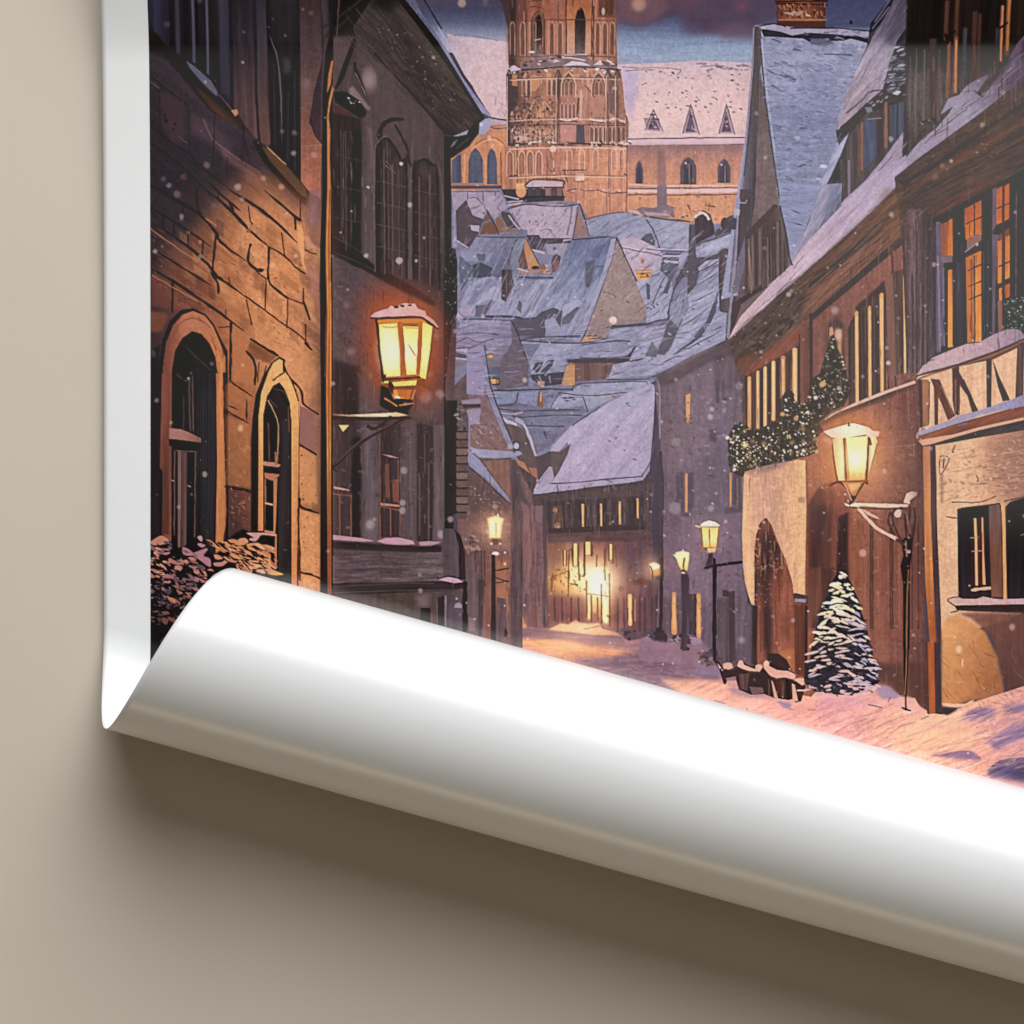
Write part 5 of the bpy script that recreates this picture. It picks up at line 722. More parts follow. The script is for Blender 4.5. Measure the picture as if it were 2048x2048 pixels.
L('580,1330 600,1230 680,1170 800,1160', '#2b2525', 26, .85); L('730,1220 790,1330 850,1450 850,1540 880,1600', '#302829', 16); P('540,1500 580,1360 620,1340 720,1420 780,1540 840,1600 840,2700 540,2650', ('l', '540,1600 840,1600', '2a2323 3a2f2f 463a3a 3c3131'), t='v12m6', f=1); P('600,1340 680,1380 760,1500 700,1560 620,1500', '#3a302f', t='m8')
LL('660,1650 665,2500;760,1640 765,2600;590,1560 600,2400', '#6a5650', 5, .7); LL('630,1600 730,1680;640,1560 700,1640', '#74605a', 4); L('565,1560 565,2600', '#1f1a1b', 30, .7, f=2)
P('900,1640 940,1570 1010,1540 1090,1590 1140,1720 1160,1900 1160,2800 900,2700', ('l', '900,1700 1160,1700', '2e2727 3f3434 3a3030 463b3b'), t='v12m6', f=1.5); P('950,1620 1010,1580 1080,1650 1100,1800 1040,1740 960,1680', '#4c4340', a=.7, f=3); P('850,1620 910,1640 900,2700 850,2700', '#5a4b4c', t='v9'); LL('1020,1900 1025,2600;1080,1880 1085,2600', '#5f4e4a', 5, .7); LL('1140,1560 1190,1900 1180,2300', '#5d5050', 6)
P('1200,1340 1260,1500 1275,1932 1275,2700 1210,2700', '#252325', t='v9'); D(790, 1590, 18, '#b8a8a4'); D(470, 1815, 14, '#a89a98', rag=.3)
F(640, 380)
P('120,440 400,620 560,760 830,900 960,980 1110,1080 1110,1130 860,1010 560,850 400,760 120,620', '#2a2223', f=1.5, t='e9m6'); LL('130,450 400,600;130,600 420,720 560,800', '#574a48', 4, .7)
P('120,640 400,770 560,860 860,1020 1150,1160 1200,1300 1210,1932 1210,2600 120,2600', ('l', '150,800 1200,1600', '50454a 564749 5a4642 503f40'), t='g7m8e5')
P('1205,560 1310,570 1330,700 1330,1200 1280,1300 1270,1400 1210,1932 1260,2500 1330,4000 1210,4000 1195,1400', '#292423', t='v12m9'); BL('1200,600 1320,600 1320,1400 1200,1932', 40, 8, 5, '6b625c 8a807a 4a423e', 0, 60)
for x, y, r in ((770, 690, 34), (932, 688, 16), (1010, 468, 12), (272, 965, 13), (205, 415, 10), (530, 180, 8), (310, 212, 10), (450, 640, 22), (1055, 980, 7)): D(x, y, r, '#a39692', f=1, rag=.15)

F(640, 760)
P('120,-200 390,-120 380,420 130,420', '#2a2223', a=.8, f=4, t='v12'); P('390,-60 580,40 560,420 390,420', '#5c4c4e', a=.7, f=4, t='v8'); P('900,60 1150,100 1150,400 900,380', '#6a5450', a=.6, f=9)
P('120,400 400,420 400,1560 120,1500', '#3c3030', a=.75, f=3, t='v12'); P('400,440 560,430 560,1560 400,1540', ('l', '400,600 560,600', '54484a 63565a 5c5052'), f=1.5, t='v9m6'); P('570,430 780,430 780,1520 570,1520', '#3f3233', t='v12'); P('820,400 930,400 930,1560 820,1560', '#5c4f50', a=.8, f=2, t='v9'); P('940,420 1110,460 1090,1560 940,1560', '#3d3232', t='v12', f=1); P('1100,440 1210,440 1200,1560 1110,1560', '#605455', a=.8, f=1.5, t='v12')
P('1210,200 1330,200 1330,1300 1210,1300', '#2b2726', t='v12m9'); L('350,600 350,1500', '#231d1e', 50, .8, f=2); LL('190,1120 190,1500;300,1110 300,1500;130,1100 300,1120', '#84543f', 8, .85); P('135,1030 280,1060 290,1075 140,1055', '#b98d80'); P('600,720 680,730 770,760 680,750', '#b0848a'); P('630,820 670,810 680,1140 640,1140', '#744836', t='v9'); P('700,980 750,960 750,1180 710,1180', '#77493a', t='v9'); P('585,1190 770,1210 775,1230 590,1215', '#b07c64'); LL('590,1220 770,1260;680,1250 685,1500;775,1260 770,1500;755,780 755,1180;575,440 580,1540', '#86543f', 8, .8); LL('960,900 960,1500;1050,800 1050,1540', '#6b5856', 8, .7); LL('1010,520 1015,900;870,500 880,1500', '#75686a', 5, .5)
P('130,1500 400,1530 540,1560 400,1565 130,1545', '#b08a90', t='m5'); P('550,1560 640,1530 760,1525 900,1555 920,1590 760,1600 640,1590', '#b58a94', t='m5'); P('960,1570 1060,1560 1180,1570 1060,1610 970,1605', '#a88290', t='m5'); P('120,1560 960,1610 1180,1600 1180,1680 120,1640', '#33292b', f=1.5, t='h9'); P('120,1650 1190,1690 1190,1932 120,1932', '#524648', f=2, t='h12m8')
for x, y, r in ((815, 875, 34), (800, 1190, 32), (800, 1265, 32), (1160, 140, 44), (1020, 170, 56), (490, 1400, 44), (1175, 1495, 36), (1265, 1350, 30)): D(x, y, r, '#9c8c8a', f=2.4 if r > 40 else 1.2, a=.8, rag=.15)
P('1190,1440 1290,1440 1380,1600 1400,1932 1190,1932', '#53494d', t='v9m8'); P('1300,1440 1360,1500 1400,1640 1410,1932 1350,1932 1340,1600', '#2f2829', t='v9'); 
for k in range(11):
    y = 510 + k * 78; P([(1320, y), (1420 + (k % 3) * 8, y - 6), (1420, y + 58), (1320, y + 54)], '#' + ('6b5650', '5e4c48', '75605a')[k % 3], t='m14'); L([(1318, y - 10), (1425, y - 12)], '#352c2c', 9)
BL('1330,240 1400,240 1400,500 1330,500', 24, 14, 7, '6d6058 3a3230 857870', 0, 40)
F(640, 1080)
P('120,150 1190,120 1190,400 1120,400 130,420', ('l', '120,200 1190,200', '584a4e 574a4b 625554'), t='h14m9g6'); LL('130,160 132,420', '#84706c', 5); P('120,420 900,410 1130,400 1390,410 1390,470 1200,520 400,560 260,570 120,540', '#33292b', t='h12m6'); LL('130,450 800,420 1100,420;140,510 700,490 1380,480', '#55484a', 4); P('1150,370 1240,360 1310,365 1390,410 1300,420 1160,390', '#b594a4', t='m5'); L('1130,360 1150,370 1240,350 1350,370', '#2c2426', 9)
P('120,540 1380,490 1400,1100 120,1000', ('l', '200,600 1380,700', '44362f 4a3c34 4d3f3a 524649'), t='m10v7g6'); P('920,540 1080,520 1050,650 960,660', '#7a6c68', a=.7, f=5, t='m8'); R(975, 660, 1070, 1000, '#252023', t='v8'); P('1140,560 1200,540 1200,900 1140,900', '#2f292c', t='v8'); L('1215,540 1215,900', '#7d7278', 9); P('1240,640 1290,600 1380,620 1390,1000 1240,1000', '#544a52', t='v8'); P('1295,660 1310,620 1350,605 1375,630 1375,660', '#8d838c'); LL('1400,420 1400,1000', '#2a2427', 26); LL('1080,700 1080,900;1130,600 1135,880', '#6a563e', 7, .8); HA('120,560 920,540 920,900 120,700', 60, 100, 0, '5c4a40 382c28', 4, .5, 30)

F(640, 380); P('430,1000 620,900 960,990 1130,1130 1200,1400 1190,1800 1080,2050 700,2060 480,1900 400,1500', '#96452a', a=.9, f=24, t='m8'); P('520,1150 640,1050 980,1060 1110,1250 1110,1650 1010,1900 640,1900 500,1560', '#b05a2c', a=.75, f=16); P('560,845 860,1005 1110,1120 1110,1090 830,900', '#4a2c24', a=.8, f=3)
HA('400,900 1190,1100 1200,2050 400,2050', 60, 90, 88, '6a3c2c b8683c 8a4a30', 3, .4, 20)
F(960, 1080); GL(1130, 420, 420, '#d88c40', .75, 330, 1.4); GL(1150, 420, 220, '#f0c880', .8, 260, 1.3); GL(960, 330, 260, '#e0a050', .6, 200, 1.3); P('1095,310 1180,300 1172,540 1105,520', '#fdf4b8', f=3); P('1190,380 1232,380 1236,800 1195,780', '#fbe8a4', f=2.5); P('1040,520 1072,520 1066,760 1045,760', '#f6d890', f=2); P('880,255 1000,250 1010,400 870,420', '#f6d890', a=.8, f=5); LL('1005,240 1010,330 1000,350', '#7a4a34', 10); GL(1000, 850, 460, '#c08058', .6, 120, 1.2); GL(900, 1040, 560, '#a86c44', .5, 130, 1.2)
# ---- a last pass of fine brush and ink marks over the finished shapes (no change of outlines)
use(0); F(0, 0, 1)
def det(poly, n, ln, ang, cols, w=1.3, a=.5, sp=6): HA(poly, n, ln, ang, cols, w, a, sp)
det('1014,150 1250,145 1255,295 1016,295', 110, 14, 90, '5c4038 c89c84 7d5848 4a3a38 d8b49c', 1.2, .55, 5)
det('1010,0 1232,0 1234,130 1018,135', 80, 22, 90, '3a2824 b88868 6a4434 8a5c48', 1.2, .5, 3)
det('1010,295 1252,295 1252,400 1140,400 1010,380', 70, 18, 90, '8d5c4a dca888 a06c58 6d4a42', 1.1, .5, 4)
det('1256,300 1490,300 1480,440 1256,440', 70, 12, 90, 'a06c54 d8a080 845a4c', 1.0, .45, 8)
BL('1060,200 1115,205 1115,285 1020,285 1025,215', 80, 4, 2, '4a3836 a88470 8a6656 5c443e', 0, 80)
for x, y in ((1020, 150), (1075, 145), (1130, 142), (1190, 145), (1030, 290), (1100, 288), (1170, 290), (1230, 288)): BL('%d,%d %d,%d %d,%d %d,%d' % (x, y - 4, x + 40, y - 4, x + 40, y + 4, x, y + 4), 8, 4, 2, '3c3232 c8b8b4 8a7470', 0, 40)
det('905,470 1230,480 1200,680 905,640', 260, 34, -62, '5f6278 a6a4b8 4d5066 b4aec0', 1.1, .5, 7)
det('905,640 1420,650 1300,790 960,800', 220, 40, -8, '5c5c70 a8a4b6 4c4a5c', 1.1, .5, 12)
det('1180,440 1470,470 1440,660 1300,720', 200, 40, -38, '5c5e72 a9a7b9 4d4c5e', 1.1, .5, 12)
det('905,390 1150,410 1140,480 905,500', 90, 24, -40, '6d6476 b4a8b8 57525f', 1.0, .5, 25)
det('1515,80 1730,90 1650,280 1560,440', 330, 16, 4, '5f6882 a2a7bc 525a72', 1.2, .5, 22)
det('665,240 890,300 905,560 820,570 668,480', 130, 34, 90, '2c2424 6a5a5a 57484a 7d6c6c', 1.1, .5, 2)
det('668,520 880,590 890,1060 668,1060', 170, 30, 90, '2f2627 6f5e5e 5a4a4c 3a3031 85726e', 1.1, .5, 2)
det('668,1100 890,1110 890,1160 668,1165', 70, 40, -1, '3a2f33 7a6a6c', 1.1, .5, 4)
det('700,20 800,40 960,240 900,270 690,90', 150, 40, 52, '28211f 5c504a 453b36', 1.1, .5, 4)
det('1400,780 1560,720 1600,940 1420,1000', 60, 50, 90, '5a4240 a87c68', 1.0, .4, 3)
det('1660,560 1840,420 1850,900 1640,960', 130, 34, 90, '54403a 9a7464 453631 ac8470', 1.1, .45, 2)
det('1820,420 2048,360 2048,700 1840,720', 90, 40, 90, '2c2626 6a5c60 463c40', 1.1, .5, 2)
det('1790,300 2048,130 2048,340 1850,440', 80, 40, -33, '38302c 6e5c50 57483e', 1.1, .5, 5)
det('1460,670 1800,370 1850,420 1560,700', 170, 50, -40, '43382f 8a6854 38302b', 1.1, .5, 7)
det('1620,900 1830,790 1850,1380 1640,1370', 120, 26, 90, '5c3c32 a8745a 7d5040 4a342e', 1.1, .42, 2)
det('1880,900 2048,880 2048,985 1890,1000', 110, 40, -8, 'a8785a e0b080 8a6450', 1.1, .4, 12)
det('1490,930 1605,930 1600,1150 1495,1150', 110, 44, 90, 'b88c68 ecc494 a87e60', 1.1, .4, 3)
det('1320,800 1480,760 1480,1240 1330,1240', 90, 20, 90, '544850 857880 4a4048 978894', 1.1, .42, 4)
det('1105,980 1310,970 1310,1060 1105,1070', 110, 30, 90, '3c3234 7a665e', 1.1, .5, 3)
det('1020,1010 1095,1010 1095,1240 1010,1240', 120, 44, 90, '4a3c40 8d6c68 5c4a4c', 1.2, .5, 3)
det('905,900 1020,960 1020,1230 905,1220', 110, 34, 90, '4a3c3c 8a6a60', 1.1, .45, 6)
det('1820,110 2048,110 2048,240 1820,300', 50, 50, 90, '2a2725 6e645c 8a6650', 1.2, .5, 1)
det('1860,1300 2048,1260 2048,1420 1860,1420', 60, 40, 50, '6a4434 9a6a48', 1.1, .4, 40)
for q in inside('905,330 1480,330 1480,920 905,920', 90): D(q[0], q[1], RNG.uniform(2, 5), ('#4d4a58', '#aaa6b6', '#5d5866')[RNG.randint(3)], RNG.uniform(1, 2.4), .7, .5, RNG.uniform(-40, 40), rag=.4)
F(1648, 1140); P('985,700 1010,700 1030,1400 1000,1390', '#5a3a30', t='v8'); P('1005,700 1068,700 1082,1390 1020,1390', '#a0562c', t='v7m5'); P('1066,700 1125,700 1140,1400 1080,1392', '#4a3a3e', t='v9')

# gothic tracery on the tower
F(1000, 0)
def lancet(x, y0, y1, w, c, lw=4, a=.8): L([(x, y1), (x, y0 + w * .9), (x + w * .18, y0 + w * .35), (x + w * .5, y0), (x + w * .82, y0 + w * .35), (x + w, y0 + w * .9), (x + w, y1)], c, lw, a, j=1, sm=0)
def niche(x, y0, y1, w, fill): P([(x, y1), (x, y0 + w * .9), (x + w * .18, y0 + w * .35), (x + w * .5, y0), (x + w * .82, y0 + w * .35), (x + w, y0 + w * .9), (x + w, y1)], fill, a=.75, t='v8m8', i=False)
for x, w in ((600, 120), (890, 120)):
    niche(x, 720, 930, w, '#6d5048'); lancet(x - 8, 705, 940, w + 16, '#cba288', 6); lancet(x + 8, 735, 930, w - 16, '#43343a', 5); lancet(x + 18, 790, 930, w * .36, '#b98c74', 4); lancet(x + w * .52, 790, 930, w * .36, '#b98c74', 4); D(x + w * .5, 785, 15, '#4a383a')
for x in (215, 262, 460, 505): niche(x, 780, 930, 34, '#5a4542'); lancet(x - 3, 772, 935, 40, '#c49a80', 4)
for x in range(585, 735, 38): niche(x, 1010, 1150, 28, '#71534a'); lancet(x - 2, 1004, 1150, 32, '#c79c86', 3.5)
for x in range(870, 1210, 44): niche(x, 1235, 1380, 28, '#6a4f48'); lancet(x - 3, 1226, 1385, 34, '#c9a088', 3.5); lancet(x + 2, 1240, 1380, 24, '#4b3a3c', 3)
for x in range(70, 560, 46): lancet(x, 1240, 1385, 34, '#d0b09c', 3.5, .6)
for x in (70, 185, 265, 350): niche(x, 1470, 1690, 52, '#8a5f4e'); lancet(x - 3, 1462, 1700, 58, '#d6a98c', 5); lancet(x + 5, 1480, 1690, 42, '#5f4640', 4)
for x in (650, 770, 900, 1080, 1150): niche(x, 1450, 1640, 44, '#a5745e'); lancet(x - 3, 1442, 1645, 50, '#d8b096', 4)
for x in (100, 200, 480, 560, 920, 990, 1060): niche(x, 250, 545, 40, '#5c4038'); lancet(x - 3, 240, 550, 46, '#b88a6c', 4)
for y, c in ((765, '5a4644'), (775, 'c8a48e'), (1165, 'c8a894'), (1215, '54413f'), (1435, 'd2ae98'), (1700, '7d5a4e'), (1712, 'd6aa8c'), (560, '5a4440'), (225, '5a3c34')):
    LL('95,%d 300,%d 600,%d 900,%d %d,%d' % (y + 14, y + 4, y - 4, y, 1105 if y < 640 else (1150 if y < 1000 else 1205), y + 8), '#' + c, 6, .8)
for x in (88, 560, 1040, 1130): P([(x - 16, 700), (x + 16, 695), (x + 22, 1400), (x - 22, 1405)], '#4e3b3a', a=.5, f=1.5, i=False); LL('%d,705 %d,1395' % (x - 16, x - 20), '#c9a088', 5, .8); L([(x - 26, 760), (x, 690), (x + 26, 760)], '#3d3032', 6)
for k in range(26): y = 1440 + k * 19; x = 600 + RNG.uniform(0, 500); L([(x, y), (x + RNG.uniform(40, 160), y + RNG.uniform(-3, 3))], ('#8d624e', '#d8aa8c')[k % 2], 3, .5)
# window heads and glazing of the dark gothic house made clearer
F(640, 0)
LL('545,2640 545,1560 580,1390 640,1345 720,1420 790,1560 835,1640 838,2690;905,2690 905,1680 945,1580 1010,1545 1085,1600 1135,1730 1155,2790', '#1c1718', 14, .85); LL('532,2620 530,1560 566,1380 640,1322', '#6d5c5c', 6, .8); LL('620,1560 625,2640;700,1600 705,2650;960,1720 962,2720;1060,1700 1065,2760', '#6a5856', 7, .75)
for y in (1750, 1960, 2170, 2380): LL('555,%d 830,%d' % (y, y + 60), '#5f4e4c', 5, .7); LL('915,%d 1145,%d' % (y + 90, y + 140), '#5a4a48', 5, .7)
LL('150,1500 395,1560;150,1800 395,1850;150,2100 395,2150', '#4f413f', 5, .7); LL('250,1280 255,2420', '#5f4f4c', 6, .7)
# plaster: small blotches and courses rather than grain
F(0, 0, 1)
for pl, c, n in (('1655,900 1840,800 1850,1360 1660,1360', 'a06c58 6b4438 b07c64 5c3a30', 150), ('1330,800 1480,770 1480,1230 1330,1230', '5a4e56 8a7c84 4c4248', 110), ('670,560 880,700 880,1060 670,1060', '6a5a5c 3c3133 75666a', 110), ('1880,910 2048,880 2048,985 1890,1000', 'b88460 e0b48a 9a6a4c', 110), ('1490,930 1605,930 1600,1140 1500,1150', 'e6bc90 b98a6c', 60), ('1110,960 1310,960 1310,1240 1110,1240', '5a4440 8d6a5c 4a3a3a', 70)):
    BL(pl, n, 5, 2.2, c, 0, 60, .45, .4, f=.6)
# lit windows at the end of the street, over the glow
F(900, 760)
for x, y0, y1, w in ((1212, 1585, 1790, 38), (1333, 1568, 1690, 52), (1555, 1588, 1740, 30), (1110, 1650, 1790, 24)):
    P([(x - w * .5, y0), (x + w * .5, y0), (x + w * .5, y1), (x - w * .5, y1)], '#f2c478', f=.6); L([(x - w * .6, y0 - 4), (x - w * .6, y1 + 4)], '#7a4630', 7); L([(x + w * .6, y0 - 4), (x + w * .6, y1 + 4)], '#7a4630', 7)
LL('1300,1570 1302,1880;1150,1700 1140,1932;1490,1640 1500,1932;1240,1760 1250,1932;1420,1690 1415,1800', '#7d4a32', 9, .85)
F(960, 1080)
LL('1075,540 1078,780;1135,560 1140,770;1172,430 1176,800;1250,330 1256,830;1030,400 1030,740;860,300 850,540;700,330 690,500', '#8a5230', 9, .85); LL('860,420 940,430;700,360 850,300;1040,520 1250,545', '#9a5e38', 7, .8); BL('670,280 1020,260 1020,520 670,520', 40, 16, 8, 'f0c880 b87040 8a5034', 60, 50, .6)
P('690,545 1030,545 1030,790 690,790', '#744a44', a=.5, f=4, i=False); LL('720,560 724,780;790,560 795,780;880,560 880,780;950,560 955,780', '#4f3836', 9, .7)

F(960, 1080); GL(1120, 420, 560, '#c87434', .55, 420, 1.5); GL(1150, 430, 260, '#f0b860', .5, 260, 1.4); GL(900, 950, 560, '#b87848', .4, 150, 1.2)
use(GAR); F(1400, 760)
BL('250,520 420,380 600,430 780,330 800,160 880,60 980,200 1080,240 1180,520 1150,720 900,800 440,910 290,920', 70, 12, 6, '5c5a42 4c4e3a 6a5c44', 0, 80); BL('270,540 420,430 620,470 800,400 980,300 1140,540 1100,700 760,770 440,870 300,860', 34, 9, 8, 'f4dca0 e8b86c fff0c8', 0, 40, 1, .2)
for q in inside('290,540 420,440 620,480 900,300 1140,560 1000,720 440,860', 16): GL(q[0], q[1], 46, '#d8a860', .6)
for x in (275, 330, 420, 520, 640, 760, 870, 980, 1090, 1160): L([(x, 560 + RNG.uniform(-80, 60)), (x + RNG.uniform(-60, 60), 400 + RNG.uniform(-40, 80))], '#38382c', 6, .8, j=3, tp=1)
use(0)
# ---- stone house with two arched windows, far left
STO = part('printed_stone_house'); F(280, 0)
P('90,-200 1760,-200 1790,400 1760,900 1740,2400 1760,6600 90,6600', ('l', '100,0 1500,1900', '211e26 2a262e 352c32 4a3638'), t='g7m7v4')
P('100,-120 920,-120 920,1000 880,1120 110,300', ('l', '100,0 900,0', '1f1d26 242230 1b1a20 211f24 262331 2b2834'), t='v10')
for x, w, c, y1 in ((340, 60, '17161a', 700), (470, 60, '15141a', 700), (540, 26, '4a4a5a', 640), (575, 30, '131216', 700), (625, 60, '1b1a20', 760), (672, 20, '52525f', 760), (730, 80, '1b1a1c', 860), (835, 90, '34333f', 960), (900, 40, '1e1b22', 1100), (390, 40, '34333c', 560), (200, 60, '2b2940', 380), (150, 40, '25242f', 300)):
    P([(x - w * .5, -120), (x + w * .5, -120), (x + w * .5, y1), (x - w * .5, y1 - w * .6)], '#' + c, f=1, t='v10')
P('920,-120 1240,-120 1250,1440 1160,1400 1040,1240 920,1060', ('l', '950,0 1100,1300', '211e24 2e282e 46373a 5c4340'), t='v12m7', f=1); P('1140,-120 1240,-120 1240,900 1270,1400 1160,1400', ('l', '1200,0 1200,1400', '2a2830 3d363c 50403f 66483f'), t='v9m6'); L('1130,-100 1130,900 1160,1380', '#211c20', 16, .8)
P('1230,-120 1560,-120 1570,1830 1400,1600 1270,1440 1260,900', ('l', '1250,0 1550,0', '1a191b 222223 262627 1c1d1e'), t='v12m6'); LL('1300,640 1310,1400;1440,900 1430,1540;1500,700 1500,1640', '#35353a', 8, .8); L('1260,360 1340,600 1370,1000 1370,1450', '#5c5a5e', 9, .8, tp=1); P('1400,560 1460,600 1460,740 1400,720', '#3f4042', f=4)
P('1560,-120 1760,-120 1770,600 1690,900 1640,1200 1760,1360 1750,1932 1560,1800', ('l', '1600,0 1600,1900', '352624 4a3a3e 6b4c44 8a5846 a8664c'), t='m9g7v6'); P('1560,760 1660,780 1650,1000 1580,1100', '#6d5452', a=.7, f=3, t='m8'); L('1650,1150 1690,1290 1770,1390', '#35292a', 14, .8); LL('1570,1420 1660,1410 1760,1410', '#8f6650', 6)
P('110,300 190,360 240,430 400,560 560,640 700,760 760,940 880,1060 960,1180 1040,1260 940,1275 800,1160 700,1090 560,960 440,820 300,600 240,540 110,520', '#191614', t='e9m5'); P('460,610 540,660 700,800 760,900 755,950 700,900 600,800 500,680', '#535467', t='m5'); P('520,820 700,960 880,1110 1020,1240 940,1250 760,1110 640,1000', '#3d2a22', f=2, t='e9'); P('660,1010 780,1080 900,1200 860,1190 700,1080', '#573528', a=.7, f=2); L('600,760 800,960 900,1080', '#7d5a42', 5, .7); P('890,1080 950,1070 960,1110 930,1140', '#a8765a')
# stone wall, lamplight on it
P('110,520 300,620 700,1090 1040,1280 1250,1440 1570,1830 1750,1932 1750,6600 100,6600', ('l', '300,1400 900,900', '2b262c 332b31 41353a'), t='m9g7e6', f=2)
P('200,900 440,1000 440,1400 340,1420 230,1250', '#3f2e34', a=.8, f=3, t='m8'); P('500,1100 700,1200 900,1400 860,1560 700,1400 500,1300', '#54404a', a=.6, f=5, t='m9'); P('760,1400 960,1560 1150,1680 1160,1750 960,1640 840,1560', '#6d4c4c', a=.7, f=3, t='m8')
L('620,1160 700,1340 760,1400 980,1560 1150,1670 1230,1800', '#7d5a58', 8, .6); LL('1000,1290 1040,1500;1010,1260 990,1560', '#2e2428', 14, .7)
LL('110,730 220,840 420,990 480,1040;110,1230 240,1330 480,1500 700,1700 960,1900;200,1450 400,1600 600,1800 720,1932;110,1400 200,1450;110,1800 280,1880', '#191519', 9, .85); LL('480,1010 490,1480;730,1100 710,1600;850,1530 850,1740;540,1780 545,1932;200,870 205,1250', '#221c22', 8, .7); LL('120,810 200,870;380,1330 460,1390;1180,1800 1350,1932', '#5e4a54', 6, .7)
BL('250,1130 300,1130 300,1200 250,1200', 2, 18, 26, '1d161c', 20, 20); BL('300,1210 370,1210 370,1300 320,1300', 3, 16, 22, '1d161c', 20, 20)
P('1090,1370 1160,1355 1200,1420 1250,1440 1420,1600 1560,1760 1640,1860 1690,1932 1690,2010 1620,2010 1500,1900 1380,1780 1200,1580', '#211a18', t='e8'); P('1180,1420 1290,1480 1420,1600 1540,1740 1620,1840 1620,1920 1560,1890 1400,1720 1260,1560', '#57402e', t='e9m6', f=1); L('1230,1430 1330,1520 1410,1590', '#a87a58', 7)
F(280, 380)
P('700,200 900,60 1200,-80 1500,120 1740,200 1745,1932 1740,4200 800,4200 110,3000 110,900 300,640 560,560', ('l', '200,1100 1400,700', '4a3230 744634 9c5e3c bc7a4a c98553 c27e50'), f=24, t='m9g6b6')
P('180,620 560,420 760,180 900,0 1100,-120 1240,40 960,260 800,560 600,800 300,1000', '#6e4636', a=.75, f=22, t='e12m9'); P('110,420 480,330 640,160 800,-60 700,-120 300,60', '#3f2f33', a=.6, f=16, t='e9m8'); P('1000,-200 1300,-100 1500,120 1300,100 1000,0', '#85593f', a=.6, f=9, t='e9'); P('900,120 1040,140 1050,300 960,260', '#a86a46', a=.7, f=3); P('1090,180 1500,480 1520,520 1250,540 1090,360', '#c4804e', a=.55, f=5, t='m8'); P('1250,560 1400,640 1600,820 1570,1080 1270,900', '#cc8850', a=.5, f=5, t='m8'); P('770,480 1030,690 1040,1020 850,900 760,860', '#a5653f', a=.6, f=4, t='m9e6'); P('360,740 700,830 760,1000 740,1060 560,1040 360,900', '#74452f', a=.75, f=4, t='e12m8'); P('420,490 640,670 620,700 480,620', '#7d4c30', a=.8, f=2); P('120,820 320,900 320,1160 120,1120', '#6a4032', a=.8, f=3, t='m10'); P('110,1180 260,1190 280,1240 220,1370 110,1380', '#6e4232', f=2, t='m9'); P('340,980 600,1090 620,1180 340,1150', '#744634', f=2, t='e9'); P('900,1340 1040,1400 1020,1540 1110,1680 1120,1900 900,1850', '#ad6b40', f=2, t='m5'); P('850,1130 1030,1060 1080,1300 1010,1370 840,1230', '#a5673f', a=.7, f=4, t='e9m8'); P('1100,1120 1380,1320 1600,1480 1660,1560 1720,1700 1720,1932 1400,1800 1330,1600 1080,1440', '#cf8d56', a=.45, f=7, t='m8'); P('1070,1450 1330,1610 1260,1680 1120,1640 1040,1550', '#8a5636', f=1.5, t='e9m8')
P('1520,340 1560,340 1585,420 1590,700 1615,820 1560,700 1530,520', '#d6965c', t='m5'); P('1590,440 1640,460 1700,560 1620,580', '#bd8560', t='m7'); P('1610,680 1680,700 1740,900 1740,1500 1700,1250 1640,1000', '#9a6a5c', a=.8, f=4, t='v8m6'); P('1590,940 1660,1060 1720,1300 1640,1250 1590,1080', '#d0935f', f=2, t='m7'); P('1640,0 1750,0 1745,560 1690,560 1600,300', '#86605a', a=.8, f=3, t='v8m8')
HA('760,480 1600,600 1720,1600 1250,1560 760,980', 200, 60, 50, '8a522f dc9c66 9c603a b8744a', 4, .5, 60, .4); HA('120,800 700,830 800,1200 300,1150', 80, 80, 45, '52302a 9a6244 3f2826', 4, .55, 40, .3); BL('900,500 1600,600 1720,1700 1200,1400', 70, 14, 8, '8c5634 dc9e6a a0643c', 30, 50, .55)
HA('860,100 1500,300 1720,900 1720,1800 1200,1500 700,900', 240, 70, 38, '7a4a2c e0a46c 9a623c c88450 5c3422', 3.4, .5, 22, .3); HA('120,300 800,300 1000,900 700,1200 120,900', 200, 90, 36, '2c2226 5f4448 7a5040 3a2a2c', 4, .5, 16, .2)
for q in inside('420,160 860,-60 1560,220 1740,500 1730,1500 1400,1500 900,1180 300,760', 95):
    w_ = RNG.uniform(60, 190); h_ = RNG.uniform(70, 170); s_ = .70
    P([(q[0], q[1]), (q[0] + w_, q[1] + w_ * s_), (q[0] + w_ + 6, q[1] + w_ * s_ + h_), (q[0] + 4, q[1] + h_)], ('#5a3828', '#d89a5e', '#8a5434', '#c07c48', '#4a3430', '#a86a42')[RNG.randint(6)], a=RNG.uniform(.14, .34), f=1.2, t='e9m9', i=False)
S1 = '180,0 350,110 580,240 740,420 760,480 900,600 1030,690;640,0 850,170 1000,330 1080,410 1240,550;860,0 1090,140 1280,280 1520,510;1200,0 1500,260 1560,290;110,310 400,500 620,680 750,840 870,920 1020,1030;110,760 320,880 620,1080 830,1230 1010,1370'
LL('110,180 300,290 520,430 700,560;300,60 520,190 660,330;620,-120 800,60 980,210;110,560 300,680 520,820 700,930', '#1c1416', 13, .8, j=2, tp=1); LL('330,300 335,440;470,400 470,560;610,500 600,640;760,20 765,110;420,140 425,260;230,240 235,380', '#231719', 11, .75, j=2)
LL(S1, '#201514', 17, .9, j=2, tp=1); LL('1240,550 1390,630 1500,740 1600,810;1020,1030 1200,1160 1380,1290;1380,1290 1560,1420 1660,1540', '#54301f', 10, .9, j=2)
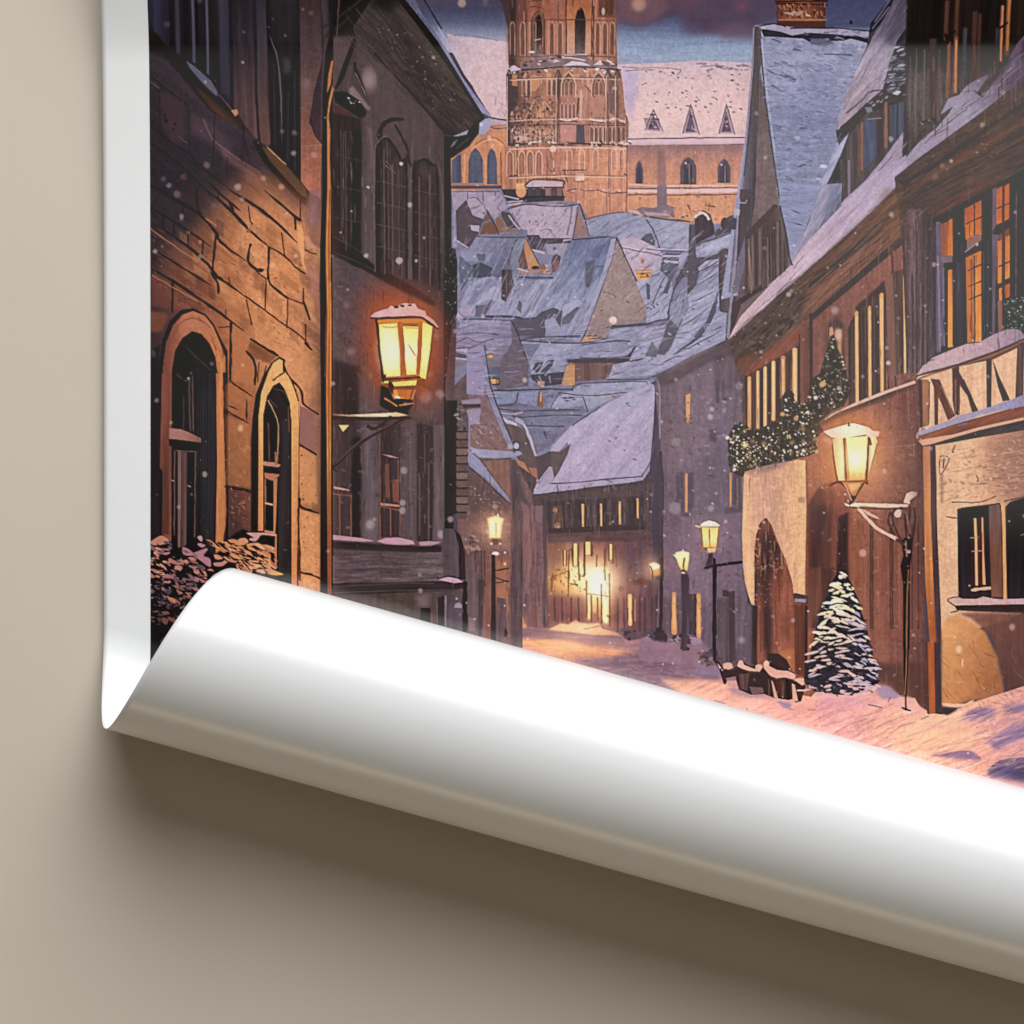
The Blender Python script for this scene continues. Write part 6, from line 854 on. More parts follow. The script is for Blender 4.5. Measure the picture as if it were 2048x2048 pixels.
LL('550,0 560,180 590,230;740,420 720,600 700,790;690,800 750,900 760,1000;1070,530 1045,690 1150,780 1190,770;1250,560 1240,780 1260,910 1420,1040;320,880 315,1180;880,1290 870,1860;1030,1560 1110,1670 1110,1880;1070,1440 1330,1600;1600,1480 1650,1540;1580,1080 1640,1250;870,130 900,190;1500,280 1505,380', '#2a1a15', 14, .9, j=2)
LL('1050,160 1070,300 1090,330;1370,420 1400,640;1420,1040 1580,1100;1580,950 1580,1100;1430,1050 1420,1330;1220,870 1210,1150;1130,790 1220,860;830,1160 830,1230;760,1330 860,1320;1600,580 1700,620;1030,1060 1080,1300;860,840 870,920;1600,1300 1600,1480;1550,100 1550,280;1150,1660 1140,1850;1220,1700 1180,1860', '#4a2c1e', 8, .85, j=2)
LL('110,380 400,590 560,690;130,830 300,930 560,1080;760,520 960,690;1100,190 1280,320 1480,500;1100,370 1260,500;640,280 740,350', '#c07c50', 7, .6, j=2)
D(1165, 775, 34, '#241613', 14, ang=-10, rag=.3); D(1060, 400, 26, '#8a5840', 20, rag=.4)
# pilaster and drain pipe at the corner
P('1735,-1900 1860,-1900 1850,-1500 1800,-1300 1770,-900 1765,0 1745,560 1740,900 1750,1932 1745,4300 1870,4300 1860,0 1880,-1500 1960,-1700 1960,-1900', ('l', '1740,0 1870,0', '241d1f 2a2122 1d191b'), t='v9m5')
P('1860,-1230 1878,-1230 1850,-1000 1815,-920 1830,-1100', '#a8683c', t='m6'); P('1870,-1000 1880,-960 1845,-800 1830,-700 1845,-560 1840,-300 1850,0 1845,600 1850,1200 1850,1900 1848,3000 1855,4300 1820,4300 1810,2600 1800,1900 1812,1200 1798,600 1815,0 1815,-400 1815,-700 1835,-860', ('l', '1830,-900 1830,4000', 'b8743e b06c3a c07a40 c47838 bc6c34 c4803c a86038 8a4c30'), t='v6m6'); LL('1835,0 1825,600 1835,1200 1825,1932 1830,4000', '#7a4020', 8, .7); L('1838,900 1845,1900', '#e08c3c', 9, .7); LL('1800,1200 1790,1800', '#c0503c', 6, .6); LL('1945,-1900 1880,-1100 1850,-960', '#5e4a3c', 7, .7); L('1790,-690 1830,-690', '#6b5a50', 12)
# arched window, large
P('195,4200 195,1700 225,1450 300,1265 400,1165 520,1145 640,1205 720,1300 790,1450 850,1560 855,1932 860,4200', '#181316')
P('222,4200 230,1700 260,1480 330,1310 420,1210 520,1175 630,1220 710,1320 770,1460 830,1620 835,4200', ('l', '230,1600 830,1600', '6b4034 9c5c40 a86846 b06c42 b8703e'), t='m6g5v6'); P('400,1250 640,1230 720,1400 500,1340 380,1400', '#ae6c50', a=.6, f=4); LL('330,1380 420,1270 520,1240 620,1280;700,1420 750,1600;300,1450 280,1800;560,1230 680,1330', '#7d4834', 6, .8); LL('740,1560 790,1700 800,1932', '#d08c50', 9, .6)
P('305,4200 315,1750 345,1560 415,1435 510,1368 600,1395 680,1490 735,1620 755,1800 750,4200', '#161318', t='v6'); P('800,1640 840,1560 800,1480', '#5a3424', a=.5)
for k in range(13):
    x = 460 + k * 22; L([(420 + k * 14, 1490 + k * 14), (520 + k * 14, 1620 + k * 10), (x + 100 - k * 3, 1932), (x + 110 - k * 3, 2700 + 60 * k)], '#3a3434', 4, .6)
P('600,1800 740,1750 742,3600 600,3500', '#28272c', a=.8, f=2, t='v12'); LL('480,1830 490,2330;510,1800 520,2330', '#6a5450', 7, .7); LL('360,1780 400,1820;430,1840 470,1850', '#4b4042', 6); D(475, 1825, 14, '#8a7c78')
P('110,1560 200,1500 210,4200 110,4200', '#211e24', a=.9, f=2, t='v10'); P('115,1540 160,1560 160,1620 115,1620', '#3f3f46', f=2)
F(280, 760)
P('220,-60 300,-60 290,500 285,1500 215,1480 240,900 200,850', ('l', '250,0 250,1500', '7a4638 7a4636 5c382e 55332a'), t='v9m7'); P('740,-60 825,-60 830,800 845,1200 820,1500 790,1700 735,1680 750,800', ('l', '740,0 840,0', 'b87048 c07840 9c5a38'), t='v7m6'); LL('815,-60 830,700 845,1250 825,1500 790,1740', '#2a1a16', 14, .85); L('300,480 290,1500', '#6a3c30', 8, .7)
P('290,470 400,480 480,510 600,570 600,610 460,590 290,570', ('l', '300,480 600,600', 'a06e64 9c6a5c 84584c'), t='m5'); P('285,575 600,612 620,640 540,690 290,640', '#120f12'); P('345,680 545,690 540,1500 345,1690', '#151216'); P('375,690 405,690 400,1690 372,1690', '#755650', t='v7'); P('425,700 460,700 455,1600 425,1640', '#5c4540', t='v8'); LL('340,690 335,1500;540,700 530,1560;410,700 410,1690', '#80655e', 6, .7); LL('345,680 545,695', '#6a5850', 5); LL('470,60 485,470;510,40 515,490;425,160 425,480', '#5c4a48', 8, .6); LL('310,970 330,975;465,1020 490,1030', '#9a8880', 6)
for x in (560, 590, 615, 640, 665, 690, 712): L([(x, 100), (x + 2, 700), (x - 6, 1640)], '#3d3838', 4, .6)
D(632, 915, 24, '#8a7a74', 30, f=1)
# slender arched window
P('1075,1460 1075,600 1090,380 1120,150 1190,-30 1270,-160 1350,-225 1410,-190 1400,-150 1470,60 1530,200 1545,420 1545,3000 1075,3000', '#1e1718'); P('830,-40 870,-10 1100,150 1050,440 830,300 830,-60', '#b4703e', a=.0)
P('1145,1460 1150,350 1175,130 1240,-60 1290,-160 1350,-200 1390,-180 1388,-80 1420,-70 1490,40 1530,180 1540,400 1535,900 1520,1932 1525,3000 1460,3000 1465,1932 1468,420 1450,220 1400,90 1350,25 1290,60 1230,160 1195,340 1195,1460', ('l', '1340,-200 1340,1800', 'd9a05c dba05a cf9050 c8804a bd7844'), t='m5g4v5'); LL('1290,0 1340,-40 1390,-70;1385,-180 1388,-90', '#4b2e20', 10); LL('1410,-80 1450,-20 1500,100 1530,200', '#54301f', 9)
P('1195,3000 1197,340 1235,160 1290,62 1350,28 1400,95 1450,225 1466,420 1465,3000', '#1d181a', t='v6'); P('1340,420 1400,300 1464,420 1465,3000 1340,3000', '#302a2b', t='v12'); P('1250,150 1340,90 1420,240 1440,400 1340,400 1300,200', '#2e2627', f=2); LL('1240,200 1300,320 1335,440 1330,700 1320,800', '#a8825c', 7); LL('1280,85 1380,110 1420,180;1250,180 1320,260', '#4f4440', 5); LL('1240,420 1250,780;1430,260 1440,500', '#7a5238', 7, .7)
P('1190,790 1300,800 1365,825 1340,845 1195,830', '#b47c64', t='m5'); P('1195,840 1340,855 1360,900 1200,890', '#120f10'); P('1205,900 1350,915 1345,935 1300,960 1290,980 1210,950', '#b06c4a', t='m6'); LL('1210,960 1215,1460', '#94603c', 9); P('1295,960 1330,950 1320,1300 1310,1490 1295,1490', '#b4764a', t='v6'); R(1222, 975, 1288, 1200, '#181416'); R(1215, 1210, 1292, 1450, '#151214'); LL('1215,1190 1280,1205', '#cfa078', 10); P('1205,1455 1310,1470 1300,1490 1205,1475', '#b8805c'); LL('1310,700 1320,820', '#9a6248', 12); P('1300,1490 1325,1490 1322,1830 1305,1840', '#b0704a', t='v6'); LL('1385,1640 1420,1640;1405,1390 1440,1370', '#504848', 5)
P('1550,250 1700,320 1720,420 1690,700 1545,630', '#8f6054', t='m6'); LL('1470,0 1560,110 1580,230 1720,330;1550,630 1700,720', '#35201a', 12, j=2); P('1535,640 1700,730 1720,1200 1560,1200 1530,1000', '#c98850', a=.7, f=2, t='m8'); LL('1540,1150 1560,1230 1720,1285', '#2a1a16', 14, j=2); P('1530,1250 1740,1300 1745,3000 1540,3000', ('l', '1540,1300 1740,1300', 'c48450 cc8a54 b87a4c'), t='m9g6', f=1); LL('1530,1250 1545,1932;1560,1860 1680,1890 1740,1920', '#54301f', 12, j=2); BL('1540,700 1720,740 1740,1900 1550,1900', 40, 8, 7, '8c5634 6b3e28 e0a468', 0, 60)
P('870,0 1110,150 1060,260 1040,440 830,280 830,60', '#b36e3f', a=.6, f=2, t='m9e6'); LL('860,0 940,60 1100,165;820,280 920,350 1060,420;1030,180 1030,400;1000,130 1040,200;830,240 960,290', '#4a2a1c', 12, .9, j=2, tp=1); LL('830,1030 960,1050 1080,1080', '#2e1c16', 17, j=1.5); P('830,330 1060,440 1075,1040 835,1020', '#bd7a42', a=.5, f=2, t='m9'); HA('830,500 1060,560 1080,1460 840,1460', 80, 60, 45, '8a5230 d89a60 a5663a', 4, .6, 60, .4); D(975, 470, 24, '#d09c70', 34, f=2); LL('920,1160 1020,1140;850,1260 950,1350;960,1330 1040,1300', '#5c3826', 7)
# ---- snowy shrub in the corner
SHR = part('printed_shrub'); F(280, 760)
P('100,1560 160,1520 230,1510 300,1560 330,1620 420,1620 500,1560 560,1500 640,1560 700,1700 800,1640 830,1560 900,1500 1000,1440 1060,1470 1200,1480 1310,1490 1305,1640 1300,1810 1390,1880 1300,3000 100,4000', '#1a171a', t='m10', f=1)
for s, c in (('110,1570 200,1510 250,1520 290,1560 240,1590 150,1600', 'b87a60'), ('150,1660 200,1630 290,1640 290,1680 220,1695', 'ae7266'), ('420,1620 480,1640 520,1670 560,1660 640,1630 660,1640 620,1700 680,1730 690,1800 660,1800 580,1740 520,1700 430,1690', 'a8727a'), ('280,1740 330,1710 420,1730 450,1760 520,1790 580,1820 640,1870 650,1900 580,1890 500,1830 430,1790 330,1780', 'a46c64'), ('560,1590 590,1580 640,1600 600,1620', 'ac7a7c'), ('560,1520 600,1510 610,1550 590,1560', 'b08a84'), ('840,1560 900,1540 960,1560 980,1600 900,1620 830,1610', 'c08052'), ('960,1540 1020,1530 1050,1570 990,1600 950,1570', 'c88858'), ('1040,1480 1200,1480 1310,1490 1300,1510 1180,1500 1140,1540 1080,1510', 'c08e80'), ('1080,1530 1140,1530 1120,1560 1060,1550', 'b88a88'), ('1080,1580 1170,1580 1300,1620 1300,1640 1200,1640 1140,1660 1060,1640 1030,1600', 'c68656'), ('920,1600 1060,1660 1200,1740 1240,1780 1180,1770 1080,1700 940,1650', 'c88858'), ('1130,1660 1240,1680 1270,1740 1260,1830 1200,1800 1240,1770 1200,1700', 'c4844e'), ('860,1620 980,1700 1100,1770 1160,1790 1120,1830 1000,1780 900,1720', 'c07c4a'), ('940,1780 1060,1800 1090,1850 1060,1870 960,1840', 'c48450'), ('1220,1840 1280,1840 1390,1880 1300,1890 1230,1870', 'c89850'), ('720,1690 780,1700 800,1730 740,1735', 'c08068'), ('720,1770 800,1760 840,1720 900,1720 930,1760 860,1760 800,1800 730,1800', 'b87c68'), ('110,1730 150,1720 160,1770 120,1790', 'b0785c'), ('340,1810 380,1790 400,1830 360,1860', 'b27a64'), ('690,1880 730,1865 760,1890 720,1920', 'b07a72'), ('780,1870 850,1860 860,1910 800,1910', 'b8826c'), ('110,1850 170,1840 160,1900 110,1910', 'a4705c'), ('1150,1560 1200,1540 1240,1540 1230,1590 1170,1590', '241c1e'), ('1130,1840 1200,1830 1190,1860 1140,1860', 'c08c50')):
    P(s, '#' + c, sm=1, t='m6')
LL('880,1650 1100,1760 1230,1830;860,1700 1000,1800;1060,1600 1260,1660;560,1560 640,1600', '#1a1416', 12, .8, tp=1)
F(180, 1060, 500 / 1932.0)
for s, c in (('560,380 620,345 650,350 600,380', '5c5562'), ('480,330 520,320 500,370 480,365', '9c6858'), ('660,300 690,275 720,290 700,320', 'a87268'), ('720,380 760,360 830,420 820,455 760,450 710,420', '4e4856'), ('800,360 880,390 860,410 800,390', 'a06c66'), ('640,370 700,420 740,480 790,490 780,520 720,510 670,460', 'a06a56'), ('940,350 980,340 1000,365 960,382', 'b07c72'), ('1020,345 1060,335 1080,350 1030,385', 'b8826c'), ('600,510 650,530 700,560 680,590 630,560', 'b87a52'), ('530,545 580,550 590,572 545,570', '6a6068'), ('480,490 500,505 490,530 475,525', '9c6a50'), ('540,640 600,630 620,650 560,660', 'a06a64'), ('560,680 610,690 600,730 570,720', '9c6858'), ('610,670 680,700 670,720 620,700', 'b06c50'), ('650,650 740,700 720,730 690,690', '94604e'), ('480,420 560,430 600,460 640,450 620,500 560,470 490,450', '45404c'), ('700,740 720,770 690,760', '7a5048'), ('580,830 610,850 600,880 550,870 560,850', '6a4650'), ('590,835 612,850 600,865', '9c6474'), ('640,840 655,840 650,855', '7c5c70'), ('820,585 860,582 850,595', '50555a'), ('600,900 630,920 620,930', '3f3638')):
    P(s, '#' + c, sm=1, t='m8')
BL('470,110 640,90 860,220 960,330 900,420 700,520 480,560', 90, 30, 10, 'a06c64 b47c66 8a5c58 7a5660 5c4a54 c08868', 20, 40, 1, .3); BL('470,110 640,90 960,330 860,450 480,600', 80, 26, 9, '141214 1c181b', 25, 40, 1, .3); BL('470,420 880,400 740,640 480,760', 46, 24, 9, '5c4a4e 7a5650 8f6254 3f3a42', 25, 40, .9, .3); BL('470,420 880,400 700,760 480,900', 40, 26, 10, '0f0e10 171518', 25, 40, 1, .3)
BL('880,60 1060,90 1440,150 1440,330 1180,320 1050,240', 60, 34, 10, 'c8885a b87850 d09868 a86c4c', 24, 20, 1, .25); BL('880,60 1060,90 1440,150 1440,330 1180,320 1050,240', 46, 30, 7, '1e1718 2a1f1e', 26, 20, 1, .25)
BL('480,960 540,960 620,1100 480,1150', 16, 30, 14, '24242a 1c1c20', 0, 50, .7, f=2); HA('480,380 880,400 740,700 480,640', 40, 40, 30, '2c272c 0f0e10 3c3238', 5, .7, 60)
P('470,600 800,620 640,900 470,1000', '#0e0d0f', a=.35, f=9)

# ---- wall lantern on the gothic house
LA1 = part('printed_wall_lantern'); F(640, 760)
P('590,60 650,50 690,120 720,180 880,190 910,230 860,300 860,340 700,320 580,250', '#2c211f', f=1, t='m8'); P('130,330 280,340 700,320 740,315 860,345 760,355 500,358 280,355 130,345', ('l', '130,340 860,340', '8c5a44 d8b088 e8c89c d8a468'), t='m4'); LL('130,365 500,380 860,365', '#3a2c28', 16); LL('130,840 400,600 800,380;680,360 540,470 470,450', '#3a2a28', 18, .95); LL('160,800 400,580 700,420', '#6a4a44', 6, .8); P('185,440 285,440 250,480 225,505', '#e0c070'); LL('130,860 160,880', '#352a28', 10)
P('690,10 950,10 900,60 870,190 760,180 720,160 700,60', ('l', '700,30 900,120', 'c8742c e09038 b05c24'), t='m8v6'); P('740,60 860,60 840,180 760,160', '#b0622a', t='v10'); P('720,155 770,160 780,185 730,180', '#e8c8a0'); LL('660,50 700,140 720,180;940,40 890,180;630,180 740,250;770,245 900,225', '#c07848', 9); LL('1000,60 1040,120;950,40 1010,90', '#a05428', 12)
F(640, 380)
P('580,1850 600,1830 1010,1830 1040,1900 1020,1932 980,1900 930,1932 700,1932 600,1890', '#8a4a24', t='m8'); P('600,1840 680,1835 690,1870 600,1868', '#f0d868'); P('700,1860 940,1840 930,1890 720,1900', '#ecc85c', t='m4'); P('670,1830 720,1900 700,1990 660,1900', '#4b2c20')
P('540,1255 1000,1245 1095,1300 1080,1440 1020,1830 600,1850', '#b05a26', t='m6'); L('548,1260 580,1500 610,1850', '#3c2622', 18, j=.8); P('560,1255 1000,1250 1080,1310 1000,1330 960,1290 560,1290', '#c87c30', t='m5')
def glass(s): P(s, ('l', '800,1290 800,1830', 'e8d060 f0e070 f4ea84 f2e07a eccc5c'), t='m4g3')
glass('572,1300 750,1290 770,1560 780,1800 625,1810 590,1560'); glass('805,1320 955,1325 945,1560 935,1785 840,1790 820,1560'); glass('995,1280 1090,1320 1065,1560 1025,1830 960,1810 985,1560')
P('600,1340 720,1330 745,1700 650,1760 620,1560', '#f6ee90', f=4); GL(690, 1560, 200, '#fff0b0', .6, 300, 1.2); GL(880, 1560, 120, '#fff0b0', .5, 260, 1.2); LL('600,1320 680,1330 745,1320;830,1330 950,1335;860,1500 920,1600', '#c88c38', 6, .8); LL('775,1290 800,1560 800,1830', '#b8602a', 22, j=.6); LL('970,1290 960,1560 945,1800', '#c0682c', 24, j=.6); LL('600,1835 800,1820 960,1810', '#5a3020', 12); LL('560,1500 590,1700', '#5a3022', 6); P('620,1790 640,1780 640,1820 620,1820', '#3a2420')
P('490,1230 530,1190 600,1165 660,1150 690,1120 740,1140 790,1105 830,1095 880,1105 920,1100 950,1150 1020,1175 1030,1210 1100,1260 1150,1330 1130,1330 1060,1270 980,1225 850,1230 600,1240', ('l', '500,1200 1100,1250', 'cba09a d0a298 cf9e92 c89484'), t='m4g3'); LL('495,1240 700,1235 960,1228 1060,1290 1140,1340', '#54302a', 12); D(740, 1135, 24, '#54403c', 12, rag=.3); D(800, 1122, 24, '#4b3a38', 14, rag=.3); D(872, 1118, 22, '#50403c', 9); 
for x, y, r in ((300, 1560, 40), (490, 1790, 26), (1130, 1410, 30), (1140, 1350, 20), (430, 1740, 14), (1070, 1780, 30), (260, 1120, 30)): D(x, y, r, '#a87c68', a=.45, f=3, rag=.3)

# ---- bracket lamp post in front of the brown house
LA2 = part('printed_bracket_lamp'); F(1648, 760)
P('770,1190 800,1100 850,1078 905,1090 900,1130 850,1150 830,1200', ('l', '780,1150 900,1100', 'd8b8a0 c8a890 a08470'), t='m5'); P('830,1170 905,1110 890,1180 840,1200', '#6a4c40'); P('245,1215 300,1190 450,1195 820,1205 810,1230 600,1238 400,1222 260,1225', ('l', '250,1210 820,1210', 'f0d0ac e4c4a4 d8b496'), t='m4'); LL('330,1235 420,1340 520,1440 690,1530', '#d8b498', 17, j=.8); LL('370,1250 450,1300 530,1340', '#cfa88e', 14, tp=1)
LL('250,1230 500,1245 800,1245', '#5a3a30', 6); D(715, 1290, 36, '#d0b4a0', 44); LL('750,1235 680,1260 660,1340 720,1500 770,1580;640,1280 620,1380 680,1500', '#4f3832', 12); LL('830,1230 820,1400 840,1560;870,1240 880,1350 850,1560;780,1300 800,1560', '#3f2e2c', 12, .9); LL('800,1300 830,1480', '#8a6250', 7)
P('750,1560 790,1520 860,1540 850,1700 830,1850 835,2400 830,2600 765,2600 770,2000 740,1800 770,1700', '#2f2626', t='m12'); LL('700,1540 760,1580', '#4b3630', 14); LL('790,1560 800,1700;810,1800 800,1900;780,1640 830,1650', '#9a7a6c', 8, .8); D(820, 1665, 20, '#b09484', 14); D(790, 1590, 16, '#8a6a5c', 10)
F(1648, 1140); P('765,-30 835,-30 830,600 815,1000 800,1240 805,1360 785,1360 785,1240 770,1000 770,500', '#2b2222', t='m8'); LL('815,0 800,400 795,900 780,1200', '#a87848', 6, .8, j=1); LL('755,1330 790,1345 835,1360', '#3a2e30', 10); LL('770,1372 835,1372', '#e0c8b8', 7)
F(1648, 760)
GL(300, 760, 640, '#b8642c', .85, 640, 1.4); P('20,420 300,330 600,460 620,700 520,1040 60,1040 0,700', '#c0703c', a=.55, f=18, i=False)
P('70,520 230,430 290,420 420,460 540,500 520,620 430,960 390,985 130,990 100,900', '#c07038', t='m5')
P('75,580 130,560 210,560 230,800 240,980 140,985', ('l', '80,700 240,700', 'e8b870 f0d088 dca060'), t='m5'); P('150,590 190,700 190,960 160,940', '#f0dc94', f=2); P('215,560 425,545 410,960 250,985 235,760', ('l', '320,520 320,980', 'ece49c f0e880 f6f08c f6ee8c ecc868 dca058'), t='m4g3'); GL(300, 800, 160, '#6a6030', .5); P('425,560 500,540 520,600 470,780 440,940 415,960', ('l', '430,700 500,700', 'dca060 f0d890 e8c080'), t='m5')
LL('75,580 100,800 130,985', '#9c5028', 9); LL('195,570 205,800 215,980', '#a85c30', 14, j=.8); LL('430,560 420,800 405,970;440,570 450,620', '#84442c', 14, j=.8); LL('125,985 260,985 420,975', '#984c28', 14, j=.6); L('515,610 470,790 430,950', '#b06a3c', 7)
P('0,500 60,480 230,430 290,420 430,460 480,495 540,500 530,550 440,555 400,530 230,560 160,570 80,560 20,520', ('l', '100,500 480,500', 'e8c8a4 f0dcb4 f2e4b4 eed4ac e0b894'), t='m4'); L('240,420 240,440', '#54302a', 10); D(70, 600, 34, '#d8a884', 26, a=.7, f=3); D(20, 580, 30, '#d0a084', 24, a=.7, f=3)
P('180,990 380,990 330,1080 310,1130 250,1120 220,1060', '#c07c48', t='m8'); P('230,1010 360,1000 320,1060 270,1090', '#e0a868', f=1.5); LL('60,1020 100,995 150,990 210,1040 260,1110;380,1000 330,1080 300,1140;400,990 420,1000', '#6a3a2a', 10); P('255,1120 320,1120 300,1170 270,1200 245,1215', '#54342a', t='m9'); P('195,1190 240,1205 250,1225 215,1220', '#f0d8b8'); LL('200,1010 240,1090 265,1160', '#d0a078', 6)
GL(310, 740, 330, '#e8c070', .5, 330, 1.5); GL(310, 760, 130, '#fff4c0', .6, 200)

# ---- lamps down the street
LA3 = part('printed_street_lamp'); F(640, 760)
GL(1690, 1430, 260, '#b8642c', .7); P('1620,1340 1700,1315 1780,1345 1760,1400 1750,1530 1640,1530 1635,1420', '#f4dc8c', f=1.6, t='m4'); P('1650,1360 1740,1360 1735,1500 1660,1500', '#fdf4b4', f=2.5); LL('1720,1300 1720,1330', '#f0d8a8', 8); L('1700,1380 1700,1520', '#e0a850', 8, .7); P('1660,1540 1740,1540 1720,1600 1680,1600', '#7a5038', f=2); D(1660, 1585, 12, '#d8b890'); D(1745, 1585, 12, '#d0a880'); D(1700, 1680, 34, '#e8d8d0', 18, f=1); D(1790, 1670, 12, '#d8b8a0', 10); D(1790, 1780, 14, '#d8b098', 16, f=1)
P('1660,1690 1695,1690 1700,1932 1705,2640 1650,2640 1660,1932', '#3a2c2e', t='m9')
LA4 = part('printed_street_lamp'); F(1160, 760)
GL(1260, 1500, 300, '#8a5838', .5); P('1165,1400 1200,1375 1250,1360 1310,1375 1355,1405 1340,1430 1170,1425', ('l', '1170,1400 1350,1400', 'ecd2b4 f0dcc0 e8ccae'), t='m4'); P('1165,1420 1350,1420 1330,1630 1180,1630', '#8a5634', t='m6'); P('1180,1425 1340,1428 1320,1620 1195,1620', ('l', '1260,1420 1260,1620', 'e8cc74 f0dc80 f0dc84 e4b860'), t='m5'); LL('1250,1440 1255,1620', '#c08c40', 9); LL('1165,1430 1185,1630;1345,1430 1325,1630', '#a86c40', 7); P('1210,1630 1320,1625 1310,1665 1230,1670', '#e0b478'); P('1205,1630 1230,1635 1240,1670', '#4b3530'); P('1245,1680 1290,1680 1270,1780 1230,1800', '#453a40', f=1)
LL('1225,1815 1300,1795 1560,1760', '#352d32', 15); LL('1305,1810 1300,1932 1300,2700', '#2f282c', 20, j=.8); LL('1120,1410 1160,1420', '#d8c0a8', 7)
LA5 = part('printed_street_lamp')
GL(1000, 1740, 220, '#8a5030', .5); P('915,1700 930,1670 990,1655 1060,1670 1055,1740 1040,1840 1000,1870 960,1800 940,1740', ('l', '1000,1660 1000,1860', 'f4e4a8 f4e494 f0d880 d8a860'), f=1, t='m5'); LL('1010,1720 1000,1800 1010,1850', '#a87840', 9); LL('980,1850 1000,1840 1030,1860', '#54352c', 12); D(1000, 1865, 20, '#d8b48c', 10); LL('995,1640 1000,1660', '#e0ccb0', 6); P('980,1880 1050,1880 1060,1932 1040,2500 1030,2620 975,2600 990,2300', '#463a40', f=1, t='v9'); LL('920,1700 905,1690', '#e0c8a0', 6)
LA6 = part('printed_street_lamp')
P('670,1780 720,1765 775,1790 770,1830 700,1850', '#fbe8b0', f=1.6); P('690,1840 780,1830 770,1895 700,1890', '#c88a4c', f=2); GL(720, 1810, 200, '#c8803c', .6); LL('680,1800 700,1850 700,1920', '#7a4a34', 6)
# ---- fir tree under snow
FIR = part('printed_fir_tree'); F(1280, 1140)
def firh(y): return 6 + 350 * max(0.0, y / 1048.0) ** .65
FT = ' '.join('%.0f,%.0f' % (1950 + s * firh(y) + RNG.uniform(-10, 10), y) for s, ys in ((-1, range(-5, 1100, 50)), (1, range(1095, -6, -50))) for y in ys).replace('1095 ', '1095 ')
FT = FT[:FT.index(' ', len(FT) // 2 - 6)] + ' 1700,1180 1880,1205 2060,1215 2230,1170' + FT[FT.index(' ', len(FT) // 2 - 6):]
P(FT, '#2f2e36', t='m20g8')
HA(FT, 220, 80, 18, '22232c 403d44 4a4450 26262c', 9, .8, 40)
for r in range(25):
    y = 10 + r * 46; cx = 1950; half = firh(y)
    n = 1 + int(half / 36)
    for k in range(n):
        if RNG.rand() < .10 + .012 * r: continue
        u = (k + RNG.uniform(.05, .95)) / n * 2 - 1; x = cx + u * half; yy = y + abs(u) * 34 + RNG.uniform(-24, 24)
        l = RNG.uniform(34, 84) * (.6 if r < 5 else 1); h = RNG.uniform(13, 27) * (1.15 if r < 12 else .9); a = 20 * u + RNG.uniform(-26, 26)
        warm = ('e8dcb0', 'ece0b4', 'dccc9c') if r < 9 else (('d6bca0', 'd0b498', 'dcc8a8') if r < 16 else ('bca4a4', 'c8aa98', 'ac9aa6'))
        if u > .45 and r > 7: warm = ('b8a8b0', 'c4b0a4', 'a098ac')
        ca, sa = math.cos(math.radians(a)), math.sin(math.radians(a))
        q = [(-l, -h * .1), (-l * .6, -h * .8), (-l * .1, -h * RNG.uniform(.4, 1)), (l * .4, -h * .7), (l, RNG.uniform(-.2, .5) * h), (l * .45, h * .35), (l * .1, h * RNG.uniform(.2, .9)), (-l * .4, h * .4)]
        P([(x + px * ca - py * sa, yy + px * sa + py * ca) for px, py in q], '#' + warm[RNG.randint(3)], sm=1, t='m5', i=False)
BL(FT, 70, 26, 9, '24252e 2c2c34 1f2028', 15, 40); LL('1700,640 1800,690 1930,650;1900,560 2030,620 2160,590;1680,880 1850,930 2000,880;1950,800 2100,850 2240,800;1700,1040 1900,1080 2100,1030', '#24242c', 12, .8, j=4, tp=1)
BL('1640,1120 2280,1120 2250,1230 1680,1220', 26, 44, 18, 'c8a498 b8949a c0a0a0', 0, 20); BL('1640,1100 2280,1100 2250,1180 1680,1190', 12, 40, 14, '30303a', 0, 20)
# ---- drifting snowflakes
part('printed_snowflakes'); F(280, 0)
for x, y, r, c in ((607, 50, 24, '3f3e44'), (287, 275, 28, '3d3a44'), (1020, 340, 8, 'a09a9c'), (1418, 372, 9, 'a8a4a4'), (1303, 220, 8, '7d787a'), (1594, 132, 10, '8a7f80'), (1670, 165, 22, '54484a'), (655, 1605, 30, '6d565e'), (952, 1815, 34, '9a8478'), (1200, 1730, 26, '9c7a64'), (1370, 1815, 28, 'b08258'), (1490, 1488, 24, '8a7a80'), (1500, 1295, 26, '6a5660'), (1380, 1280, 18, '6a6468'), (1690, 1510, 34, 'a8766a'), (370, 1890, 30, '64505a'), (240, 1740, 26, '5c4450'), (430, 1720, 30, '5a3a40'), (1620, 830, 30, '6e5a5c')): D(x, y, r, '#' + c, f=1.6, a=.9, rag=.2)
F(280, 380)
for x, y, r, c in ((370, 50, 30, '5c4c56'), (410, 288, 18, '6a5a60'), (725, 155, 20, '6d5258'), (155, 600, 22, '9c8480'), (590, 510, 16, 'b07458'), (995, 1695, 12, 'd8a080'), (1460, 1640, 20, 'd8a070'), (1110, 625, 24, 'cc9868'), (1285, 730, 30, 'd89c68'), (225, 555, 12, '8c7470'), (475, 420, 18, '7a5c50')): D(x, y, r, '#' + c, f=1.2, a=.85, rag=.2)
F(1160, 760)
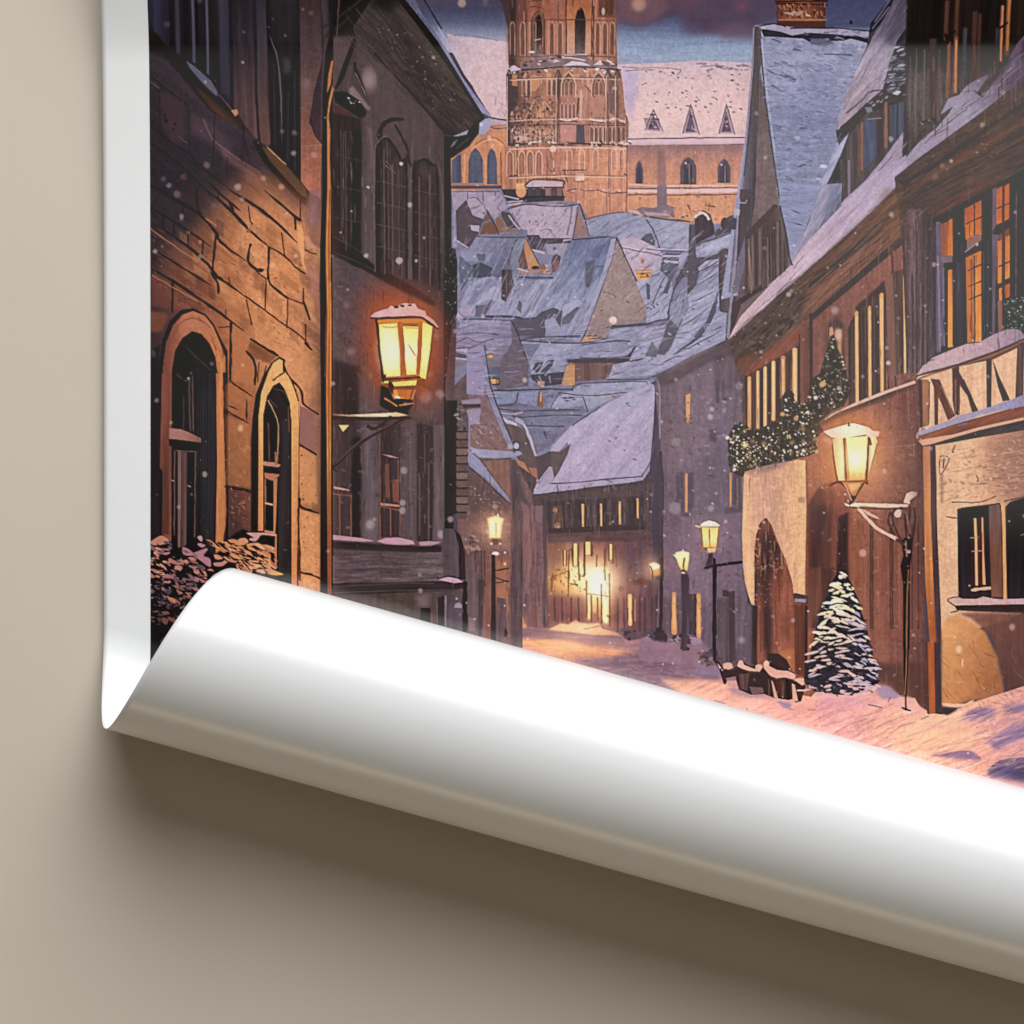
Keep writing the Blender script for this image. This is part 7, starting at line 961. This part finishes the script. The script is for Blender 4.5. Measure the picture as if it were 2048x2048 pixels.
for x, y, r, c in ((1262, 360, 28, 'a8a0a8'), (1395, 300, 20, '9a9098'), (930, 600, 42, '86807c'), (1265, 1245, 30, '948c9c'), (920, 1240, 60, '8a8084'), (980, 780, 10, 'b8a8a8'), (1240, 715, 12, '9c8c98'), (1320, 1100, 12, 'b8b0b8'), (1185, 180, 8, 'b0a0a4'), (790, 408, 14, 'a89ca4'), (815, 1275, 14, '9c9098'), (1410, 1370, 14, 'c8b8b8'), (690, 1110, 10, 'b8aca8'), (1340, 550, 8, 'b8b0b4'), (930, 0, 16, 'a89c9c'), (1540, 60, 40, '84747c'), (1240, 225, 14, '9a9098'), (1555, 205, 8, 'd0c4c0')): D(x, y, r, '#' + c, f=1.6, a=.85, rag=.15)
F(0, 0, 1)
for q in inside('900,450 2040,450 2040,1540 1250,1400 900,1250', 330): D(q[0], q[1], RNG.uniform(.8, 2.2), '#d0c4c4', a=RNG.uniform(.3, .9), f=.7)
for q in inside('310,100 2040,60 2040,1400 310,1100', 90): D(q[0], q[1], RNG.uniform(2.5, 5.5), '#c8b8b4', a=RNG.uniform(.3, .65), f=1.2, rag=.2)
for q in inside('310,0 900,0 900,1150 310,1100', 120): D(q[0], q[1], RNG.uniform(.6, 1.5), '#9a8c90', a=RNG.uniform(.2, .6), f=.6)
for q in inside('1250,900 1700,900 1700,1380 1250,1380', 70): D(q[0], q[1], RNG.uniform(1, 2.6), '#a89aa4', a=RNG.uniform(.2, .6), f=1)
for q in inside('980,0 2040,0 2040,800 980,800', 60): D(q[0], q[1], RNG.uniform(1, 2.8), '#b8a8a4', a=RNG.uniform(.15, .5), f=1)
# ink-edge pass, canvas weave, overall colour of the inks
_w = np.array([.3, .55, .15], np.float32)
_l = IMG @ _w
_d = gauss(_l, 2.4) - gauss(_l, .7)
IMG *= (1 - .28 * np.clip(_d * 6 - .12, 0, 1))[..., None]
for c in range(3): IMG[..., c] += .38 * (IMG[..., c] - gauss(IMG[..., c], 1.7))
np.clip(IMG, .008, 1, out=IMG)
_l = IMG @ _w
IMG[:] = _l[..., None] + (IMG - _l[..., None]) * .83
IMG[:] = IMG + .03 * np.clip(np.sin((np.clip(IMG, 0, 1) - .36) * 3.6), -.3, 1)
IMG *= np.array([1.045, 1.0, 1.03], np.float32)
_c = np.clip((XX * STEP + PX0 - 900) / 60, 0, 1) * np.clip((1520 - XX * STEP - PX0) / 60, 0, 1) * np.clip((470 - YY * STEP - PY0) / 90, 0, 1)
IMG *= 1 + .07 * _c[..., None] * (IDS == CHU)[..., None]
_s = ((IDS == STR) & (YY * STEP + PY0 > 1180))[..., None]
IMG[:] = np.where(_s, IMG * np.array([1.09, 1.06, 1.0], np.float32), IMG)
_v = vnoise(XX / 1.1, YY / 14, 71) * .5 + vnoise(XX / 14, YY / 1.1, 72) * .5
IMG *= (1 + .04 * _v + .03 * TEX['g'])[..., None]
np.clip(IMG, 0.01, 1, out=IMG)

# ---- the two visible pieces of sky, either side of the church
SKY2 = part('printed_sky'); IDS[(IDS == SKY) & (XX * STEP + PX0 > 1130)] = SKY2
IDS[(IDS == SKY) & (YY * STEP + PY0 > 300)] = STR; IDS[(IDS == SKY2) & (YY * STEP + PY0 > 300)] = STR
# how much light the lamps put on the sheet (its top bows away) and how strong the sheen is: pigment = what is seen less these
def GAIN(x, y): return np.interp(y, [-60, 5, 30, 60, 95, 125, 200, 400, 800, 1000, 1600], [.50, .55, .572, .60, .66, .745, .78, .81, .85, .88, .90])
def SHEEN(x, y):
    v = np.interp(y, [70, 85, 95, 110, 130, 400, 600, 800, 1000, 1100, 1200], [.06, .12, .42, .80, .97, .98, .90, .80, .56, .3, .06])
    return v * np.interp(x, [320, 700, 1000, 1300, 1600, 2030], SHX)
SHX = [.0130, .0176, .0256, .0335, .0410, .0505]
CAST = np.array([1.0, .988, .962], np.float32)        # the lamps are a touch warm
PLABEL = {}

# ------------------------------------------------------------------ the sheet: flat, then wound round a slanted cylinder
PHI = math.radians(15.52)
SP, CP = math.sin(PHI), math.cos(PHI)
RPX = 188.0 * (1 - 188.0 * K / CAMH)                  # curl radius, photograph pixels
AX = 712.6 + (1158.8 - 712.6) * (1 - 188.0 * K / CAMH) # where the curl leaves the surface (distance along its normal)
LEFT = 209.2
Z0 = 0.0016                                            # the sheet lies a little proud of the surface
BOTTOM = 2720.0
# the upper part of the sheet bows up off the surface: slope in degrees against y, summed to a height
_YS = np.array([-700, -420, 0, 60, 95, 125, 200, 400, 750, 3000.0]); _SL = np.array([18, 18, 16, 13, 10, 4.5, 3.4, 1.6, 0, 0.0])
_yt = np.arange(-700, 3001, 2.0); _sl = np.tan(np.radians(np.interp(_yt, _YS, _SL)))
_sl = np.convolve(np.pad(_sl, 6, 'edge'), np.ones(13) / 13, 'valid'); _hh = np.cumsum(_sl[::-1])[::-1] * 2.0
def bow(Y): return np.interp(Y, _yt, _hh) * K
def lift(X, Y):                                        # the left margin springs up a touch
    t = np.clip((X - LEFT) / 330.0, 0, 1)
    return 0.0022 * (1 - t * t * (3 - 2 * t)) + bow(Y)
def sheet(X, Y, off=0.0):
    """sheet coordinates (photograph pixels) -> 3D; off = offset along the front normal"""
    X = np.asarray(X, float); Y = np.asarray(Y, float)
    a = X * CP + Y * SP; s = -X * SP + Y * CP - AX
    th = np.where(s > 0, s / RPX, 0.0)
    over = np.clip(th - math.radians(285), 0, None)
    r = RPX - 12.0 * over                              # tightens as it winds inside itself
    nn = AX + np.where(s > 0, r * np.sin(th), s); h = np.where(s > 0, RPX - r * np.cos(th), 0.0)
    nn = nn - off / K * np.sin(th); h = h + off / K * np.cos(th)
    x = a * CP - nn * SP; y = a * SP + nn * CP
    fade = np.where(s > 0, np.clip(1 - th / 1.2, 0, 1), 1.0)
    return np.stack([wx(x), wy(y), Z0 + h * K + lift(X, Y) * fade], -1)

def mesh_obj(name, co, quads, mat, parent=None, cols=None, mats=None, matidx=None):
    me = bpy.data.meshes.new(name); nq = len(quads)
    me.vertices.add(len(co)); me.vertices.foreach_set('co', np.asarray(co, np.float32).ravel())
    me.loops.add(nq * 4); me.loops.foreach_set('vertex_index', np.asarray(quads, np.int32).ravel())
    me.polygons.add(nq); me.polygons.foreach_set('loop_start', np.arange(0, nq * 4, 4, dtype=np.int32))
    me.polygons.foreach_set('use_smooth', np.ones(nq, bool))
    for m in (mats or [mat]): me.materials.append(m)
    if matidx is not None: me.polygons.foreach_set('material_index', np.asarray(matidx, np.int32))
    if cols is not None:
        at = me.color_attributes.new('ink', 'FLOAT_COLOR', 'POINT')
        at.data.foreach_set('color', np.concatenate([cols, np.ones((len(cols), 1), np.float32)], 1).astype(np.float32).ravel())
    me.update(calc_edges=True); me.validate()
    o = bpy.data.objects.new(name, me); SC.collection.objects.link(o)
    if parent: o.parent = parent
    return o
def grid_quads(nu, nv):
    i, j = np.meshgrid(np.arange(nv - 1), np.arange(nu - 1), indexing='ij')
    b = (i * nu + j).ravel()
    return np.stack([b, b + nu, b + nu + 1, b + 1], 1)

# the surface it lies on
tab = mesh_obj('tabletop', [(-4, -4, 0), (4, -4, 0), (4, 4, 0), (-4, 4, 0)], [(0, 1, 2, 3)], M_TABLE)
tab['kind'] = 'structure'

poster = bpy.data.objects.new('poster', None); SC.collection.objects.link(poster)
poster.location = (0, 0, 0)
poster['label'] = 'glossy poster of a snowy lamplit old town street, its bottom edge curled up white'
poster['category'] = 'poster'

RIGHT = 3200.0; TOP = -420.0; THICK = 0.00012
def paper_piece(name, us, ts):
    """a grid in (x, fraction) where every column runs from its own start to its own end; two-sided with a rim"""
    nu, nv = len(us), len(ts)
    X = np.repeat(np.asarray(us)[None, :], nv, 0)
    start = (AX + X * SP) / CP                         # y where the curl begins in each column
    if name == 'paper_sheet': Y = TOP + (start - TOP) * np.asarray(ts)[:, None]
    else: Y = start + (BOTTOM - start) * np.asarray(ts)[:, None]
    f = sheet(X, Y).reshape(-1, 3); b = sheet(X, Y, -THICK).reshape(-1, 3)
    q = grid_quads(nu, nv); n = nu * nv
    idx = np.arange(n).reshape(nv, nu)
    rim = []
    for line in ([idx[:, 0], 0], [idx[:, -1], 1]) + (([idx[-1, :], 0],) if name != 'paper_sheet' else ([idx[0, :], 1],)):
        L_, flip = line
        for p, r in zip(L_[:-1], L_[1:]): rim.append((p, r, r + n, p + n) if flip else (p, p + n, r + n, r))
    quads = np.concatenate([q, q[:, ::-1] + n, np.array(rim)])
    mi = np.concatenate([np.zeros(len(q)), np.ones(len(q)), np.ones(len(rim))])
    return mesh_obj(name, np.concatenate([f, b]), quads, None, poster, mats=[M_FRONT, M_BACK], matidx=mi)
xs = np.concatenate([np.linspace(LEFT, LEFT + 340, 36), np.linspace(LEFT + 360, RIGHT, 60)])
sheet_o = paper_piece('paper_sheet', xs, np.concatenate([np.linspace(0, .42, 150), np.linspace(.43, 1, 50)]))
curl_o = paper_piece('curled_edge', xs, np.linspace(0, 1, 320))
curl_o['label'] = 'white underside of the paper rolled up along the slanted bottom edge'

# ------------------------------------------------------------------ ink: from painted colour to pigment
def lin(c): return np.where(c <= .04045, c / 12.92, ((c + .055) / 1.055) ** 2.4)
GX, GY = np.meshgrid(PX0 + np.arange(CW) * STEP, PY0 + np.arange(CH) * STEP)
PIG = np.clip((lin(IMG) - SHEEN(GX, GY)[..., None]) / (GAIN(GX, GY)[..., None] * CAST), 0.0035, 0.93).astype(np.float32)
CO = sheet(GX, GY, 0.00006).reshape(-1, 3)
PC = PIG.reshape(-1, 3)
fid = IDS[:-1, :-1].ravel(); allq = grid_quads(CW, CH)
# the rest of the print: beyond the frame and wound up inside the curl, one coarse ring round the detailed part
ex = PX0 + (CW - 1) * STEP; ey = PY0 + (CH - 1) * STEP
rx = np.concatenate([np.linspace(PX0, ex, 240), np.linspace(ex, RIGHT - 92, 190)[1:]])
ry = np.concatenate([np.linspace(TOP + 92, PY0, 60), np.linspace(PY0, ey, 260)[1:], np.linspace(ey, BOTTOM - 92, 180)[1:]])
RX, RY = np.meshgrid(rx, ry)
MX = np.where(RX > ex, 2 * ex - RX, RX); MY = np.where(RY < PY0, 2 * PY0 - RY, np.where(RY > ey, 2 * ey - RY, RY))
ci = np.clip(((MX - PX0) / STEP).astype(int), 0, CW - 1); cj = np.clip(((MY - PY0) / STEP).astype(int), 0, CH - 1)
rq = grid_quads(len(rx), len(ry)); qc = RX.ravel()[rq].mean(1); qr = RY.ravel()[rq].mean(1)
rq = rq[~((qc < ex) & (qr > PY0) & (qr < ey))]
used = np.zeros(RX.size, bool); used[rq.ravel()] = True; remap = np.cumsum(used) - 1
pic = mesh_obj('printed_picture', sheet(RX, RY, 0.00006).reshape(-1, 3)[used], remap[rq], M_INK, poster, PIG[cj, ci].reshape(-1, 3)[used])
for i in range(1, len(PARTS)):
    q = allq[fid == i]
    if len(q) == 0: continue
    used = np.zeros(CW * CH, bool); used[q.ravel()] = True
    remap = np.cumsum(used) - 1
    o = mesh_obj(PARTS[i], CO[used], remap[q], M_INK, pic, PC[used])
    if i in PLABEL: o['label'] = PLABEL[i]
